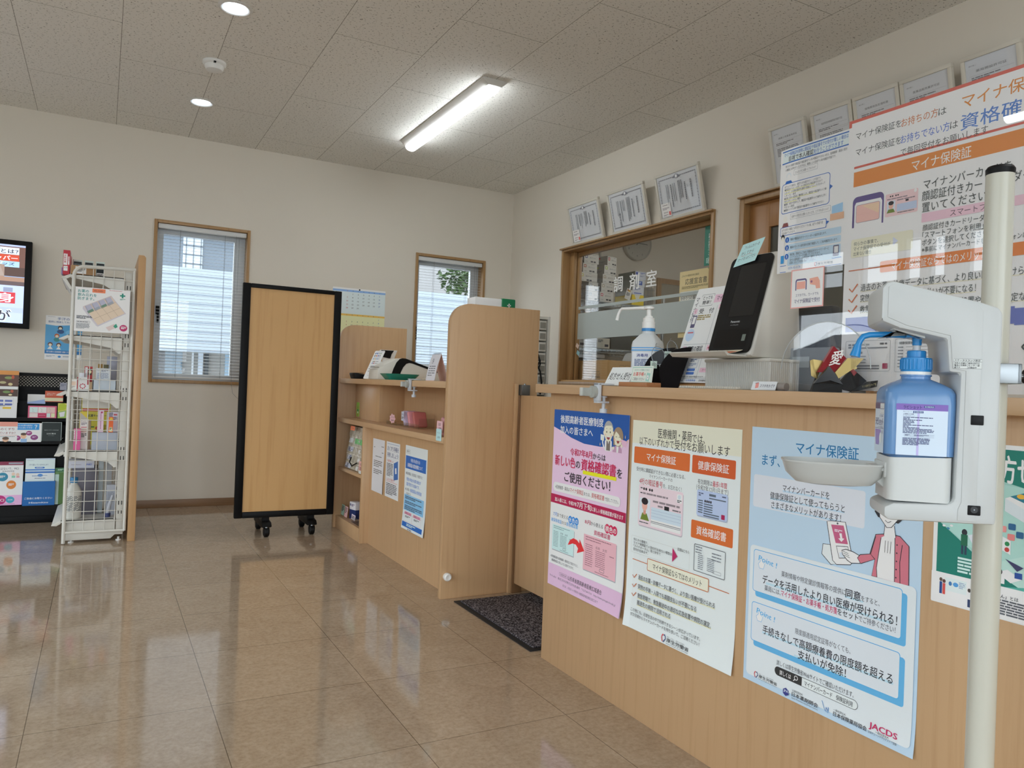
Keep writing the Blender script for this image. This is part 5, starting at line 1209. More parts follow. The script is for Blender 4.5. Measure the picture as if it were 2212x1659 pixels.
for i in range(3): B.fine(286, 314+i*7, 24, 4, 1, '#6a6e76'); B.fine(346, 320+i*8, 34, 4, 1, '#6a6e76')
for i in range(8): B.fine(296, 334+i*5, 20, 3, 1, '#6a6e76'); B.fine(330, 336+i*4.5, 26, 2.6, 1, '#6a6e76')
B.rline(352, 364, 380, 371, .5, .6, '#6a6e76')
B.rline(17, 336, 264, 384, 3, .8, '#b9bcb8')
for i, t_ in enumerate(('何らかの事情で、', 'マイナ保険証での受付が出来ない場合は', '「マイナポータル」等と併せて', '受付が出来ます。')): B.text(25, 342+i*9.5, t_, 8.6, '#3f4044', w=(66, 170, 122, 68)[i])
B.poly([(196, 338), (196, 376), (216, 357)], '#a82a5c'); B.text(216, 332, '詳細はこちら', 9, '#3f4044', w=46)
B.line([(24, 404), (92, 405)], 2, '#b0623c'); B.line([(338, 406), (411, 407)], 2, '#b0623c'); B.rr(92, 389, 338, 422, 3, '#cfcfbe'); B.rline(92, 389, 338, 422, 3, 2, '#b0623c'); B.text(116, 397, 'マイナ保険証ならではのメリット', 18, '#33332e', w=198, bold=.012)
for y, t_, w_ in ((443, '過去のお薬・診療データに基づく、より良い医療が受けられる', 310), (470, '突然の手術・入院でも高額支払いが不要になる', 244), (496, '救急現場で、救急搬送中の適切な応急処置や病院の選定、', 300), (516, '搬送先の病院で活用される', 146)):
    B.rect(54, y+14, 54+w_, y+16.5, '#c9c7a4'); B.text(53, y, t_, 14.5, '#33353a', w=w_, bold=.008)
    if y < 510: B.line([(27, y+7), (34, y+14), (46, y+1)], 2.6, '#b0623c')
B.text(28, 543, 'この他にも、日常生活の中で利用できるシーンが広がっています。', 10.5, '#3f4044', w=290); B.text(28, 556, 'ぜひ日頃からマイナンバーカードを持ち歩いて、ご活用ください！', 10.5, '#3f4044', w=290)
def mhlw(S, x, y, h, w_):
    S.line([(x+h*.10, y+h*.15), (x, y+h*.5), (x+h*.22, y+h*.95)], h*.12, '#b8323c'); S.line([(x+h*.62, y+h*.15), (x+h*.72, y+h*.5), (x+h*.36, y+h*.98)], h*.12, '#2a3a6c'); S.ell(x+h*.2, y+h*.12, h*.1, h*.1, '#b8323c'); S.ell(x+h*.5, y+h*.1, h*.1, h*.1, '#2a3a6c')
    S.text(x+h*1.0, y+h*.05, 'ひと、くらし、みらいのために', h*.2, '#44464c', w=w_*.8); S.text(x+h*.95, y+h*.28, '厚生労働省', h*.5, '#33353a', w=w_, bold=.012); S.text(x+h*.95, y+h*.84, 'Ministry of Health, Labour and Welfare', h*.18, '#44464c', w=w_)
mhlw(B, 172, 576, 22, 88)
tag(B.build('poster', loc=(XC, 1.58, .256)), 'white poster with orange header boxes, second along the counter', 'poster', PGRP)
# ---- poster C: pale blue
wp = lambda x, y: .006*max(0, (y-520)/85)**2*(x/430)
C_ = on_counter(1.331, .868, 438, 604, base='#a9bfdb', warp=wp)
BL = '#1d6a9c'; LB = '#4d9cc8'; PW = '#c6cdd6'
C_.text(132, 25, 'マイナ保険証', 27, BL, w=162, bold=.025); C_.text(34, 62, 'まず、１度使ってみませんか？', 27, BL, w=330, bold=.025)
C_.rr(11, 113, 313, 190, 6, '#c3c8d0')
for x, y, t_, w_ in ((99, 126, 'マイナンバーカードを', 127), (63, 148, '健康保険証として使ってもらうと', 202), (67, 169, 'さまざまなメリットがあります！', 190)): C_.rect(x, y+14, x+w_, y+18, '#a9c0da'); C_.text(x, y, t_, 17, '#33363c', w=w_, bold=.014)
LN = '#2c2e34'
def shp(pts, c, wd=1.6): C_.poly(pts, c); C_.line(pts, wd, LN, True)
shp([(214, 240), (232, 238), (250, 276), (236, 280), (212, 262)], '#c9cfd8'); shp([(222, 190), (232, 187), (268, 184), (290, 262), (284, 270), (250, 277), (240, 270)], '#d3d8de')
C_.poly([(233, 195), (264, 192), (276, 229), (246, 232)], '#b05878'); C_.ell(249, 190, 2.2, 2.2, '#4a4c52'); C_.fine(242, 203, 20, 3, 2, '#e6c8d4'); C_.poly([(254, 210), (260, 209), (262, 219), (267, 219), (260, 227), (252, 221), (257, 220)], '#dfe3ea')
shp([(248, 238), (276, 234), (282, 256), (256, 262)], '#dfe3e8'); C_.poly([(256, 250), (268, 247), (272, 258), (258, 260)], '#bcc6d2')
shp([(306, 247), (290, 242), (272, 240), (262, 244), (264, 252), (276, 262), (286, 266), (306, 262)], '#d6d8da'); 
for k in range(3): C_.line([(264+k*2, 245+k*4), (278+k*2, 248+k*4)], .9, LN)
shp([(340, 196), (366, 190), (392, 190), (412, 206), (414, 281), (396, 283), (334, 281), (340, 246), (308, 262), (300, 252), (306, 244), (328, 238)], '#b96a78'); C_.poly([(352, 200), (364, 192), (382, 192), (384, 281), (346, 281), (344, 262)], '#d6dade'); C_.line([(352, 200), (344, 262), (346, 281)], 1.4, LN); C_.line([(382, 192), (384, 281)], 1.4, LN); C_.line([(398, 206), (394, 240), (396, 282)], 1.4, LN); C_.line([(340, 200), (330, 238), (340, 246)], 1.4, LN)
for i in range(5): C_.ell(387, 208+i*16, 1.5, 1.5, LN); 
for x in (362, 368, 374): C_.line([(x, 204), (x-1, 228)], .8, LN)
C_.poly([(360, 170), (380, 168), (384, 194), (372, 200), (358, 194)], '#d6dade'); C_.line([(360, 172), (358, 194)], 1.2, LN); C_.line([(380, 172), (384, 194)], 1.2, LN)
C_.poly([(336, 150), (344, 130), (368, 122), (392, 132), (398, 156), (388, 166), (344, 160)], '#26262a'); C_.poly([(346, 140), (386, 138), (388, 158), (374, 176), (364, 178), (348, 160)], '#d6dade'); C_.line([(346, 140), (348, 160), (364, 178), (374, 176), (388, 158)], 1.3, LN); C_.line([(360, 164), (366, 168), (373, 164)], 1.2, LN); C_.line([(354, 150), (360, 150)], 1.4, LN); C_.line([(374, 149), (380, 149)], 1.4, LN)
C_.rr(10, 281, 431, 589, 10, PW)
for y0, y1 in ((290, 389), (414, 506)):
    C_.rr(30, y0+8, 413, y1+11, 6, '#5a9fca'); C_.rr(21, y0, 403, y1, 7, LB); C_.rr(22.5, y0+1.5, 401.5, y1-1.5, 6, '#c3cad4')
    C_.text(38, y0+9, 'Point !', 16, LB, w=56, bold=.03, rot=8)
    C_.poly([(42, y0+24), (46, y0+16), (50, y0+24), (56, y0+28), (52, y0+42), (40, y0+42), (36, y0+32)], '#d9dee4'); C_.line([(42, y0+26), (46, y0+15), (49, y0+26), (56, y0+30), (52, y0+42), (40, y0+42), (36, y0+32)], 1, LB, True)
C_.text(106, 323, '薬剤情報や特定健診情報等の提供に', 13, '#43464c', w=170); C_.rect(274, 336, 318, 340, '#a9c4de'); C_.text(276, 320, '同意', 19, '#2c2e34', w=36, bold=.03); C_.text(313, 325, 'をすると、', 12, '#43464c', w=42)
C_.rect(62, 360, 380, 365, '#a9c4de'); C_.text(51, 344, 'データを活用したより良い医療が受けられる！', 21, '#26282e', w=343, bold=.02)
C_.text(58, 367, '薬局には、', 13, '#43464c', w=48); C_.text(107, 366, 'マイナ保険証・お薬手帳・処方箋', 14.5, '#b0325c', w=150, bold=.02); C_.text(258, 366, 'をセット', 14.5, '#2c2e34', w=50, bold=.02); C_.text(309, 367, 'でご持参ください！', 13, '#43464c', w=82)
C_.text(151, 440, '限度額適用認定証等がなくても、', 13, '#43464c', w=142); C_.rect(56, 476, 390, 481, '#a9c4de'); C_.text(57, 460, '手続きなしで高額療養費の限度額を超える', 21, '#26282e', w=332, bold=.02); C_.rect(150, 500, 286, 504, '#a9c4de'); C_.text(160, 485, '支払いが免除！', 20, '#26282e', w=124, bold=.02)
C_.text(102, 527, '詳しくは厚生労働省Webサイトでご確認いただけます。', 12, '#43464c', w=202)
C_.rr(97, 542, 315, 562, 10, '#33353a'); C_.poly([(174, 543)]+[p for p in rrp(170, 543, 314, 561, (0, 9, 9, 0))][1:], '#c9d0d8'); C_.rr(98, 543, 174, 561, 9, '#2c2c2c'); C_.rect(160, 543, 174, 561, '#2c2c2c'); C_.text(112, 547, '詳しくは', 11, '#dfe6ea', w=32, bold=.03); C_.line([(158+4.5*cos(i*pi/6), 550+4.5*sin(i*pi/6)) for i in range(12)], 1.5, '#dfe6ea', True); C_.line([(155, 554), (151, 558)], 1.8, '#dfe6ea'); C_.text(181, 547, 'マイナンバーカード　保険証利用', 11, '#33363c', w=122, bold=.02)
mhlw(C_, 37, 575, 15, 55)
C_.poly([(132+9*cos(i*pi/3+.5), 590+9*sin(i*pi/3+.5)) for i in range(6)], '#33387a'); C_.text(126, 584, 'JPA', 7, '#c9d0e8', w=13, bold=.03)
C_.text(149, 577, '公益社団法人', 5, '#43464c', w=30); C_.text(149, 583, '日本薬剤師会', 9.5, '#2c2e34', w=71, bold=.02); C_.text(149, 593.5, 'Japan Pharmaceutical Association', 4, '#43464c', w=71)
C_.line([(229, 572), (238, 590), (246, 592), (246, 580)], 1.2, '#3a7ab0'); C_.text(240, 580, 'N', 10, '#2c6aa8', bold=.02); C_.text(259, 577, '一般社団法人', 5, '#43464c', w=30); C_.text(259, 583, '日本保険薬局協会', 9.5, '#2c2e34', w=80, bold=.02)
C_.text(343, 568, 'JACDS', 15, '#b02a58', w=62, bold=.04); C_.text(358, 583, '一般社団法人', 4.5, '#43464c', w=30); C_.text(343, 588, '日本チェーンドラッグストア協会', 5, '#43464c', w=62)
tag(C_.build('poster', loc=(XC, 1.11, .264)), 'pale blue poster with a woman in a pink cardigan, third along the counter', 'poster', PGRP)
# ---- poster D: green, behind the dispenser pole
D = on_counter(.872, .873, 430, 302, base='#cfd4d6')
D.rect(8, 8, 422, 245, '#8fb8b0')
D.poly([(8, 8), (422, 8), (422, 60), (250, 70), (160, 72), (8, 40)], '#1c6f62'); D.text(30, 18, '電子処方せん', 48, '#e2ebe8', w=170, bold=.05)
D.poly([(8, 60), (160, 72), (240, 120), (160, 245), (8, 150)], '#9cc2ba')
D.poly([(8, 150), (48, 178), (96, 214), (160, 245), (8, 245)], '#1c6f62'); D.poly([(96, 214), (160, 186), (210, 236), (172, 245), (160, 245)], '#a9c8c0'); D.poly([(130, 245), (220, 228), (422, 200), (422, 245)], '#4f9c90')
D.poly([(64, 168), (92, 158), (104, 168), (104, 190), (74, 184)], '#c3c8da'); D.ell(58, 164, 5, 6, '#26262c'); D.rect(52, 168, 64, 188, '#1f5c44'); D.rect(53, 188, 57, 204, '#2a3a4c'); D.rect(59, 188, 63, 204, '#2a3a4c'); D.ell(20, 158, 3, 2, '#dfe6e8'); D.ell(28, 162, 3, 2, '#3a7a9a'); D.ell(34, 156, 3, 2, '#dfe6e8')
D.poly([(126, 92), (160, 78), (196, 92), (164, 110)], '#dbe2e4'); D.poly([(126, 92), (164, 110), (164, 132), (126, 114)], '#c3ccd2'); D.poly([(134, 88), (160, 78), (188, 90), (162, 98)], '#2a6f80'); D.ell(152, 86, 7, 4, '#d9a23c')
for x, y, c in ((133, 134, '#2c5a80'), (118, 140, '#d98a88'), (132, 152, '#cf7a78'), (146, 146, '#2c5a80')): D.rr(x, y, x+12, y+11, 2, c)
D.poly([(118, 156), (138, 164), (138, 188), (118, 180)], '#e2e6e6'); D.ell(132, 170, 4, 4, '#2a7a4c'); D.ell(132, 180, 4, 4, '#b0403c')
D.poly([(116, 222), (134, 214), (158, 226), (140, 236)], '#dfe4e6'); D.ell(122, 220, 4, 5, '#2a2a30'); D.rect(118, 225, 130, 240, '#d9dde2'); D.rect(114, 228, 119, 246, '#3a3f4c'); D.rect(146, 216, 158, 226, '#2a4a8c'); D.poly([(130, 196), (160, 206), (150, 214)], '#3a3a5c')
D.fine(48, 190+20, 62, 6, 5, '#b8d2cc')
D.rect(0, 245, 430, 300, '#d2d7da')
D.rr(26, 252, 66, 276, 1, '#c6d6e2'); D.ell(36, 262, 3, 4, '#3a6a9c'); D.ell(46, 262, 5, 4, '#4a8ac0'); D.fine(52, 256, 12, 3, 4, '#8a9cb0'); D.rect(16, 262, 21, 284, '#24427a'); D.ell(18.5, 258, 3, 3.5, '#5a4a40'); D.rect(22, 264, 27, 284, '#c04a44'); D.ell(24.5, 260, 3, 3.5, '#5a3a34'); D.rect(68, 270, 74, 292, '#d9dee2'); D.ell(71, 266, 3, 3.5, '#3a3330'); D.rect(68.5, 282, 73.5, 296, '#2c3a5c')
D.text(84, 258, '「電子処方せん」とは', 7, '#33363c', w=70, bold=.03); D.fine(84, 267, 150, 4.6, 6, '#55585e')
tag(D.build('poster', loc=(XC, .66, .57)), 'green electronic prescription poster behind the dispenser pole', 'poster', PGRP)
# ================================================================ things on the main counter
ZC = .9556
# acrylic screen
ac = thing('acrylic_screen', 'clear acrylic partition standing on the main counter', 'partition', (1.50, .8, ZC))
XA = 1.4985
b = MB(); b.prism(rrp(.35, ZC, 1.325, 1.583, (0, 0, .03, .03), 6), 'x', XA, XA+.003, ACRYL); b.build('panel', ac)
for y in (1.03, .45):
    b = MB(); b.prism([(1.42, ZC), (1.4985, ZC), (1.4985, ZC+.14), (1.49, ZC+.14), (1.42, ZC+.012)], 'y', y, y+.004, ACRYL); b.build('support_fin', ac)
b = MB(); b.prism([(1.5015, ZC), (1.57, ZC), (1.57, ZC+.012), (1.51, ZC+.15), (1.5015, ZC+.15)], 'y', 1.215, 1.219, ACRYL); b.build('support_fin', ac)
XP = 1.5030
PG2 = 'papers on the acrylic screen'
# small white/blue notice at the left edge
NB, NK = '#2f5fa8', '#3a4048'
S_ = Sheet((XP+.0008, 1.387, 1.569), UXC, UZD, 210, 314, base='#d0d6dc', warp=lambda x, y: -.004*max(0, (60-x)/60)**2)
S_.rect(8, 6, 204, 36, '#c6d2dd'); S_.rect(6, 4, 204, 7, NB); S_.rect(6, 34, 204, 37, NB); S_.text(12, 9, 'マイナ保険証利用時に顔認証や暗証番号での受付が難しい場合は', 10, NB, w=190, bold=.02); S_.text(28, 20, '目視で本人確認', 13, '#2b2f36', w=76, bold=.03); S_.text(105, 21, 'を行うことができます', 12, NB, w=84, bold=.02)
S_.text(18, 41, '何らかの事情で顔認証や暗証番号での本人確認ができない方は、医療機関・薬局の受付', 6.5, NK, w=182); S_.text(18, 50, 'の職員にお声がけいただければ、職員による目視での本人確認が可能です。', 6.5, NK, w=152)
S_.rr(46, 58, 118, 72, 2, '#8a9098'); S_.rr(46.6, 58.6, 117.4, 71.4, 2, '#d6dade'); S_.text(51, 62, 'どんなときにお願いしてもいいの？', 7, NK, w=62)
S_.ell(30, 70, 8, 8, '#c4ccd2'); S_.ell(30, 72, 6, 7, '#d9dadc'); S_.poly([(16, 92), (22, 82), (38, 82), (44, 92)], NB)
S_.poly(rrp(8, 88, 156, 164, 8)[:12]+[(156, 118), (164, 124), (156, 130)]+rrp(8, 88, 156, 164, 8)[12:], NB); S_.rr(9.6, 89.6, 154.4, 162.4, 7, '#d4dae0')
for i, (t_, w_) in enumerate((('以下のような場合は、目視での本人確認を行うことが可能です。', 112), ('●顔認証がうまくいかず、かつ患者本人が暗証番号を忘れて', 116), ('しまった（３回暗証番号を連続で間違えてロックがかかって', 124), ('しまった）場合', 38), ('●患者ご本人の認知症・難病等により、顔認証や暗証番号の入力操', 128), ('作が上手くいかない場合', 52), ('●高齢・病気や怪我をして、顔認証や暗証番号の入力操作が上手く', 128), ('できない場合', 34), ('●機器のトラブル等で顔認証や暗証番号の入力操作ができない', 122))):
    if i in (1, 2, 4, 5): S_.rect(18, 94+i*7.4+4.4, 18+w_*.8, 94+i*7.4+6, '#d6d08a')
    S_.text(18, 93+i*7.4, t_, 6.2, NK, w=w_)
S_.rr(40, 168, 160, 182, 2, '#8a9098'); S_.rr(40.6, 168.6, 159.4, 181.4, 2, '#d6dade'); S_.text(45, 172, '目視での受付をお願いしたいとき、どうすればいいの？', 7, NK, w=110)
S_.ell(24, 178, 7, 8, '#d3cfca'); S_.poly([(12, 200), (18, 188), (32, 188), (36, 200)], '#7c4a4a'); S_.poly([(164, 172), (194, 168), (194, 190), (164, 190)], '#8fb4d4'); S_.rect(160, 190, 198, 206, '#c9a184')
S_.poly(rrp(8, 198, 150, 220, 3)[:12]+[(150, 204), (158, 206), (150, 212)]+rrp(8, 198, 150, 220, 3)[12:], NB); S_.rr(9.4, 199.4, 148.6, 218.6, 3, '#d4dae0'); S_.text(14, 202, 'まずは受付の職員にお声がけください！その後、以下の手順で受', 6.8, NK, w=126); S_.text(14, 210, '付を進めていきます。', 6.8, NK, w=44)
for yy, hh in ((224, 16), (244, 16), (264, 34)): S_.rr(36, yy, 192, yy+hh, 3, '#a9c0d4')
for i, yy in enumerate((232, 252, 274)): S_.ell(33, yy, 6.5, 7, NB); S_.text(33, yy-4.5, str(i+1), 9, '#dfe8f2', align='c', bold=.04)
for x, y, t_, w_ in ((44, 229, '職員が顔認証付きカードリーダーの設定を変えます。', 108), (44, 249, '職員がカードの顔写真を目視で確認して、ご本人確認を行います。', 140), (44, 267, '確認後、患者さんご本人で顔認証付きカードリーダーに', 116), (44, 274, 'マイナンバーカードを置いていただきます。', 92), (44, 281, '受付は通常通りの同意画面に遷移しますので、', 100), (44, 288, '画面に沿って同意を進めてください。', 80)): S_.text(x, y, t_, 6.6, NK, w=w_)
S_.poly([(14, 226), (22, 222), (26, 240), (24, 270), (12, 270), (10, 240)], '#dfe2e4'); S_.ell(18, 224, 6, 8, '#2c2c30'); S_.ell(18, 228, 4.5, 5.5, '#d9cfc6'); S_.rect(13, 270, 24, 290, '#3a8ac4'); S_.rr(172, 266, 188, 292, 2, '#5c5c74'); S_.rect(175, 269, 186, 284, '#dbe0e2')
S_.rline(12, 296, 196, 312, 0, 1.4, NB); S_.text(40, 300, '0570-95-0178', 8, '#5a86b8', w=38); mhlw(S_, 120, 299, 10, 44)
tag(S_.build('notice', loc=(XP, 1.28, 1.255)), 'white A4 notice with blue rules at the left edge of the acrylic screen', 'notice', PG2)
# large white/orange poster
G = Sheet((XP+.0002, 1.183, 1.585), UXC, UZD, 790, 622, base='#d3d5d6')
OG, DG, PB = '#c47a3c', '#3c4444', '#5a66a4'
G.rect(0, 0, 790, 7, '#b8584c'); G.rect(0, 0, 7, 16, '#b8584c'); G.rect(17, 109, 790, 114, '#b8584c')
G.text(19, 31, 'マイナ保険証を', 17, DG, w=112); G.text(131, 31, 'お持ちの方', 19, '#b46a40', w=82, bold=.005); G.text(214, 33, 'は', 17, DG, w=17)
G.text(20, 68, 'マイナ保険証を', 17, DG, w=112); G.text(131, 67, 'お持ちでない方', 19, '#4a68b4', w=108, bold=.005); G.text(240, 68, 'は', 17, DG, w=16); G.text(132, 96, 'で毎回受付をお願いします', 17, DG, w=184)
G.text(263, 22, 'マイナ保険証', 28, '#c07a38', w=178, bold=.012); G.text(261, 62, '資格確認書', 32, '#4a72b4', w=196, bold=.012)
G.rect(17, 122, 790, 156, OG); G.text(159, 128, 'マイナ保険証', 24, '#ece6e0', w=126, bold=.008)
G.poly([(17, 250), (17, 196)]+rrp(17, 180, 96, 250, (12, 12, 0, 0))[:12]+[(96, 250), (92, 250), (92, 200), (88, 193), (26, 193), (22, 200), (22, 250)], '#54487a'); G.rr(27, 200, 86, 240, 4, '#d6a8a0'); G.rline(27, 200, 86, 240, 4, .8, '#7d6f86'); G.poly([(40, 202), (84, 202), (84, 226)], '#d6b59a')
G.rr(100, 190, 176, 240, 3, '#d8b4b6'); [G.ell(112+i*5+(3 if i > 1 else 0), 196, 1.8, 1.8, '#2c2a2c') for i in range(4)]; G.fine(104, 201, 50, 3.4, 1, '#7d7078'); G.rect(104, 206, 124, 232, '#bfc6d2'); G.poly([(104, 232), (108, 224), (120, 224), (124, 232)], '#6a7c3a'); G.ell(114, 217, 5.5, 7, '#cda090'); G.ell(114, 211, 6.5, 4.5, '#232128'); G.fine(128, 206, 44, 3.6, 1, '#7d7078'); G.rect(148, 209, 155, 213, '#232128'); G.rect(128, 216, 174, 232, '#a9b6cc'); G.fine(130, 234, 40, 2.6, 1, '#55585e'); G.ell(170, 194, 3.5, 4, '#dfe2e4')
G.text(188, 176, 'マイナンバーカードを', 21, DG, w=176); G.text(185, 200, '顔認証付きカードリーダーに', 21, DG, w=232); G.text(186, 224, '置いてください', 21, DG, w=132)
G.rect(186, 247, 760, 266, '#d3afbc'); G.text(247, 250, 'スマートフォン', 14, '#54444c', w=100); 
for i, (t_, w_) in enumerate((('顔認証付きカードリーダーの', 150), ('「スマートフォンを利用」など', 156), ('ボタンを選択してください', 134), ('※事前にマイナンバーカードをスマートフォンに登録', 226))): G.text(189, 271+i*15.6, t_, 13.5 if i < 3 else 11.5, DG, w=w_)
G.rr(17, 277, 168, 319, 5, '#cfcdb8')
for i, t_ in enumerate(('何らかの事情で、', 'マイナ保険証での受付が', '出来ない場合')): G.text(24, 283+i*11.4, t_, 9.5, DG, w=(62, 92, 46)[i])
G.poly([(122, 286), (122, 306), (134, 296)], '#b9bfd0')
G.rect(13, 347, 93, 349, '#b8643c'); G.rr(93, 336, 600, 361, 4, '#c8743c'); G.text(121, 340, 'マイナ保険証ならではのメリット', 19, '#ece6e0', w=200, bold=.006)
for y, t_, w_ in ((381, '過去のお薬・診療データに基づく、より良い医療が受けられる', 372), (405, '突然の手術・入院でも高額支払いが不要になる！', 258), (430, '救急現場で、救急搬送中の適切な応急処置や病院の選定など、活用される', 444)):
    G.rect(46, y+16, 46+w_, y+18, '#cdc9b4'); G.text(46, y, t_, 17, DG, w=w_); G.line([(16, y+8), (24, y+16), (38, y-1)], 3, '#b8643c')
G.rect(10, 456, 378, 489, PB); G.rect(10, 456, 20, 489, PB); G.rect(378, 460, 760, 492, PB)
G.rline(13, 510, 125, 578, 4, .8, '#8a8e92'); G.fine(20, 517, 22, 6, 2, '#6a6e72'); G.rect(50, 517, 74, 521, '#9a9ea0'); G.fine(100, 516, 18, 6, 1, '#55585c'); G.rect(50, 525, 118, 528, '#7d8084'); [G.ell(37+i*6, 537, 2.4, 2.8, '#7d8084') for i in range(4)]
for i in range(3): G.rect(28, 544+i*7, 66, 546+i*7, '#7d8084')
G.rect(28, 565, 100, 568, '#6a6c70'); G.rect(28, 571, 100, 574, '#6a6c70'); G.rr(108, 561, 120, 573, 1.5, '#8f2348')
G.rline(137, 509, 250, 580, 4, .8, '#8a8e92'); G.text(146, 515, '健康保険被保険者証', 6, '#55585c', w=60, bold=.02)
for i in range(7): G.rect(144, 526+i*7, 156, 528+i*7, '#6a6c70'); G.rect(162, 526+i*7, 230, 527+i*7, '#8a8c90')
G.text(392, 516, 'ください', 34, DG, w=130, bold=.01); G.rline(384, 580, 560, 590, 0, .8, '#7d8084'); G.text(388, 590, '※顔認証付きカードリーダー対応薬局', 12, DG, w=150)
tag(G.build('poster', loc=(XP, .79, .963)), 'large white poster with orange bands fixed to the acrylic screen', 'poster', PG2)
# small pink-framed card
S_ = Sheet((XA-.0012, 1.331, 1.257), UXC, UZD, 98, 96, base='#cf9a94')
S_.rect(3, 3, 95, 93, '#d6d3d2'); S_.poly([(14, 52)]+rrp(14, 24, 48, 52, (6, 6, 0, 0))[:12]+[(48, 52), (45, 52), (45, 32), (43, 28), (19, 28), (17, 32), (17, 52)], '#5a5478'); S_.rect(18, 31, 44, 49, '#d29a8c'); S_.poly([(56, 26), (80, 24), (86, 34), (88, 52), (76, 52), (74, 44), (58, 40)], '#cf9a8a'); S_.ell(62, 34, 3, 3, '#8a5a78'); S_.text(16, 60, 'スマホでも、カードでも', 8, '#4c4a6c', w=68); S_.text(12, 73, 'マイナ保険証で受付', 11, '#4c4a6c', w=76, bold=.02)
tag(S_.build('notice', loc=(XP, 1.282, 1.161)), 'small pink-framed smartphone card on the acrylic screen', 'notice', PG2)
# dark monitor behind the acrylic
mo = thing('monitor', 'dark monitor behind the left end of the acrylic screen', 'monitor', (1.68, 1.45, ZC))
b = MB(); b.box((1.655, 1.335, 1.0), (1.69, 1.56, 1.185), pls('#26282c', .5), .006); b.build('casing', mo)
b = MB(); b.box((1.67, 1.41, ZC), (1.70, 1.49, 1.04), BLACK, .003); b.box((1.64, 1.37, ZC), (1.76, 1.53, ZC+.012), BLACK, .004); b.build('stand', mo)
fo = thing('grey_reflection_block', 'grey block imitating the grey reflection low on the acrylic screen', 'reflection block', (1.60, 1.36, ZC))  # added block, its grey stands in for a reflection in the acrylic
b = MB(); b.box((1.585, 1.285, ZC), (1.63, 1.43, ZC+.115), pls('#73797f', .45), .004); b.build('box_body', fo)
S_ = Sheet((1.5845, 1.395, ZC+.092), UXC, UZD, 54, 28, '#8d9599'); S_.build('pale_reflection_patch', fo)  # lighter patch within the imitated reflection

# white pump sanitizer
sb = thing('hand_sanitizer', 'white pump sanitizer bottle with blue stripes on the main counter', 'bottle', (1.52, 1.913, ZC))
BOT = pls('#cfd3d4', .3)
cxy = (1.52, 1.913); M0 = Matrix.Translation((cxy[0], cxy[1], 0)) @ Matrix.Rotation(.50, 4, 'Z')
def sqring(a, z, r): return [(x, y, z) for x, y in rrp(-a, -a, a, a, r, 4)]
b = MB(); b.M = M0
rings = [sqring(.038, ZC, .008), sqring(.041, ZC+.004, .010), sqring(.041, 1.088, .010), sqring(.039, 1.100, .011), sqring(.024, 1.122, .014), sqring(.0195, 1.127, .0194), sqring(.0195, 1.136, .0194)]
k_ = len(rings[0]); b.add([p for r in rings for p in r], [(i*k_+j, i*k_+(j+1) % k_, (i+1)*k_+(j+1) % k_, (i+1)*k_+j) for i in range(len(rings)-1) for j in range(k_)]+[list(range(k_))[::-1], list(range((len(rings)-1)*k_, len(rings)*k_))], BOT)
b.build('bottle_body', sb)
b = MB(); b.M = M0
for za, zb in ((1.070, 1.074), (1.078, 1.081)):
    r_ = [sqring(.0414, za, .010), sqring(.0414, zb, .010)]; b.add(r_[0]+r_[1], [(j, (j+1) % k_, k_+(j+1) % k_, k_+j) for j in range(k_)], pap('#4a8ec4'))
b.build('blue_stripes', sb)
for sgn in (0, 1):
    a_ = Matrix.Rotation(.50-pi/2*(1-sgn)+0, 3, 'Z')
    rv = a_ @ Vector((1, 0, 0)) if sgn else a_ @ Vector((1, 0, 0))
    nn_ = Vector((0, 0, -1)).cross(rv)
    o_ = Vector((cxy[0], cxy[1], 1.066))+nn_*.0413-rv*.034
    S_ = Sheet(o_, rv, UZD, 68, 102, '#c3c7cc')
    S_.text(14, 5, '消毒用', 10, '#2a3a7a', w=38, bold=.05); S_.fine(8, 22, 52, 4.6, 8, '#5a688c'); S_.fine(8, 64, 52, 4.6, 7, '#6b789c'); S_.build('printed_label', sb)
b = MB(); b.lathe([(.0215, 1.134), (.0215, 1.143)], (cxy[0], cxy[1], 0), pls('#2f86c8', .3), 28); b.build('blue_collar', sb, label='blue tamper collar')
b = MB(); b.lathe([(.0205, 1.143), (.0205, 1.163), (.018, 1.165), (.018, 1.176), (.012, 1.178), (.012, 1.182), (.0075, 1.184), (.0075, 1.206)], (cxy[0], cxy[1], 0), WHITE, 28); b.build('pump_cap', sb)
b = MB(); b.lathe([(.009, 1.203), (.0155, 1.205), (.0155, 1.211), (.012, 1.213), (.001, 1.213)], (cxy[0], cxy[1], 0), WHITE, 24)
hd_ = Vector((-.42, .91, 0)).normalized(); p0 = Vector((cxy[0], cxy[1], 1.208))
b.tube([p0+hd_*.008, p0+hd_*.03+Vector((0, 0, .0008)), p0+hd_*.098+Vector((0, 0, .001)), p0+hd_*.104-Vector((0, 0, .004)), p0+hd_*.110-Vector((0, 0, .016)), p0+hd_*.1145-Vector((0, 0, .036))], .005, WHITE, 10, rs=[.006, .0048, .0045, .0045, .0045, .0058]); b.build('nozzle', sb)
# prescription sign
sg = thing('counter_sign', 'slanted white sign reading 処方せん受付 on the main counter', 'sign', (1.42, 1.92, ZC))
nv = Vector((-1, 0, .55)).normalized(); dv = Vector((-.55, 0, -1)).normalized()
S_ = Sheet((1.436, 1.981, 1.016), UXC, dv, 122, 66, '#cdd1d6', thick=.003); S_.text(8, 19, '処方せん受付', 26, '#24262a', w=108, bold=.02); S_.build('sign_plate', sg)
b = MB(); b.prism([(1.405, ZC), (1.47, ZC), (1.47, ZC+.002), (1.405, ZC+.002)], 'y', 1.859, 1.981, CLEAR); b.prism([(1.468, ZC), (1.471, ZC), (1.443, 1.016), (1.440, 1.016)], 'y', 1.859, 1.981, CLEAR); b.build('acrylic_stand', sg)
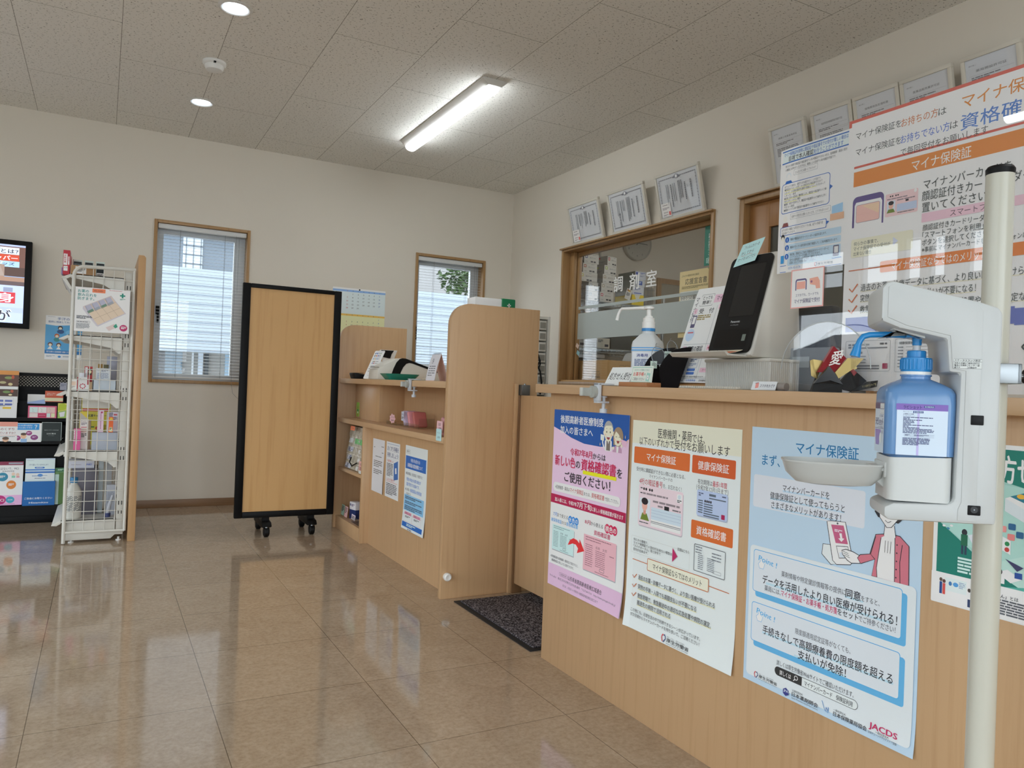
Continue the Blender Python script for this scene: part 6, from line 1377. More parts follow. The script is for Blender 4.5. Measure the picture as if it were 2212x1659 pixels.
# medicine notebook card on a wooden block
og = thing('notebook_sign', 'small green-framed card in a wooden block beside the prescription sign', 'sign', (1.40, 1.79, ZC))
b = MB(); b.box((1.372, 1.726, ZC), (1.425, 1.860, ZC+.0135), wood('sign_block_wood', '#b07a50', '#9a6540', (50, 3, 50)), .0015); b.build('wooden_block', og)
dv = Vector((-.12, 0, -1)).normalized()
S_ = Sheet((1.4005, 1.832, 1.0175), UXC, dv, 98, 52, '#c9d2c8', thick=.0025); S_.rline(4, 4, 94, 48, 0, 2, '#7fb0a4'); S_.text(14, 9, 'かかりつけ薬局のために', 6, '#5a8a80', w=70); S_.text(10, 18, 'お薬手帳', 12, '#b85048', w=50, bold=.04); S_.text(61, 21, 'を', 8, '#4a4c50', w=8); S_.text(10, 34, 'ご提出ください', 9, '#4a4c50', w=54, bold=.02); S_.poly([(74, 20), (90, 22), (86, 46), (70, 44)], '#8fbab0'); S_.ell(79, 34, 5, 7, '#e4eae6'); S_.text(79, 30, '+', 7, '#3a6a60', align='c', bold=.05); S_.build('card', og)
# reading glasses in a black fan-shaped case
gc = thing('glasses_case', 'black fan-shaped fabric case holding reading glasses on the counter', 'glasses case', (1.47, 1.77, ZC))
av = Vector((.8794, -.476, 0)); bv = Vector((.476, .8794, 0))
FAB = mat('black_fabric', '#131012', .8, spec=.2)
def cpt(a, d, z): return Vector((1.452, 1.755, 0))+av*a+bv*d+Vector((0, 0, z))
def plate(d, off, m):
    pr_ = [(-.002, ZC), (.044, ZC), (.082, 1.078)]
    for i in range(1, 8):
        t = i/8; pr_.append((.082-.094*t-.012*sin(pi*t), 1.078-.062*t*t-.0*t))
    pr_ += [(-.012, 1.014), (-.010, .985)]
    v0 = [cpt(a+off, d, z) for a, z in pr_]; v1 = [cpt(a+off, d+.004, z) for a, z in pr_]; k = len(pr_)
    b = MB(); b.add(v0+v1, [list(range(k))[::-1], list(range(k, 2*k))]+[(i, (i+1) % k, k+(i+1) % k, k+i) for i in range(k)], m); return b
plate(-.015, 0, FAB).build('near_side', gc); plate(.045, -.036, FAB).build('far_side', gc)
b = MB(); pts = [cpt(-.002, -.011, ZC), cpt(.044, -.011, ZC), cpt(.008, .045, ZC), cpt(-.038, .045, ZC)]
b.add(pts+[p+Vector((0, 0, .05)) for p in pts], [(0, 3, 2, 1), (4, 5, 6, 7), (0, 1, 5, 4), (1, 2, 6, 5), (2, 3, 7, 6), (3, 0, 4, 7)], FAB)
pts = [cpt(.042, -.011, ZC+.02), cpt(.080, -.011, 1.074), cpt(.045, .045, 1.074), cpt(.008, .045, ZC+.02)]
b.add(pts+[p-av*.004 for p in pts], [(0, 1, 2, 3), (7, 6, 5, 4), (0, 4, 5, 1), (1, 5, 6, 2), (2, 6, 7, 3), (3, 7, 4, 0)], FAB); b.build('inner_lining', gc)
for i, (a, z, cc) in enumerate(((-.030, 1.035, '#b9c8bc'), (.012, 1.066, '#a9b8b0'))):
    o_ = cpt(a, .035, z) if i == 0 else cpt(a, .040, z)
    S_ = Sheet(o_, av, UZD, 20, 22, cc); S_.text(10, 5, ('弱', '中')[i], 11, '#3a463e', align='c'); S_.build('strength_label', gc)
def specs(c, k, label):
    r_ = thing('reading_glasses', label, 'glasses', tuple(c), 'reading glasses in the black case')
    b = MB(); ax = (av*.25+Vector((0, 0, -.97))).normalized(); ay = (av*.93-bv*.3+Vector((0, 0, .24))).normalized()
    L = []
    for s_ in (0,):
        cc = c+ax*0; ring_ = [cc+ax*(.026*k*cos(t))+ay*(.0185*k*sin(t)*(1+.15*cos(t))) for t in [i*2*pi/24 for i in range(24)]]
        b.tube(ring_, .0009, STEEL, 6, closed=True); L = ring_
    b.tube([c-ax*.026*k, c-ax*.030*k+bv*.004, c-ax*.036*k+av*.004], .0008, STEEL, 6)
    b.tube([c+ay*.018*k, c+ay*.024*k+bv*.01, c+ay*.03*k+bv*.06], .0009, STEEL, 6)
    b.tube([c+ax*.026*k, c+ax*.030*k-av*.003, c+ax*.034*k-av*.001-bv*.003], .0012, mat('nose_pad', '#c8ccc8', .3), 6)
    b.build('wire_frame', r_)
    g = MB(); g.add(L, [list(range(24))], glass('spectacle_lens', 1.6)); g.build('lens', r_)
specs(cpt(-.012, .012, 1.051), 1.05, 'silver wire reading glasses at the front of the black case')
specs(cpt(.034, .040, 1.078), .8, 'reading glasses poking up at the back of the black case')
# instruction leaflet leaning on a wooden stand
il = thing('instruction_leaflet', 'white numbered instruction sheet leaning on a wooden stand', 'leaflet', (1.56, 1.68, ZC))
dv = Vector((-.34, 0, -1)).normalized()
S_ = Sheet((1.603, 1.782, 1.265), UXC, dv, 212, 308, '#cfd4da', thick=.0012, warp=lambda x, y: -.010*max(0, (x-160)/50)**2*max(0, (y-200)/100)-.004*max(0, (30-y)/30))
S_.vtext(14, 30, 'マイナ受付', 16, '#4c4f56', bold=.03); S_.rline(30, 24, 82, 62, 2, 1, '#55585e'); S_.text(36, 28, 'とっても', 13, '#2c2e34', w=40, bold=.03); S_.text(38, 44, '簡単！', 13, '#2c2e34', w=36, bold=.03); S_.rect(86, 28, 212, 54, '#d8b0c2'); S_.text(96, 31, 'マイナンバーカード', 18, '#3a3038', w=110, bold=.02)
S_.rect(12, 186, 200, 187, '#8a8d94'); S_.rect(108, 64, 109, 296, '#8a8d94')
for x, y, n_, t_ in ((12, 70, '1', '受　付'), (114, 60, '2', '本人確認'), (12, 192, '3', '同意の確認'), (114, 190, '4', 'カードを取る')):
    S_.rr(x, y, x+16, y+17, 1, '#d9b8c4'); S_.text(x+8, y+2, n_, 13, '#9a3048', align='c', bold=.03); S_.text(x+24, y, t_, 17, '#2c2e34', w=62, bold=.02)
for x, y in ((36, 92), (132, 84), (132, 214)): S_.fine(x, y, 56, 6, 3, '#8a7a4a')
S_.rr(16, 92, 34, 132, 2, '#54506c'); S_.rect(19, 96, 31, 120, '#d0d4dc'); S_.ell(26, 156, 18, 20, '#a9bcdc'); S_.rect(14, 146, 38, 150, '#b85a60'); S_.fine(12, 214, 90, 6, 2, '#8a7a4a'); S_.rline(14, 230, 52, 262, 2, 1, '#7d8aa8'); S_.rline(58, 230, 98, 262, 2, 1, '#7d8aa8')
for x in (16, 60): S_.fine(x+3, 234, 30, 5, 2, '#55607c'); S_.fine(x+2, 247, 32, 3.5, 3, '#8a94ac'); S_.rr(x, 264, x+34, 272, 3, '#4a6cae'); S_.rr(x, 275, x+34, 283, 3, '#4a6cae')
S_.rect(114, 262, 200, 276, '#dcb0be'); S_.text(124, 264, 'カードを忘れずに', 9, '#8a3048', w=66); S_.text(30, 287, '高額療養費の窓口負担が軽減されます。ご活用ください。', 6, '#33363c', w=160); S_.rect(16, 295, 200, 296, '#8a8d94'); S_.text(26, 298, '厚生労働省', 6, '#4a4c52', w=30, bold=.02); S_.text(70, 298, '日本医師会', 6, '#3a6ab0', w=40, bold=.02); S_.text(124, 298, '日本歯科医師会', 6, '#4a4c52', w=46, bold=.02); S_.ell(188, 301, 3, 3, '#3a5aa0')
S_.build('sheet', il)
b = MB(); lw = wood('leaflet_stand_wood', '#b88a58', '#a87848', (50, 3, 50)); b.prism([(1.49, ZC), (1.63, ZC), (1.63, ZC+.012), (1.49, ZC+.012)], 'y', 1.575, 1.79, lw, .001); b.prism([(1.516, ZC+.012), (1.610, 1.250), (1.618, 1.250), (1.530, ZC+.012)], 'y', 1.60, 1.76, lw, .001); b.build('wooden_stand', il)
# ribbed container carrying the card reader
rc = thing('ribbed_container', 'white ribbed plastic container under the face card reader', 'container', (1.55, 1.49, ZC))
RIB = pls('#c6c4bc', .3)
poly = []; nseg = 26
x0, x1, y0, y1 = 1.482, 1.625, 1.375, 1.605
def ribline(p, q_, n_):
    out = []
    dx, dy = (q_[0]-p[0])/n_, (q_[1]-p[1])/n_; L_ = sqrt(dx*dx+dy*dy); nx_, ny_ = dy/L_, -dx/L_
    for i in range(n_):
        out.append((p[0]+dx*(i+.0), p[1]+dy*(i+.0))); out.append((p[0]+dx*(i+.25)+nx_*.0022, p[1]+dy*(i+.25)+ny_*.0022)); out.append((p[0]+dx*(i+.6)+nx_*.0022, p[1]+dy*(i+.6)+ny_*.0022)); out.append((p[0]+dx*(i+.85), p[1]+dy*(i+.85)))
    return out
poly = ribline((x0, y1), (x0, y0), 34)+ribline((x0, y0), (x1, y0), 20)+ribline((x1, y0), (x1, y1), 34)+ribline((x1, y1), (x0, y1), 20)
b = MB(); b.prism(poly, 'z', ZC, 1.032, RIB); b.build('ribbed_wall', rc)
b = MB(); b.box((x0-.004, y0-.004, 1.030), (x1+.004, y1+.004, 1.039), pls('#d0cec6', .3), .003); b.build('lid_rim', rc)
# face recognition card reader
fr = thing('face_card_reader', 'white face recognition card reader with a large black front', 'card reader', (1.53, 1.48, 1.039))
CW = pls('#c9c6be', .35)
yl, yr = 1.556, 1.402
b = MB(); b.prism([(1.441, 1.045), (1.450, 1.040), (1.622, 1.040), (1.626, 1.05), (1.606, 1.262), (1.600, 1.272), (1.540, 1.318), (1.530, 1.321), (1.522, 1.315)], 'y', yr, yl, CW, .007); b.build('housing', fr)
dv = Vector((1.442-1.524, 0, 1.046-1.317)).normalized()
S_ = Sheet((1.5170, yl-.003, 1.3160), UXC, dv, 148, 276, '#060607', thick=.004, round_=16, gloss=.3)
S_.rr(4, 4, 144, 270, 13, '#0c0d0f'); S_.rr(38, 22, 132, 176, 2, '#050506'); S_.rr(42, 26, 130, 173, 2, pls('#17181a', .25)); S_.rr(14, 50, 24, 150, 5, '#040405')
for i in range(8): S_.ell(20, 58+i*12, 4, 6, '#0a0a0b')
S_.text(58, 184, 'Panasonic', 8, '#b9bcbe', w=32, bold=.03); S_.text(59, 196, 'XC-STFR1J-MN', 4, '#8a8c8e', w=28); S_.rect(10, 206, 138, 208, '#0a0b0c'); S_.rr(16, 210, 132, 262, 6, '#030304'); S_.rect(112, 226, 124, 244, '#5f6862')
S_.build('front_panel', fr, label='black front with screen and camera slot')
b = MB(); b.box((1.380, 1.418, 1.0405), (1.470, 1.628, 1.046), CW, .002); b.prism([(1.380, 1.0405), (1.384, 1.046), (1.372, 1.053), (1.368, 1.050)], 'y', 1.418, 1.628, CW); b.build('card_shelf', fr)
cp_ = thing('card_guide', 'orange and cream card slip on the face reader shelf', 'card', (1.41, 1.50, 1.0465), None)
S_ = Sheet((1.452, 1.545, 1.064), UXC, Vector((-.96, 0, -.22)), 118, 78, '#cfc6b0', thick=.0008, warp=lambda x, y: -.004*sin(pi*y/78)); S_.text(26, 8, 'この向きで', 8, '#33302c', w=44, bold=.04); S_.text(22, 18, '入れてください', 8, '#33302c', w=60, bold=.04); S_.rect(0, 30, 118, 74, '#c4572c'); S_.line([(30, 44), (30, 38), (44, 38)], 3, '#e6e0da'); S_.line([(74, 38), (88, 38), (88, 44)], 3, '#e6e0da'); S_.poly([(44, 50), (76, 50), (60, 66)], '#d8c4c8'); S_.build('slip', cp_)
S_ = Sheet((1.5235, yl-.033, 1.352), (-.02, -.97, .12), Vector((-.25, .30, -1)).normalized(), 80, 66, '#a9ccce', thick=.0004)
for i, t_ in enumerate(('フィルムカバーを', '外してから', 'カードを入れて下さい')): S_.text(14-i*3, 8+i*17, t_, 10.5, '#2c3a40', w=(54, 46, 66)[i])
S_.line([(14, 37), (26, 39), (40, 37), (56, 39)], .8, '#a0403c')
tag(S_.build('sticky_note', loc=(1.51, 1.49, 1.29)), 'pale blue handwritten sticky note on top of the face reader', 'note')
# beaded mat, phone tag, acrylic stand
bm_ = thing('beaded_coaster', 'flat white beaded mat in front of the ribbed container', 'coaster', (1.43, 1.50, ZC))
b = MB(); b.box((1.392, 1.395, ZC), (1.472, 1.612, ZC+.003), pls('#b9b6aa', .5), .001)
bd = pls('#d3d0c6', .4)
for i in range(27):
    for j in range(3):
        x = 1.394+j*.005; y = 1.398+i*.008
        b.lathe([(.0015, .0), (.0033, .0025), (.0033, .0045), (.0015, .0068)], (x, y, ZC+.0005), bd, 7)
b.build('beads', bm_)
pt_ = thing('phone_tag', 'small white tag reading スマホをかざす at the counter edge', 'sign', (1.40, 1.32, ZC))
dv = Vector((-.35, 0, -1)).normalized(); S_ = Sheet((1.409, 1.358, .9775), (-.0, -1, .0), dv, 76, 22, '#c9cdd6', thick=.001); S_.poly([(10, 5), (20, 3), (22, 16), (12, 18)], '#d28a84'); S_.line([(9, 5), (19, 3)], 1.2, '#3a3a52'); S_.text(26, 7, 'スマホをかざす', 8.5, '#33364a', w=46, bold=.03); S_.build('card', pt_)
b = MB(); b.cyl((1.418, 1.345, ZC+.010), (1.418, 1.262, ZC+.010), .0095, pls('#9a928c', .4), 16); b.build('grey_roll', pt_)
ar = thing('acrylic_stand', 'clear arched acrylic stand on the counter before the partition', 'stand', (1.46, 1.19, ZC))
pr_ = [(1.312, ZC)]+[(1.19+.122*cos(pi*i/16), 1.01+.108*sin(pi*i/16)) for i in range(17)]+[(1.068, ZC)]
b = MB(); b.prism(pr_, 'x', 1.452, 1.455, ACRYL); b.box((1.38, 1.068, ZC), (1.452, 1.312, ZC+.003), ACRYL); b.build('arched_plate', ar)
EDG = mat('bright_acrylic_edge', '#b9c0c2', .2, spec=.8)
b = MB(); b.tube([(1.4535, y, z) for y, z in pr_[1:-1]], .0012, EDG, 6); b.build('polished_edge', ar)
# folded candy wrappers
wr_ = thing('folded_wrappers', 'folded black red and gold candy wrappers on the counter', 'wrapper', (1.42, 1.11, ZC))
def wp_(a, d, z): return Vector((1.42, 1.145, 0))+av*a+bv*d+Vector((0, 0, z))
GOLD = mat('gold_foil', '#a8925a', .32, .6); REDF = mat('red_foil', '#96202c', .3, .1); BLKF = mat('black_foil', '#17171a', .28); INN = mat('black_lining', '#060607', .6)
def fold(nm, pts, m, dd=.0008):
    b = MB(); v = [wp_(*p) for p in pts]; k = len(v)
    b.add(v+[p+bv*dd for p in v], [list(range(k))[::-1], list(range(k, 2*k))]+[(i, (i+1) % k, k+(i+1) % k, k+i) for i in range(k)], m); return b.build(nm, wr_)
# a: across (metres to the right), d: depth, z
fold('gold_fold', [(-.036, .022, 1.026), (-.030, .02, 1.029), (-.004, .02, 1.026), (-.022, .016, .985), (-.034, .018, .992)], GOLD)
fold('red_cone', [(-.023, .010, 1.000), (.012, .012, 1.060), (.034, -.004, 1.033), (.008, -.008, 1.000), (-.008, -.008, 1.000)], REDF, .012)
S_ = Sheet(wp_(.000, -.012, 1.049), (av*.86+Vector((0, 0, .12))).normalized(), Vector((0, 0, -1))-av*.3, 26, 38, '#96202c'); S_.v = []; S_.f = []; S_.m = []; S_.mats = []
S_.text(2, 2, '愛', 34, '#dcd2cc', bold=.03, w=26); S_.build('lettering', wr_)
fold('gold_leaf', [(.034, -.010, 1.033), (.072, -.006, 1.034), (.050, -.012, 1.012), (.014, -.014, .987), (.006, -.014, 1.000)], GOLD, .003)
fold('gold_leaf', [(.030, .010, 1.020), (.054, .008, 1.030), (.064, .008, 1.012), (.046, .008, 1.0)], GOLD)
b = MB(); v = [wp_(-.040, -.006, ZC), wp_(.020, -.02, ZC), wp_(.030, .03, ZC), (wp_(-.03, .035, ZC)), wp_(-.036, -.004, .975), wp_(.020, -.022, .975), wp_(.022, .02, .985), wp_(-.02, .03, .990)]
b.add(v, [(0, 3, 2, 1), (0, 1, 5, 4), (1, 2, 6, 5), (2, 3, 7, 6), (3, 0, 4, 7), (4, 5, 6, 7)], INN); b.build('open_mouth', wr_)
fold('black_pouch', [(-.038, -.010, .974), (-.010, -.022, 1.013), (.020, -.024, .974), (-.008, -.024, .982)], BLKF, .01)
fold('black_pouch', [(.014, -.016, .976), (.046, -.006, 1.011), (.064, -.004, .998), (.080, -.006, .984), (.040, -.022, .959), (.024, -.020, .962)], BLKF, .008)
fold('red_fold', [(.036, -.0075, 1.000), (.046, -.0075, 1.012), (.058, -.006, 1.002), (.050, -.007, .993)], REDF, .0006)
fold('black_strip', [(.032, -.026, .9565), (.096, -.020, .972), (.098, -.020, .986), (.072, -.0215, .982)], INN, .0012)
S_ = Sheet(wp_(.060, -.0245, .974), (av+Vector((0, 0, .24))-bv*-.06).normalized(), (Vector((0, 0, -1))+av*.2).normalized(), 34, 7, '#060607'); S_.v = []; S_.f = []; S_.m = []; S_.mats = []; S_.text(1, 1, 'さくら荘ボランティア会', 5, '#b9ae84', w=32); S_.build('lettering', wr_)
fold('white_lining', [(.018, -.012, .972), (.040, -.020, .9565), (.020, -.018, .9565)], pap('#b9b6b8'))
# ================================================================ hand sanitizer dispenser on a pole, close to the camera
C0 = Vector((1.0827, .6079, 0)); FD = Vector((-.72868, .68485, 0)); WD = Vector((.68485, .72868, 0))
ds = thing('sanitizer_stand', 'grey automatic hand sanitizer dispenser on a white pole', 'dispenser stand', (1.16, .66, 0))
DM = Matrix(((FD.x, WD.x, 0, C0.x), (FD.y, WD.y, 0, C0.y), (0, 0, 1, 0), (0, 0, 0, 1)))   # local: s front, w away, z up
DGY = pls('#c6caca', .4); DGL = pls('#cdd1d0', .35)
PC = (1.166, .652)
POLE = pls('#c6c5b8', .25)
b = MB(); b.cyl((PC[0], PC[1], .012), (PC[0], PC[1], 1.288), .0190, POLE, 32); b.build('pole', ds)
b = MB(); b.lathe([(.0193, 1.284), (.0195, 1.292), (.017, 1.296), (.001, 1.2965)], (PC[0], PC[1], 0), BLACK, 30); b.build('end_cap', ds, label='black end cap')
b = MB(); b.lathe([(.15, 0), (.15, .008), (.145, .012), (.03, .014), (.024, .03), (.021, .03)], (PC[0], PC[1], 0), POLE, 40); b.build('base_plate', ds)
body = [(.004, .782), (.134, .779), (.140, .784), (.140, .797), (.128, .803), (.060, .806), (.054, .812), (.052, .982), (.066, .983), (.070, 1.0275), (.128, 1.041), (.150, 1.050), (.152, 1.056), (.152, 1.096), (.146, 1.104), (.138, 1.106), (.030, 1.0775), (.008, 1.070), (.004, 1.062)]
b = MB(); b.M = DM; b.prism(body, 'y', -.05, .05, DGY, .004); b.build('housing', ds)
b = MB(); b.M = DM                       # raised side cover and its seam
cov = [(.028, .785), (.05, .785), (.05, .80), (.046, .81), (.046, .985), (.062, .988), (.066, 1.032), (.120, 1.045), (.144, 1.056), (.144, 1.098), (.138, 1.1015), (.036, 1.0755), (.028, 1.066)]
b.prism(cov, 'y', -.0512, -.0495, DGY, .0006); b.build('side_cover', ds)
b = MB(); b.M = DM; b.box((.096, -.028, 1.0405), (.128, -.012, 1.044), mat('sensor_window', '#14160f', .15)); b.box((.092, -.032, 1.0405), (.132, -.008, 1.0445), DGL, .001)
for v in b.v:
    l_ = DM.inverted() @ v; l_.z += (l_.x-.112)*.30-.0055; v.xyz = (DM @ l_)
b.build('sensor', ds)
for z in (.800, .920):
    b = MB(); b.M = DM; b.box((.0115+.0115, -.0522, z-.0065), (.0115+.027, -.05, z+.0065), BLACK, .001)
    if z < .85: b.cyl((.031, -.0526, z+.001), (.031, -.0515, z+.001), .0045, mat('socket_black', '#030303', .3), 14); b.cyl((.031, -.0532, z+.001), (.031, -.052, z+.001), .0009, STEEL, 8)
    b.build('socket' if z < .85 else 'rubber_plug', ds)
S_ = Sheet(DM @ Vector((.0615, -.0515, 1.0015)), -FD, UZD, 34, 13.5, '#b9bdbb')
S_.rline(.3, .3, 33.7, 13.2, 0, .35, '#3a3d40'); S_.rect(0, 4, 34, 4.3, '#3a3d40'); S_.rect(16.6, 4, 16.9, 13.5, '#3a3d40'); S_.text(1, .8, 'ステータスランプ表示', 3, '#1f2224', w=31, bold=.03)
for i, (t_, u_) in enumerate((('赤色の点滅は', '緑色点灯は'), ('電池の交換時', 'センサー部'), ('期です', 'が検出中'))): S_.text(1, 4.9+i*2.8, t_, 2.4, '#1f2224', w=14.5 if i < 2 else 7, bold=.03); S_.text(17.6, 4.9+i*2.8, u_, 2.4, '#1f2224', w=13.5 if i < 2 else 10, bold=.03)
S_.build('status_sticker', ds)
# bottle cup with its rest
b = MB(); b.M = DM
pts = rrp(.056, -.049, .1355, .045, .012, 4); pin = rrp(.059, -.046, .1325, .042, .010, 4); k = len(pts)
def ringz(p, z, dz=0): return [(x, y, z+dz*(x-.056)/.08) for x, y in p]
vs = ringz(pts, .806)+ringz(pts, .8675, -.003)+ringz(pin, .8675, -.003)+ringz(pin, .809)
b.add(vs, [(i*k+j, i*k+(j+1) % k, (i+1)*k+(j+1) % k, (i+1)*k+j) for i in range(3) for j in range(k)]+[list(range(k))[::-1], list(range(3*k, 4*k))], DGL)
b.build('bottle_cup', ds)
b = MB(); b.M = DM; b.prism([(.128, .84), (.150, .846), (.150, .8495), (.128, .8495)], 'y', -.030, .030, DGL, .001); b.box((.130, -.034, .835), (.138, .034, .856), DGL, .001); b.prism([(.132, .817), (.152, .835), (.152, .838), (.132, .838)], 'y', -.02, .02, DGL); b.build('tray_bracket', ds)
b = MB(); b.M = DM                       # drip tray: shallow oval dish
TRY = pls('#b9bbb8', .3)
def oval(r, z, c=(.200, 0)): return [(c[0]+.068*r*cp_v, c[1]+.046*r*sp_v, z) for cp_v, sp_v in rrp(-1, -1, 1, 1, .72, 7)]
rg_ = [oval(.45, .8175), oval(.75, .8205), oval(.93, .832), oval(1.0, .847), oval(1.03, .8495), oval(1.03, .8515), oval(.985, .8515), oval(.91, .834), oval(.72, .8235), oval(.3, .821)]
k = len(rg_[0]); b.add([p for r in rg_ for p in r], [(i*k+j, i*k+(j+1) % k, (i+1)*k+(j+1) % k, (i+1)*k+j) for i in range(len(rg_)-1) for j in range(k)]+[list(range(k))[::-1], list(range((len(rg_)-1)*k, len(rg_)*k))], TRY)
b.build('drip_tray', ds)
b = MB()                                 # pole clamp
DMP = Matrix.Translation((PC[0], PC[1], 0)) @ Matrix.Rotation(atan2(FD.y, FD.x), 4, 'Z')
b.M = DMP; b.box((.014, -.034, .973), (.030, .02, 1.002), STEEL, .001); b.box((-.026, -.034, .973), (-.020, .034, 1.002), STEEL, .001); b.box((-.026, -.034, .973), (.0, -.030, 1.002), STEEL, .001); b.box((-.026, .030, .973), (.030, .034, 1.002), STEEL, .001); b.box((-.02, -.0345, .986), (.03, -.031, .989), STEEL)
b.cyl((-.026, 0, .985), (-.052, 0, .985), .0035, STEEL, 12); b.cyl((-.040, 0, .985), (-.048, 0, .985), .010, BLACK, 16); b.build('pole_clamp', ds)
# blue bottle (a thing of its own, standing in the cup)
bo = thing('sanitizer_bottle', 'translucent blue sanitizer bottle with purple label in the dispenser', 'bottle', tuple(DM @ Vector((.0955, -.003, .81))))
BM_ = DM @ Matrix.Translation((.0955, -.003, 0))
PET = mat('translucent_blue_pet', '#6f9fd6', .22, spec=.6, trans=.25, sub=.0)
sec = lambda a, z, r: [(x, y, z) for x, y in rrp(-a, -a*.93, a, a*.93, r, 6)]
rg_ = [sec(.0325, .8105, .008), sec(.0355, .813, .010), sec(.0355, .862, .010), sec(.0362, .866, .011), sec(.0445, .874, .013), sec(.0445, .938, .013), sec(.0445, .9535, .016), sec(.0415, .9605, .019), sec(.033, .9665, .020), sec(.0185, .9735, .0165), sec(.0185, .977, .0165), sec(.0200, .9775, .018), sec(.0200, .9795, .018), sec(.0180, .980, .0165), sec(.0180, .986, .0165)]
rg_[0:5] = [sec(.0325, .8105, .008), sec(.0350, .813, .010), sec(.0350, .868, .010), sec(.0440, .8685, .013)]
b = MB(); b.M = BM_; k = len(rg_[0])
b.add([p for r in rg_ for p in r], [(i*k+j, i*k+(j+1) % k, (i+1)*k+(j+1) % k, (i+1)*k+j) for i in range(len(rg_)-1) for j in range(k)]+[list(range(k))[::-1], list(range((len(rg_)-1)*k, len(rg_)*k))], PET)
b.build('bottle_body', bo)
BLC = pls('#1f86c8', .3)
b = MB(); b.M = BM_; b.lathe([(.0195, .9795), (.0195, .9838)], (0, 0, 0), WHITE, 30); b.build('neck_ring', bo)
b = MB(); b.M = BM_; b.lathe([(.0192, .9838), (.0198, .986), (.0198, 1.003), (.0122, 1.004), (.0122, 1.0125), (.011, 1.0135), (.005, 1.0135)], (0, 0, 0), BLC, 32)
for i in range(26): t = 2*pi*i/26; b.cyl((.0196*cos(t), .0196*sin(t), .987), (.0196*cos(t), .0196*sin(t), 1.001), .0011, BLC, 6)
b.build('screw_cap', bo, label='bright blue screw cap')
b = MB(); b.M = BM_; b.cyl((0, 0, 1.0135), (0, 0, 1.022), .0052, pls('#c9ced2', .25), 16); b.lathe([(.0058, 1.021), (.0062, 1.024), (.0058, 1.026), (.0064, 1.028), (.0064, 1.032)], (0, 0, 0), BLC, 18); b.build('pump_stem', bo)
b = MB(); b.M = BM_; b.box((-.0145, -.012, 1.0315), (.0165, .012, 1.037), BLC, .0015)
b.tube([(.010, 0, 1.0350), (.040, 0, 1.0360), (.062, 0, 1.0350), (.070, 0, 1.0325), (.074, 0, 1.027), (.078, 0, 1.017)], .0042, BLC, 12); b.tube([(.0770, 0, 1.020), (.0785, 0, 1.012), (.0805, 0, 1.0035)], .005, BLC, 16, rs=[.0050, .0062, .0074]); b.build('nozzle', bo, label='bright blue nozzle arm')
b = MB(); b.M = DM; b.prism([(.070, 1.0375), (.125, 1.0375), (.131, 1.0365), (.137, 1.033), (.133, 1.0335), (.125, 1.043), (.10, 1.049), (.082, 1.044), (.070, 1.040)], 'y', -.016, .016, pls('#c9cccb', .35), .0015); b.build('press_lever', ds)
PUR, LBL, NAV = '#6a4f9a', '#b4c2de', '#27305c'
oq = BM_ @ Vector((.0315, -.0417, .9385))
S_ = Sheet(oq, -FD, UZD, 63, 70, LBL, thick=.0002, gloss=.3)
S_.rect(-1, 0, 63, 8.6, PUR); S_.text(8, 1.9, 'ラビショット', 5, '#231c58', w=23, bold=.05); S_.rect(33.5, 2, 46.5, 5, '#233a70'); S_.text(34.5, 2.5, '第1類医薬品', 2, '#b4c2de', w=11)
S_.rect(25.5, 9, 28.3, 70, '#a49cc8'); S_.text(7.5, 9.8, 'ラビショット', 1.8, NAV, w=11); S_.rect(20, 9.6, 33, 12.4, '#233a70'); S_.text(21, 10.1, '第1類医薬品', 1.9, '#b4c2de', w=11)
S_.text(8, 13, '⚠使用上の注意', 1.8, NAV, w=13, bold=.03); S_.text(8, 15.6, '（してはいけないこと）', 1.6, NAV, w=14)
for i, w_ in enumerate((39, 9, 24, 14, 15, 10, 39, 8, 22, 38, 39, 38, 30)): S_.fine(8, 18+i*1.75, w_, 1.45, 1, NAV, fill=.7)
S_.rline(10, 41.5, 47, 45, 0, .2, NAV); S_.rline(10, 41.5, 18, 45, 0, .2, NAV); S_.rect(10, 43.1, 47, 43.3, NAV); S_.fine(11, 42, 6, 1, 2, NAV); S_.fine(22, 42, 20, 1, 2, NAV); S_.fine(8, 46.5, 34, 1.7, 6, NAV)
S_.build('side_label', bo)
of_ = BM_ @ Vector((.0448, .029, .9385))
S_ = Sheet(of_, -WD, UZD, 58, 70, LBL, thick=.0002, gloss=.3)
S_.rect(0, 0, 58, 8.6, '#4c4468'); S_.rect(32, .8, 57, 8, '#c3cce0'); S_.rect(32, 9.5, 57, 16, '#c3cce0'); S_.rline(32, 9.5, 57, 16, 0, .3, NAV)
for yy in (5, 13): [S_.text(38+i*7, yy, '年月日'[i], 1.8, NAV, align='c') for i in range(3)]
S_.text(28, 17.5, 'ラビング式手指消毒剤', 2.4, NAV, w=24); S_.text(4, 21, 'ラビショット', 11, '#2a3568', w=50, bold=.05); S_.text(52, 21.5, '®', 2.5, NAV); S_.text(20, 33.6, 'エタノール・保湿剤配合', 1.8, NAV, w=34); S_.rect(2, 36, 57, 36.6, NAV); S_.poly([(4, 38), (40, 38), (40, 46), (30, 60), (10, 60)], '#7d6cae'); S_.ell(40, 50, 8, 8, '#c3cce0'); S_.text(45, 40, '火気厳禁', 2, NAV, w=10); S_.rline(44, 39, 57, 43, 0, .25, NAV)
S_.build('front_label', bo)

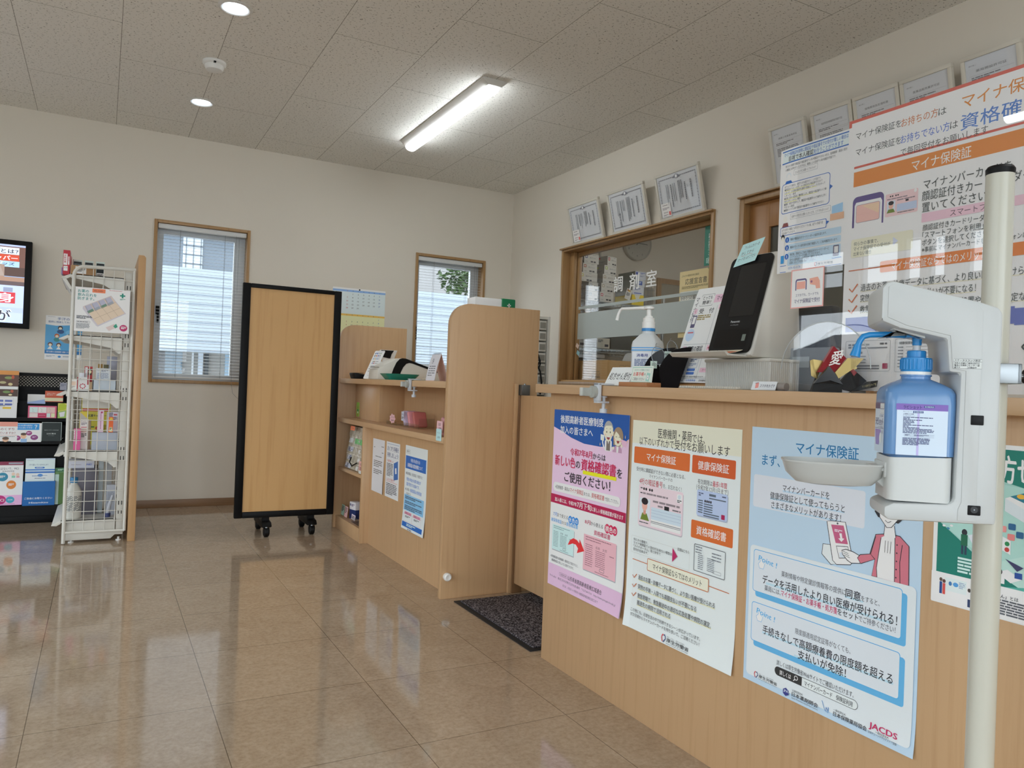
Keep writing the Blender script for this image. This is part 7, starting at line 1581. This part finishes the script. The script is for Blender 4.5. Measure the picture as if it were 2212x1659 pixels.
# ================================================================ certificates above the hatch and beside the door
FRW = pls('#d6d1c4', .45)
def cert_frame(yc, w_, h_, zb, xb, lean, label, kind, grp):
    """frame resting on a ledge at zb, leaning out from the wall at its top"""
    r_ = thing('framed_certificate', label, 'picture frame', (xb, yc, zb), grp)
    ang = math.asin(lean/h_)
    M = Matrix.Translation((xb, yc, zb)) @ Matrix.Rotation(-ang, 4, 'Y')
    fw = .017
    b = MB(); b.M = M
    b.box((-.010, -w_/2, 0), (.010, w_/2, fw), FRW, .0015); b.box((-.010, -w_/2, h_-fw), (.010, w_/2, h_), FRW, .0015)
    b.box((-.010, -w_/2, fw), (.010, -w_/2+fw, h_-fw), FRW, .0015); b.box((-.010, w_/2-fw, fw), (.010, w_/2, h_-fw), FRW, .0015)
    b.build('frame', r_)
    n3 = M.to_3x3(); dn = -(n3 @ Vector((0, 0, 1)))
    pw, ph = (w_-2*fw)*1000, (h_-2*fw)*1000
    S = Sheet(M @ Vector((-.0035, w_/2-fw, h_-fw)), UXC, dn, pw, ph, '#c3c6ca', thick=.004)
    if kind != 'p':
        for t in (0, 1): S.rline(18+t*5, 20+t*5, pw-18-t*5, ph-18-t*5, 0, 1.6, '#6a6c74')
        i = 0
        for (ax, ay), (bx, by) in (((20, 22), (pw-20, 22)), ((pw-20, 22), (pw-20, ph-20)), ((pw-20, ph-20), (20, ph-20)), ((20, ph-20), (20, 22))):
            L = sqrt((bx-ax)**2+(by-ay)**2); m = int(L/9)
            for q_ in range(m): S.ell(ax+(bx-ax)*q_/m, ay+(by-ay)*q_/m, 4.6, 3.0, ('#74767e', '#9a9ca4')[q_ % 2], 7)
        S.ell(pw/2, 22, 16, 13, '#83858d'); S.ell(pw/2, 22, 9, 9, '#cfd2d6'); S.poly([(pw/2-34, 30), (pw/2-14, 14), (pw/2-12, 30)], '#6d6f78'); S.poly([(pw/2+34, 30), (pw/2+14, 14), (pw/2+12, 30)], '#6d6f78')
        S.vtext(pw-66, 62, '保険薬剤師登録票' if kind != 'b' else '保険薬剤師登録証', 13, '#3c3e46', bold=.02); S.vtext(pw-98, 88, '氏名', 8, '#5a5c64'); S.vfine(pw-122, 70, ph-120, 9, 1, '#4a4c54')
        S.vfine(pw-150, 52, ph-90, 7, 3, '#4a4c54', 2.0); S.vfine(pw-210, 60, ph-130, 6, 2, '#5a5c64', 2.6); S.vfine(pw-246, 62, ph-110, 8, 1, '#3f4149'); S.vfine(pw-272, 58, ph-110, 6, 2, '#5a5c64', 2.4)
        if kind == 'b': S.vtext(pw-268, 140, '厚生大臣印', 18, '#4c4e56', bold=.03)
        if kind == 'a': S.rect(10, ph-88, 96, ph-4, '#cfcdcb'); S.fine(24, ph-78, 50, 6, 1, '#6a6468'); S.fine(20, ph-62, 66, 5, 3, '#8a8488'); S.text(26, ph-36, '薬剤師', 8, '#4a4648', w=40); S.fine(22, ph-20, 50, 5, 2, '#8a8488'); S.rr(74, ph-34, 92, ph-12, 1, '#c4605c')
    else:
        S.k += 1e-5; S.text(12, 22, '様式第二', 6, '#6a6a6e', w=30); S.text(pw/2, 44, {'g1': '麻薬小売業者免許証', 'g2': '高度管理医療機器等販売業許可証', 'g3': '保険薬局指定通知書', 'g4': '医薬品販売業許可証', 'g5': '薬局開設許可証'}[label_k], 10, '#4a4a50', w=pw*.6, align='c')
        S.fine(20, 72, pw*.6, 7, 2, '#75757a'); S.fine(24, 100, pw*.7, 7, 6, '#75757a'); S.rline(14, 66, pw-14, 92, 0, .8, '#9a9a9e'); S.fine(30, 180, pw*.5, 7, 6, '#75757a'); S.rr(pw-52, ph-60, pw-26, ph-34, 1, '#c07a74')
    S.build('certificate', r_)
    g = MB(); g.M = M; g.box((-.0075, -w_/2+fw, fw), (-.0065, w_/2-fw, h_-fw), GLASS); g.build('glazing', r_)
    hk = MB(); top = M @ Vector((0, 0, h_)); hk.tube([(WX-.001, yc, top.z+.03), (WX-.012, yc, top.z+.028), (top.x+.012, yc, top.z+.004), (top.x+.008, yc, top.z-.012)], .0018, STEEL, 6); hk.build('hook_wire', r_)
    return r_
FG1, FG2 = 'certificates over the hatch', 'licences beside the door'
for yc, label, kind in ((4.610, 'framed certificate over the hatch with a pasted slip, nearest the corner', 'a'), (4.107, 'framed certificate over the hatch without a slip, in the middle', 'b'), (3.593, 'framed certificate over the hatch with a pasted slip, nearest the door', 'a')):
    cert_frame(yc, .400, .286, 2.0235, WX-.024, .070, label, kind, FG1)
b = MB(); b.box((WX-.034, 3.335, 2.012), (WX-.0005, 5.0, 2.0225), TRIM, .001); struct(b.build('trim_1', loc=(WX, 4.17, 2.012)))
b = MB(); b.box((WX-.034, 1.5, 2.036), (WX-.0005, 3.135, 2.044), TRIM, .001); struct(b.build('trim_2', loc=(WX, 2.3, 2.036)))
for yc, label, label_k in ((2.753, 'white framed licence, leftmost of the five beside the door', 'g1'), (2.487, 'white framed licence, second of the five from the hatch side', 'g2'), (2.249, 'white framed licence, third and middle of the five', 'g3'), (2.013, 'white framed licence, fourth of the five from the hatch side', 'g4'), (1.746, 'white framed licence, rightmost of the five under a ceiling reflection', 'g5')):
    cert_frame(yc, .230, .305, 2.0445, WX-.024, .066, label, 'p', FG2)
# ================================================================ dispensing room seen through the hatch
XH = WX+.126
# papers fixed to the inside of the hatch glass
S_ = Sheet((XG+.0045, 3.749, 1.713), UXC, UZD, 297, 418, '#d6bf8c')
S_.poly([(250, 0), (297, 0), (297, 44)], '#6f9a5c'); S_.text(18, 22, 'よねざわ健康長寿応援団', 13, '#5a5030', w=156, bold=.01); S_.text(52, 48, '応援宣言書', 38, '#33302a', w=196, bold=.01); S_.fine(22, 96, 250, 6, 3, '#7a6c44')
S_.rr(10, 128, 287, 250, 4, '#dcd7c8'); S_.text(16, 160, 'かかりつけ薬局として', 22, '#33302a', w=220, bold=.04); S_.text(66, 194, '健康をサポートします', 22, '#33302a', w=210, bold=.04)
S_.rr(10, 272, 287, 316, 3, '#dcd7c8'); S_.fine(16, 290, 24, 7, 1); S_.text(60, 282, '中村薬局本店', 12, '#3a372f', w=76); S_.rect(14, 300, 280, 301, '#8a8068'); S_.fine(16, 306, 40, 7, 1)
S_.poly([(36, 340), (60, 326), (90, 340), (106, 356), (84, 372), (72, 400), (56, 372), (30, 358)], '#d9c08a')
for a, c in ((-60, '#c4823c'), (-25, '#b0503c'), (5, '#c9a04a'), (35, '#b0503c')): S_.ell(70+34*sin(radians(a)), 352-30*cos(radians(a)), 6, 13, c)
S_.rr(36, 352, 108, 368, 5, '#5c7a44'); S_.poly([(56, 374), (88, 374), (72, 404)], '#b0403c')
tag(S_.build('certificate_poster', loc=(XG+.0045, 3.6, 1.295)), 'tan certificate poster inside the hatch glass', 'poster')
S_ = Sheet((XG+.0045, 3.533, 1.985), UXC, UZD, 130, 259, '#1d7a68')
for i, t_ in enumerate(('お薬の相談を行っています', '健康相談も受付しています')): S_.vtext(40+i*34, 62-i*44, t_, 15, '#dfe9e4', bold=.03)
S_.fine(18, 214, 40, 8, 4, '#a9cfc4')
tag(S_.build('green_banner', loc=(XG+.0045, 3.47, 1.726)), 'narrow dark green notice at the upper right of the hatch', 'poster')
# clock
ck = thing('wall_clock', 'round white wall clock in the dispensing room', 'clock', (4.455, DY-.02, 2.36))
cx_, cz_ = 4.455, 2.362
def ydisc(b, prof, m, n=40):
    k0 = len(b.v); b.lathe(prof, (0, 0, 0), m, n)
    for v in b.v[k0:]: x, y, z = v; v.x, v.y, v.z = cx_+x, DY-z, cz_+y
b = MB(); ydisc(b, [(.160, .001), (.166, .012), (.164, .036), (.156, .042), (.148, .034), (.148, .03)], pls('#bdbab0', .4)); b.build('rim', ck)
b = MB(); ydisc(b, [(.149, .029), (.001, .0295)], pls('#d3d2cc', .5)); b.build('face', ck)
S_ = Sheet((cx_-.15, DY-.0298, cz_+.15), UXB, UZD, .01, .01, '#d3d2cc'); S_.v = []; S_.f = []; S_.m = []; S_.mats = []
for i in range(1, 13):
    t = radians(30*i); S_.text(150+118*sin(t), 150-118*cos(t)-12, str(i), 24, '#3a3a3c', align='c', res=2)
    S_.ell(150+140*sin(t), 150-140*cos(t), 1.5, 1.5, '#3a3a3c', 8)
S_.build('numerals', ck)
for nm, ang, L_, w_ in (('hour_hand', 38, 78, 8), ('minute_hand', 92, 116, 6)):
    S_ = Sheet((cx_-.15, DY-.0325, cz_+.15), UXB, UZD, .01, .01, '#2c2c2e'); S_.v = []; S_.f = []; S_.m = []; S_.mats = []
    t = radians(ang); S_.k = .001 if L_ > 100 else 0; S_.line([(150-26*sin(t), 150+26*cos(t)), (150+L_*sin(t), 150-L_*cos(t))], w_, '#2c2c2e'); S_.ell(150, 150, 7, 7, '#2c2c2e'); S_.build(nm, ck)
b = MB(); ydisc(b, [(.148, .039), (.001, .040)], GLASS, 36); b.build('cover_glass', ck)
# shelving rack of chrome wire with medicine cartons
rk = thing('wire_rack', 'chrome wire shelving rack in the dispensing room', 'rack', (3.95, 5.58, 0))
CH = mat('chrome_wire', '#b8bcbc', .3, 1.)
for x in (3.42, 4.42):
    for y in (5.36, 5.79):
        b = MB(); b.cyl((x, y, 0), (x, y, 1.80), .0125, CH, 12); b.build('post', rk)
for z in (.35, 1.30, 1.70):
    b = MB()
    for y in (5.36, 5.79):
        b.cyl((3.42, y, z), (4.42, y, z), .004, CH, 6); b.cyl((3.42, y, z-.032), (4.42, y, z-.032), .004, CH, 6)
        for i in range(25): x = 3.425+i*.04; b.tube([(x, y, z-.032), (x+.02, y, z), (x+.04, y, z-.032)], .0024, CH, 5)
    for x in (3.42, 4.42): b.cyl((x, 5.36, z), (x, 5.79, z), .004, CH, 6)
    for i in range(30): b.cyl((3.43+i*.034, 5.36, z+.003), (3.43+i*.034, 5.79, z+.003), .0022, CH, 5)
    b.build('wire_shelf', rk)
KG = 'medicine cartons on the wire rack'
def kampo(x, z, c, label, dy=0., w_=.125, h_=.077, L_=.30, rot=0.):
    y = 5.37+dy
    r_ = thing('medicine_carton', label, 'carton', (x+w_/2, y+L_/2, z), KG)
    b = MB(); M = Matrix.Translation((x, y, z)) @ Matrix.Rotation(rot, 4, 'Z'); b.M = M
    b.box((0, 0, 0), (w_, L_, h_), pap('#b9b6ae'), .0015); b.build('carton_body', r_)
    n3 = M.to_3x3(); u = n3 @ Vector((1, 0, 0))
    S = Sheet(M @ Vector((0, -.0006, h_)), u, UZD, w_*1000, h_*1000, '#c6c4bd', thick=.0003)
    S.rr(10, 12, 34, 36, 3, c); S.ell(22, 24, 7, 7, '#d6d3cc'); S.text(56, 26, '漢方エキス', 10, '#55565a', w=36, bold=.02); S.fine(96, 32, 22, 5, 1, '#8a8a8c'); S.fine(86, 6, 28, 5, 1, '#8a8a8c'); S.text(10, 60, 'TSUMURA', 8, '#4a4b50', w=28); S.rect(66, 58, 90, 70, '#3a3b3e'); S.rect(96, 59, 118, 71, '#3a3b3e')
    S.build('printed_end', r_)
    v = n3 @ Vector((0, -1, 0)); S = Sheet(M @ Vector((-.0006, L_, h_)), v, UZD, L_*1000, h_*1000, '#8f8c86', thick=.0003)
    S.rr(L_*600, 10, L_*600+28, 24, 2, c); S.fine(L_*330, 30, 60, 7, 1, '#5d5c5c'); S.rect(L_*520, 44, L_*520+40, 56, '#45454a'); S.fine(L_*700, 46, 60, 7, 2, '#6a6968'); S.build('printed_side', r_)
    return r_
zt = 1.7065
kampo(3.728, zt, '#c0525e', 'grey-white carton with a pink-red square, bottom of the middle stack', w_=.14, h_=.082)
kampo(3.740, zt+.083, '#a99c86', 'grey-white carton with a beige square, second from bottom of the middle stack')
kampo(3.752, zt+.161, '#a89a80', 'grey-white carton with a beige square, third from bottom of the middle stack')
kampo(3.765, zt+.239, '#a4b448', 'grey-white carton with a lime green square near the middle stack top', L_=.29)
kampo(3.795, zt+.317, '#b8323c', 'grey-white carton with a red square lying across the middle stack top', rot=.28, L_=.27, h_=.08)
for i in range(2): kampo(3.610, zt+i*.078, ('#9aa0a4', '#a4a8ac')[i], ('plain carton at the bottom of the left stack beside the blind', 'plain carton second from the bottom of the left stack')[i], w_=.095)
kampo(3.520, zt+.157, '#c4bc6a', 'carton with a faint yellow square bridging the left stack', w_=.175, h_=.075)
kampo(3.545, zt+.233, '#a0523c', 'grey-white carton with a brown-red square on the left stack', w_=.145)
kampo(3.555, zt+.311, '#44507a', 'grey-white carton with a dark blue square at the left stack top', w_=.15, h_=.08)
kampo(3.440, zt+.233, '#5a6a80', 'carton half hidden behind the hatch frame, lower one', w_=.10, dy=.01)
kampo(3.440, zt+.311, '#5a6a80', 'carton half hidden behind the hatch frame, upper one', w_=.105, h_=.08, dy=.01)
kampo(3.42, zt+.157, '#8a8a84', 'plain carton under the half hidden cartons by the hatch frame', w_=.098, h_=.075, dy=.01)
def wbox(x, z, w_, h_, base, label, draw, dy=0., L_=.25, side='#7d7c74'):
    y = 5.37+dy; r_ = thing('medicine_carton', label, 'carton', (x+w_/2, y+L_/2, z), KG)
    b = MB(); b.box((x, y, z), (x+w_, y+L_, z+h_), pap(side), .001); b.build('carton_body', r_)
    S = Sheet((x, y-.0006, z+h_), UXB, UZD, w_*1000, h_*1000, base, thick=.0003); draw(S, w_*1000, h_*1000); S.build('printed_end', r_); return r_
def dr1(S, w, h): S.rect(6, 8, w*.32, h*.4, '#3d4f9a'); S.fine(w*.5, 10, w*.4, 7, 2, '#4f62a0'); S.fine(w*.45, h*.5, w*.4, 6, 2, '#7d84a0')
def dr2(S, w, h): S.rect(w*.3, h*.2, w*.75, h*.75, '#33509a'); S.fine(w*.36, h*.3, w*.3, 6, 3, '#b9c4dc')
def dr3(S, w, h): S.fine(w*.2, h*.15, w*.5, 7, 3, '#5a6a9a'); S.rect(w*.15, h*.75, w*.8, h*.85, '#3a57a4')
def dr4(S, w, h): S.poly([(w*.2, 0), (w*.7, 0), (w*.52, h*.6), (w*.4, h*.6)], '#c9c6b4'); S.fine(w*.05, h*.6, w*.4, 10, 2, '#7a7020'); S.text(w*.52, h*.55, '△', 14, '#4a4a40', bold=.03)
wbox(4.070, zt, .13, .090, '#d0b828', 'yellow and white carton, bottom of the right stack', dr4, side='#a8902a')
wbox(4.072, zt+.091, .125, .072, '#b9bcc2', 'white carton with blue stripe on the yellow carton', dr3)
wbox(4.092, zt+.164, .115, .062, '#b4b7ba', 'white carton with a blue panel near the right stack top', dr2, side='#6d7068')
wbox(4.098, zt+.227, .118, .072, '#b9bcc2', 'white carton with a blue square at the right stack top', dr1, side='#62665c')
S_ = Sheet((4.0, 5.345, 1.845), (.87, 0, -.30), (-.30, 0, -.9), 60, 96, '#c2c0b8', thick=.001); S_.rect(6, 8, 40, 24, '#8a5a3c'); S_.rect(20, 12, 34, 24, '#c9a84a'); S_.fine(8, 36, 38, 6, 5)
tag(S_.build('hanging_card', loc=(4.01, 5.345, 1.75)), 'small tilted white card hanging before the right carton stack', 'card')
for i, (x, w_, c) in enumerate(((3.46, .14, '#9a9c9c'), (3.72, .13, '#b3b0a4'))):
    wbox(x, 1.3065, w_, .085, c, ('grey carton on the lower rack shelf by the hatch frame', 'pale carton with dark marks on the lower rack shelf')[i], lambda S, w, h: (S.rect(w*.6, h*.6, w*.9, h*.85, '#3a3c44'), S.fine(8, 14, w*.4, 8, 3)))
cr_ = thing('dark_crate', 'dark green-grey crate on the lower rack shelf', 'crate', (4.10, 5.55, 1.3065))
b = MB(); b.box((3.87, 5.38, 1.3065), (4.38, 5.75, 1.48), mat('dark_crate_plastic', '#34362f', .6), .006); b.build('crate_body', cr_)
fl = thing('file_stack', 'white ridged paper tray stack under the wire shelf', 'tray stack', (3.76, 5.5, .35))
b = MB()
for i in range(22): b.box((3.69, 5.39, .36+i*.041), (3.82, 5.65, .392+i*.041), pap('#a8a299'), .002)
b.build('trays', fl)
fl = thing('file_stack', 'second paper tray stack further right under the wire shelf', 'tray stack', (3.95, 5.5, .35))
b = MB()
for i in range(20): b.box((3.89, 5.42, .36+i*.041), (4.00, 5.68, .392+i*.041), pap('#aeb0ae'), .002)
b.build('trays', fl)
dbx = thing('dark_bag', 'dark shiny bag under the wire shelf beside the tray stack', 'bag', (3.56, 5.5, .35))
b = MB(); b.box((3.44, 5.42, .36), (3.67, 5.70, 1.22), mat('dark_shiny_plastic', '#2b2d2c', .25), .03, 3); b.build('bag_body', dbx)
# work table behind the hatch with cartons
tb_ = thing('work_table', 'pale work table behind the hatch', 'table', (3.6, 4.3, 0))
TW = pls('#b5ada0', .5)
b = MB(); b.box((3.245, 3.5, .97), (3.95, 5.20, 1.0), TW, .002); b.build('tabletop', tb_)
for x in (3.28, 3.92):
    for y in (3.54, 5.16): b = MB(); b.box((x-.02, y-.02, 0), (x+.02, y+.02, .97), TW); b.build('leg', tb_)
CBD = '#a78658'
c1 = thing('cardboard_box', 'brown cardboard box with printed lettering on the hatch sill', 'box', (3.42, 4.70, 1.0005))
b = MB(); b.box((3.258, 4.56, 1.0005), (3.56, 5.02, 1.167), pap(CBD, .7), .002); b.build('carton', c1)
S_ = Sheet((3.2577, 5.02, 1.167), UXC, UZD, 460, 166, CBD, thick=.0003, gloss=.7)
S_.fine(272, 84, 90, 6, 1, '#5a4a34'); S_.text(258, 96, 'ワルスアラック', 20, '#3f3426', w=110, bold=.03); S_.text(222, 116, 'エキス顆粒(医療用)', 20, '#3f3426', w=148, bold=.03); S_.fine(290, 142, 86, 6, 1, '#5a4a34'); S_.build('printed_side', c1)
S_ = Sheet((3.258, 4.5597, 1.167), UXB, UZD, 300, 166, CBD, thick=.0003, gloss=.7)
for x in (110, 160, 210): S_.rline(x, 34, x+40, 96, 1, 2, '#6a5638')
S_.text(40, 70, '▶', 20, '#5a4830'); S_.build('printed_end', c1)
b = MB(); b.box((3.12, 4.20, 1.0), (3.20, 4.99, 1.012), pap('#ad8c60', .7), .001); tag(b.build('cardboard_sheet', loc=(3.16, 4.6, 1.0)), 'flat strip of cardboard lying on the hatch sill', 'cardboard')
bg2 = thing('plastic_bag', 'white plastic bag with a green print behind the cardboard box', 'bag', (3.75, 4.75, 1.0005))
b = MB(); b.prism([(3.60, 1.0005), (3.92, 1.0005), (3.90, 1.15), (3.88, 1.235), (3.78, 1.258), (3.66, 1.245), (3.60, 1.12)], 'y', 4.62, 4.90, pap('#b9bab8', .35), .02); b.build('bag_body', bg2)
S_ = Sheet((3.70, 4.617, 1.19), UXB, UZD, 170, 120, '#b9bab8', thick=.0003); S_.v = []; S_.f = []; S_.m = []; S_.mats = []; S_.poly([(40, 50), (100, 26), (160, 0), (165, 50), (120, 60)], '#6f9a3c'); S_.build('green_print', bg2)
for c, y, z, lb in (('#c8b4a8', 4.885, 1.30, 'beige paper tag on the hatch sash'), ('#8fb8c0', 4.872, 1.245, 'pale blue paper tag on the hatch sash')):
    S_ = Sheet((XG-.0155, y, z), (0, -.8, -.5), (0, .45, -.85), 40, 30, c, thick=.0005); tag(S_.build('paper_tag', loc=tuple(S_.P(20, 15))), lb, 'note')
# wall calendar, timetable, door of the dispensing room
S_ = Sheet((PX-.0012, 5.15, 1.62), UXC, UZD, 520, 420, '#b9b4a9')
S_.rect(20, 20, 500, 60, '#8f8a80')
for d in range(1, 31):
    p = d; i, j = p % 7, p//7; S_.text(60+i*66, 84+j*56, str(d), 34, '#9a3a40' if i == 0 else '#4b4a48', align='c', bold=.02, res=1)
tag(S_.build('wall_calendar', loc=(PX, 4.9, 1.2)), 'large white month calendar on the dispensing room wall', 'calendar')
S_ = Sheet((PX-.0012, 5.1, 1.17), UXC, UZD, 560, 200, '#c0c3c2')
for i in range(4): S_.rect(20+i*135, 20, 140+i*135, 180, ('#b9c2c4', '#a9bcae', '#b2bcc6', '#c4c0b4')[i]); S_.fine(28+i*135, 30, 90, 14, 5)
tag(S_.build('timetable', loc=(PX, 4.8, .97)), 'pale printed timetable under the dispensing room calendar', 'notice')
pd = struct(thing('door_2', 'wood-framed door in the dispensing room back wall', 'door', (5.1, DY, 0)))
b = MB(); b.box((4.72, DY-.02, 0), (4.77, DY, 2.06), TRIM); b.box((5.45, DY-.02, 0), (5.5, DY, 2.06), TRIM); b.box((4.77, DY-.02, 2.01), (5.45, DY, 2.06), TRIM); b.build('door_frame', pd)
b = MB(); b.box((4.77, DY-.012, 0), (5.45, DY-.002, 2.01), wall_mat('door_leaf_grey', '#a59d8c')); b.build('door_leaf', pd)
gr = thing('grid_panel', 'grey wire grid panel hanging left of the dispensing room door', 'grid panel', (4.56, DY-.03, 1.2))
b = MB()
for i in range(7): b.cyl((4.44+i*.04, DY-.03, 1.25), (4.44+i*.04, DY-.03, 1.98), .0018, STEEL, 5)
for i in range(15): b.cyl((4.44, DY-.033, 1.25+i*.052), (4.68, DY-.033, 1.25+i*.052), .0018, STEEL, 5)
b.build('wires', gr); b = MB(); b.box((4.45, DY-.028, 1.28), (4.67, DY-.004, 1.95), pap('#8d877c')); b.build('backing', gr)
sc2 = thing('wall_hook_strip', 'pale cable channel above the carton stacks', 'cable channel', (3.96, DY-.01, 2.2))
b = MB(); b.box((3.93, DY-.02, 2.05), (3.945, DY, H), pls('#b5b2a8', .5)); b.box((4.03, DY-.02, 2.05), (4.045, DY, H), pls('#b5b2a8', .5)); b.build('channel', sc2)

# ================================================================ outside
GRD = wall_mat('asphalt', '#8d8f90')
b = MB(); b.box((-40, DY+.15, -.3), (40, 60, -.12), GRD); b.box((-40, -30, -.3), (LX-.13, DY+.15, -.12), GRD); struct(b.build('ground', loc=(0, 30, -.12)))
SID = wall_mat('white_siding', '#a3adb6')
n, l, bb = nodes(SID)
nb = thing('neighbour_building', 'white neighbouring building with a long balcony band outside the windows', 'building', (4, 24, -.12))
b = MB(); b.box((-3, 22, 1.56), (16, 22.3, 3.80), SID); 
for i in range(9): b.box((-3, 21.985, 1.60+i*.25), (16, 22.0, 1.615+i*.25), wall_mat('siding_joint', '#8e98a2'))
b.build('balcony_band', nb)
GSD = wall_mat('grey_siding', '#78828c')
b = MB(); b.box((-3, 24, 3.0), (6.2, 30, 5.2), GSD); b.box((-3, 23.6, 5.2), (6.5, 30, 5.5), SID); b.build('upper_wall', nb)
b = MB(); b.box((1.95, 23.97, 3.6), (2.48, 24.02, 5.1), mat('white_lattice_window', '#ccd6de', .4))
for i in range(6): b.box((1.95, 23.94, 3.65+i*.26), (2.48, 23.97, 3.68+i*.26), GSD)
for i in range(3): b.box((2.02+i*.2, 23.94, 3.6), (2.04+i*.2, 23.97, 5.1), GSD)
b.build('lattice_window', nb)
b = MB(); b.box((-3, 24.2, -.12), (16, 24.4, 2.2), wall_mat('ground_floor_wall', '#a9a7a2')); b.build('lower_wall', nb)
for x0_, x1_, c in ((1.0, 1.55, '#2e3438'), (1.55, 2.0, '#6b8494'), (2.25, 2.30, '#e0e6ea'), (2.42, 2.55, '#d6e0ea'), (2.6, 2.7, '#4a5054'), (3.15, 3.35, '#a8c4d8')):
    b = MB(); b.box((x0_*1.03, 24.12, -.12), (x1_*1.03, 24.2, 1.9), mat('shopfront_'+c[1:], c, .4)); b.build('shop_panel', nb)
cr = thing('parked_car', 'white car parked outside at the lower left of the window', 'car', (.4, 19.5, -.12))
b = MB(); b.prism([(-1.4, .15), (1.05, .15), (1.10, .42), (.95, .58), (.45, .66), (.05, .95), (-.9, .98), (-1.35, .66)], 'y', 18.8, 20.4, mat('white_car_paint', '#dfe4e8', .2, coat=.5), .05); b.build('car_body', cr)
b = MB(); b.box((.98, 18.785, .50), (1.08, 18.9, .57), mat('orange_lamp', '#d8502c', .3)); b.build('tail_lamp', cr)
for x in (-.9, .65): b = MB(); b.cyl((x, 18.78, .18), (x, 18.98, .18), .30, BLACK, 24); b.build('wheel', cr)
LEAFM = mat('tree_leaf', '#3f5a2c', .6)
def tree(x, y, z, r, n_, label, nm='tree', seed=3):
    rnd = random.Random(seed)
    t_ = thing(nm, label, 'tree' if nm == 'tree' else 'hedge', (x, y, -.12))
    b = MB()
    for i in range(n_):
        a, e = rnd.uniform(0, 2*pi), rnd.uniform(-1, 1); q_ = r*(rnd.random()**.4)
        p = Vector((x+q_*cos(a)*sqrt(1-e*e), y+q_*sin(a)*sqrt(1-e*e), z+q_*e*.9))
        s_ = rnd.uniform(.10, .2)*max(.6, r/1.6); u = Vector((rnd.uniform(-1, 1), rnd.uniform(-1, 1), rnd.uniform(-.6, .6))).normalized(); v = u.cross(Vector((rnd.uniform(-1, 1), rnd.uniform(-1, 1), 1))).normalized()
        b.add([p-u*s_, p+v*s_*.5, p+u*s_, p-v*s_*.5], [(0, 1, 2, 3)], LEAFM)
    b.build('foliage', t_)
    if nm == 'tree':
        k = MB(); k.tube([(x, y, -.12), (x+.05, y, z*.6), (x, y, z)], .12, mat('bark', '#4f4338', .8), 8, rs=[.14, .1, .05]); k.build('trunk', t_)
    return t_
tree(11.75, 25.2, 5.0, 1.25, 1100, 'dark green tree rising behind the white balcony band')
for i in range(4): tree(7.4+i*1.7, 20.6, .45, .78, 520, ('clipped bush by the car park, %s of the row' % ('first', 'second', 'third', 'last')[i]), 'hedge', 11+i)
# street side: far house row and wires
hs_ = thing('street_house', 'low blue-grey house across the street', 'house', (-17, 6, -.12))
b = MB(); b.box((-20, -2, -.12), (-15, 16, 2.0), wall_mat('blue_grey_siding', '#7d8794')); b.build('walls', hs_)
b = MB(); b.prism([(-20.4, 2.0), (-14.6, 2.0), (-17.5, 3.0)], 'y', -2.4, 16.4, wall_mat('slate_roof', '#5b616c')); b.build('roof', hs_)
pw_ = thing('street_power_lines', 'thin dark overhead wires across the street', 'wires', (-10, 6, 3.2))
b = MB()
for z, y0_ in ((3.0, 0), (3.35, .5), (3.7, 1)): b.tube([(-9.5, -20+i*5, z+.02*(i-5)**2+.1*y0_) for i in range(11)], .02, mat('wire_black', '#1c1e22', .6), 5)
b.build('wires', pw_)
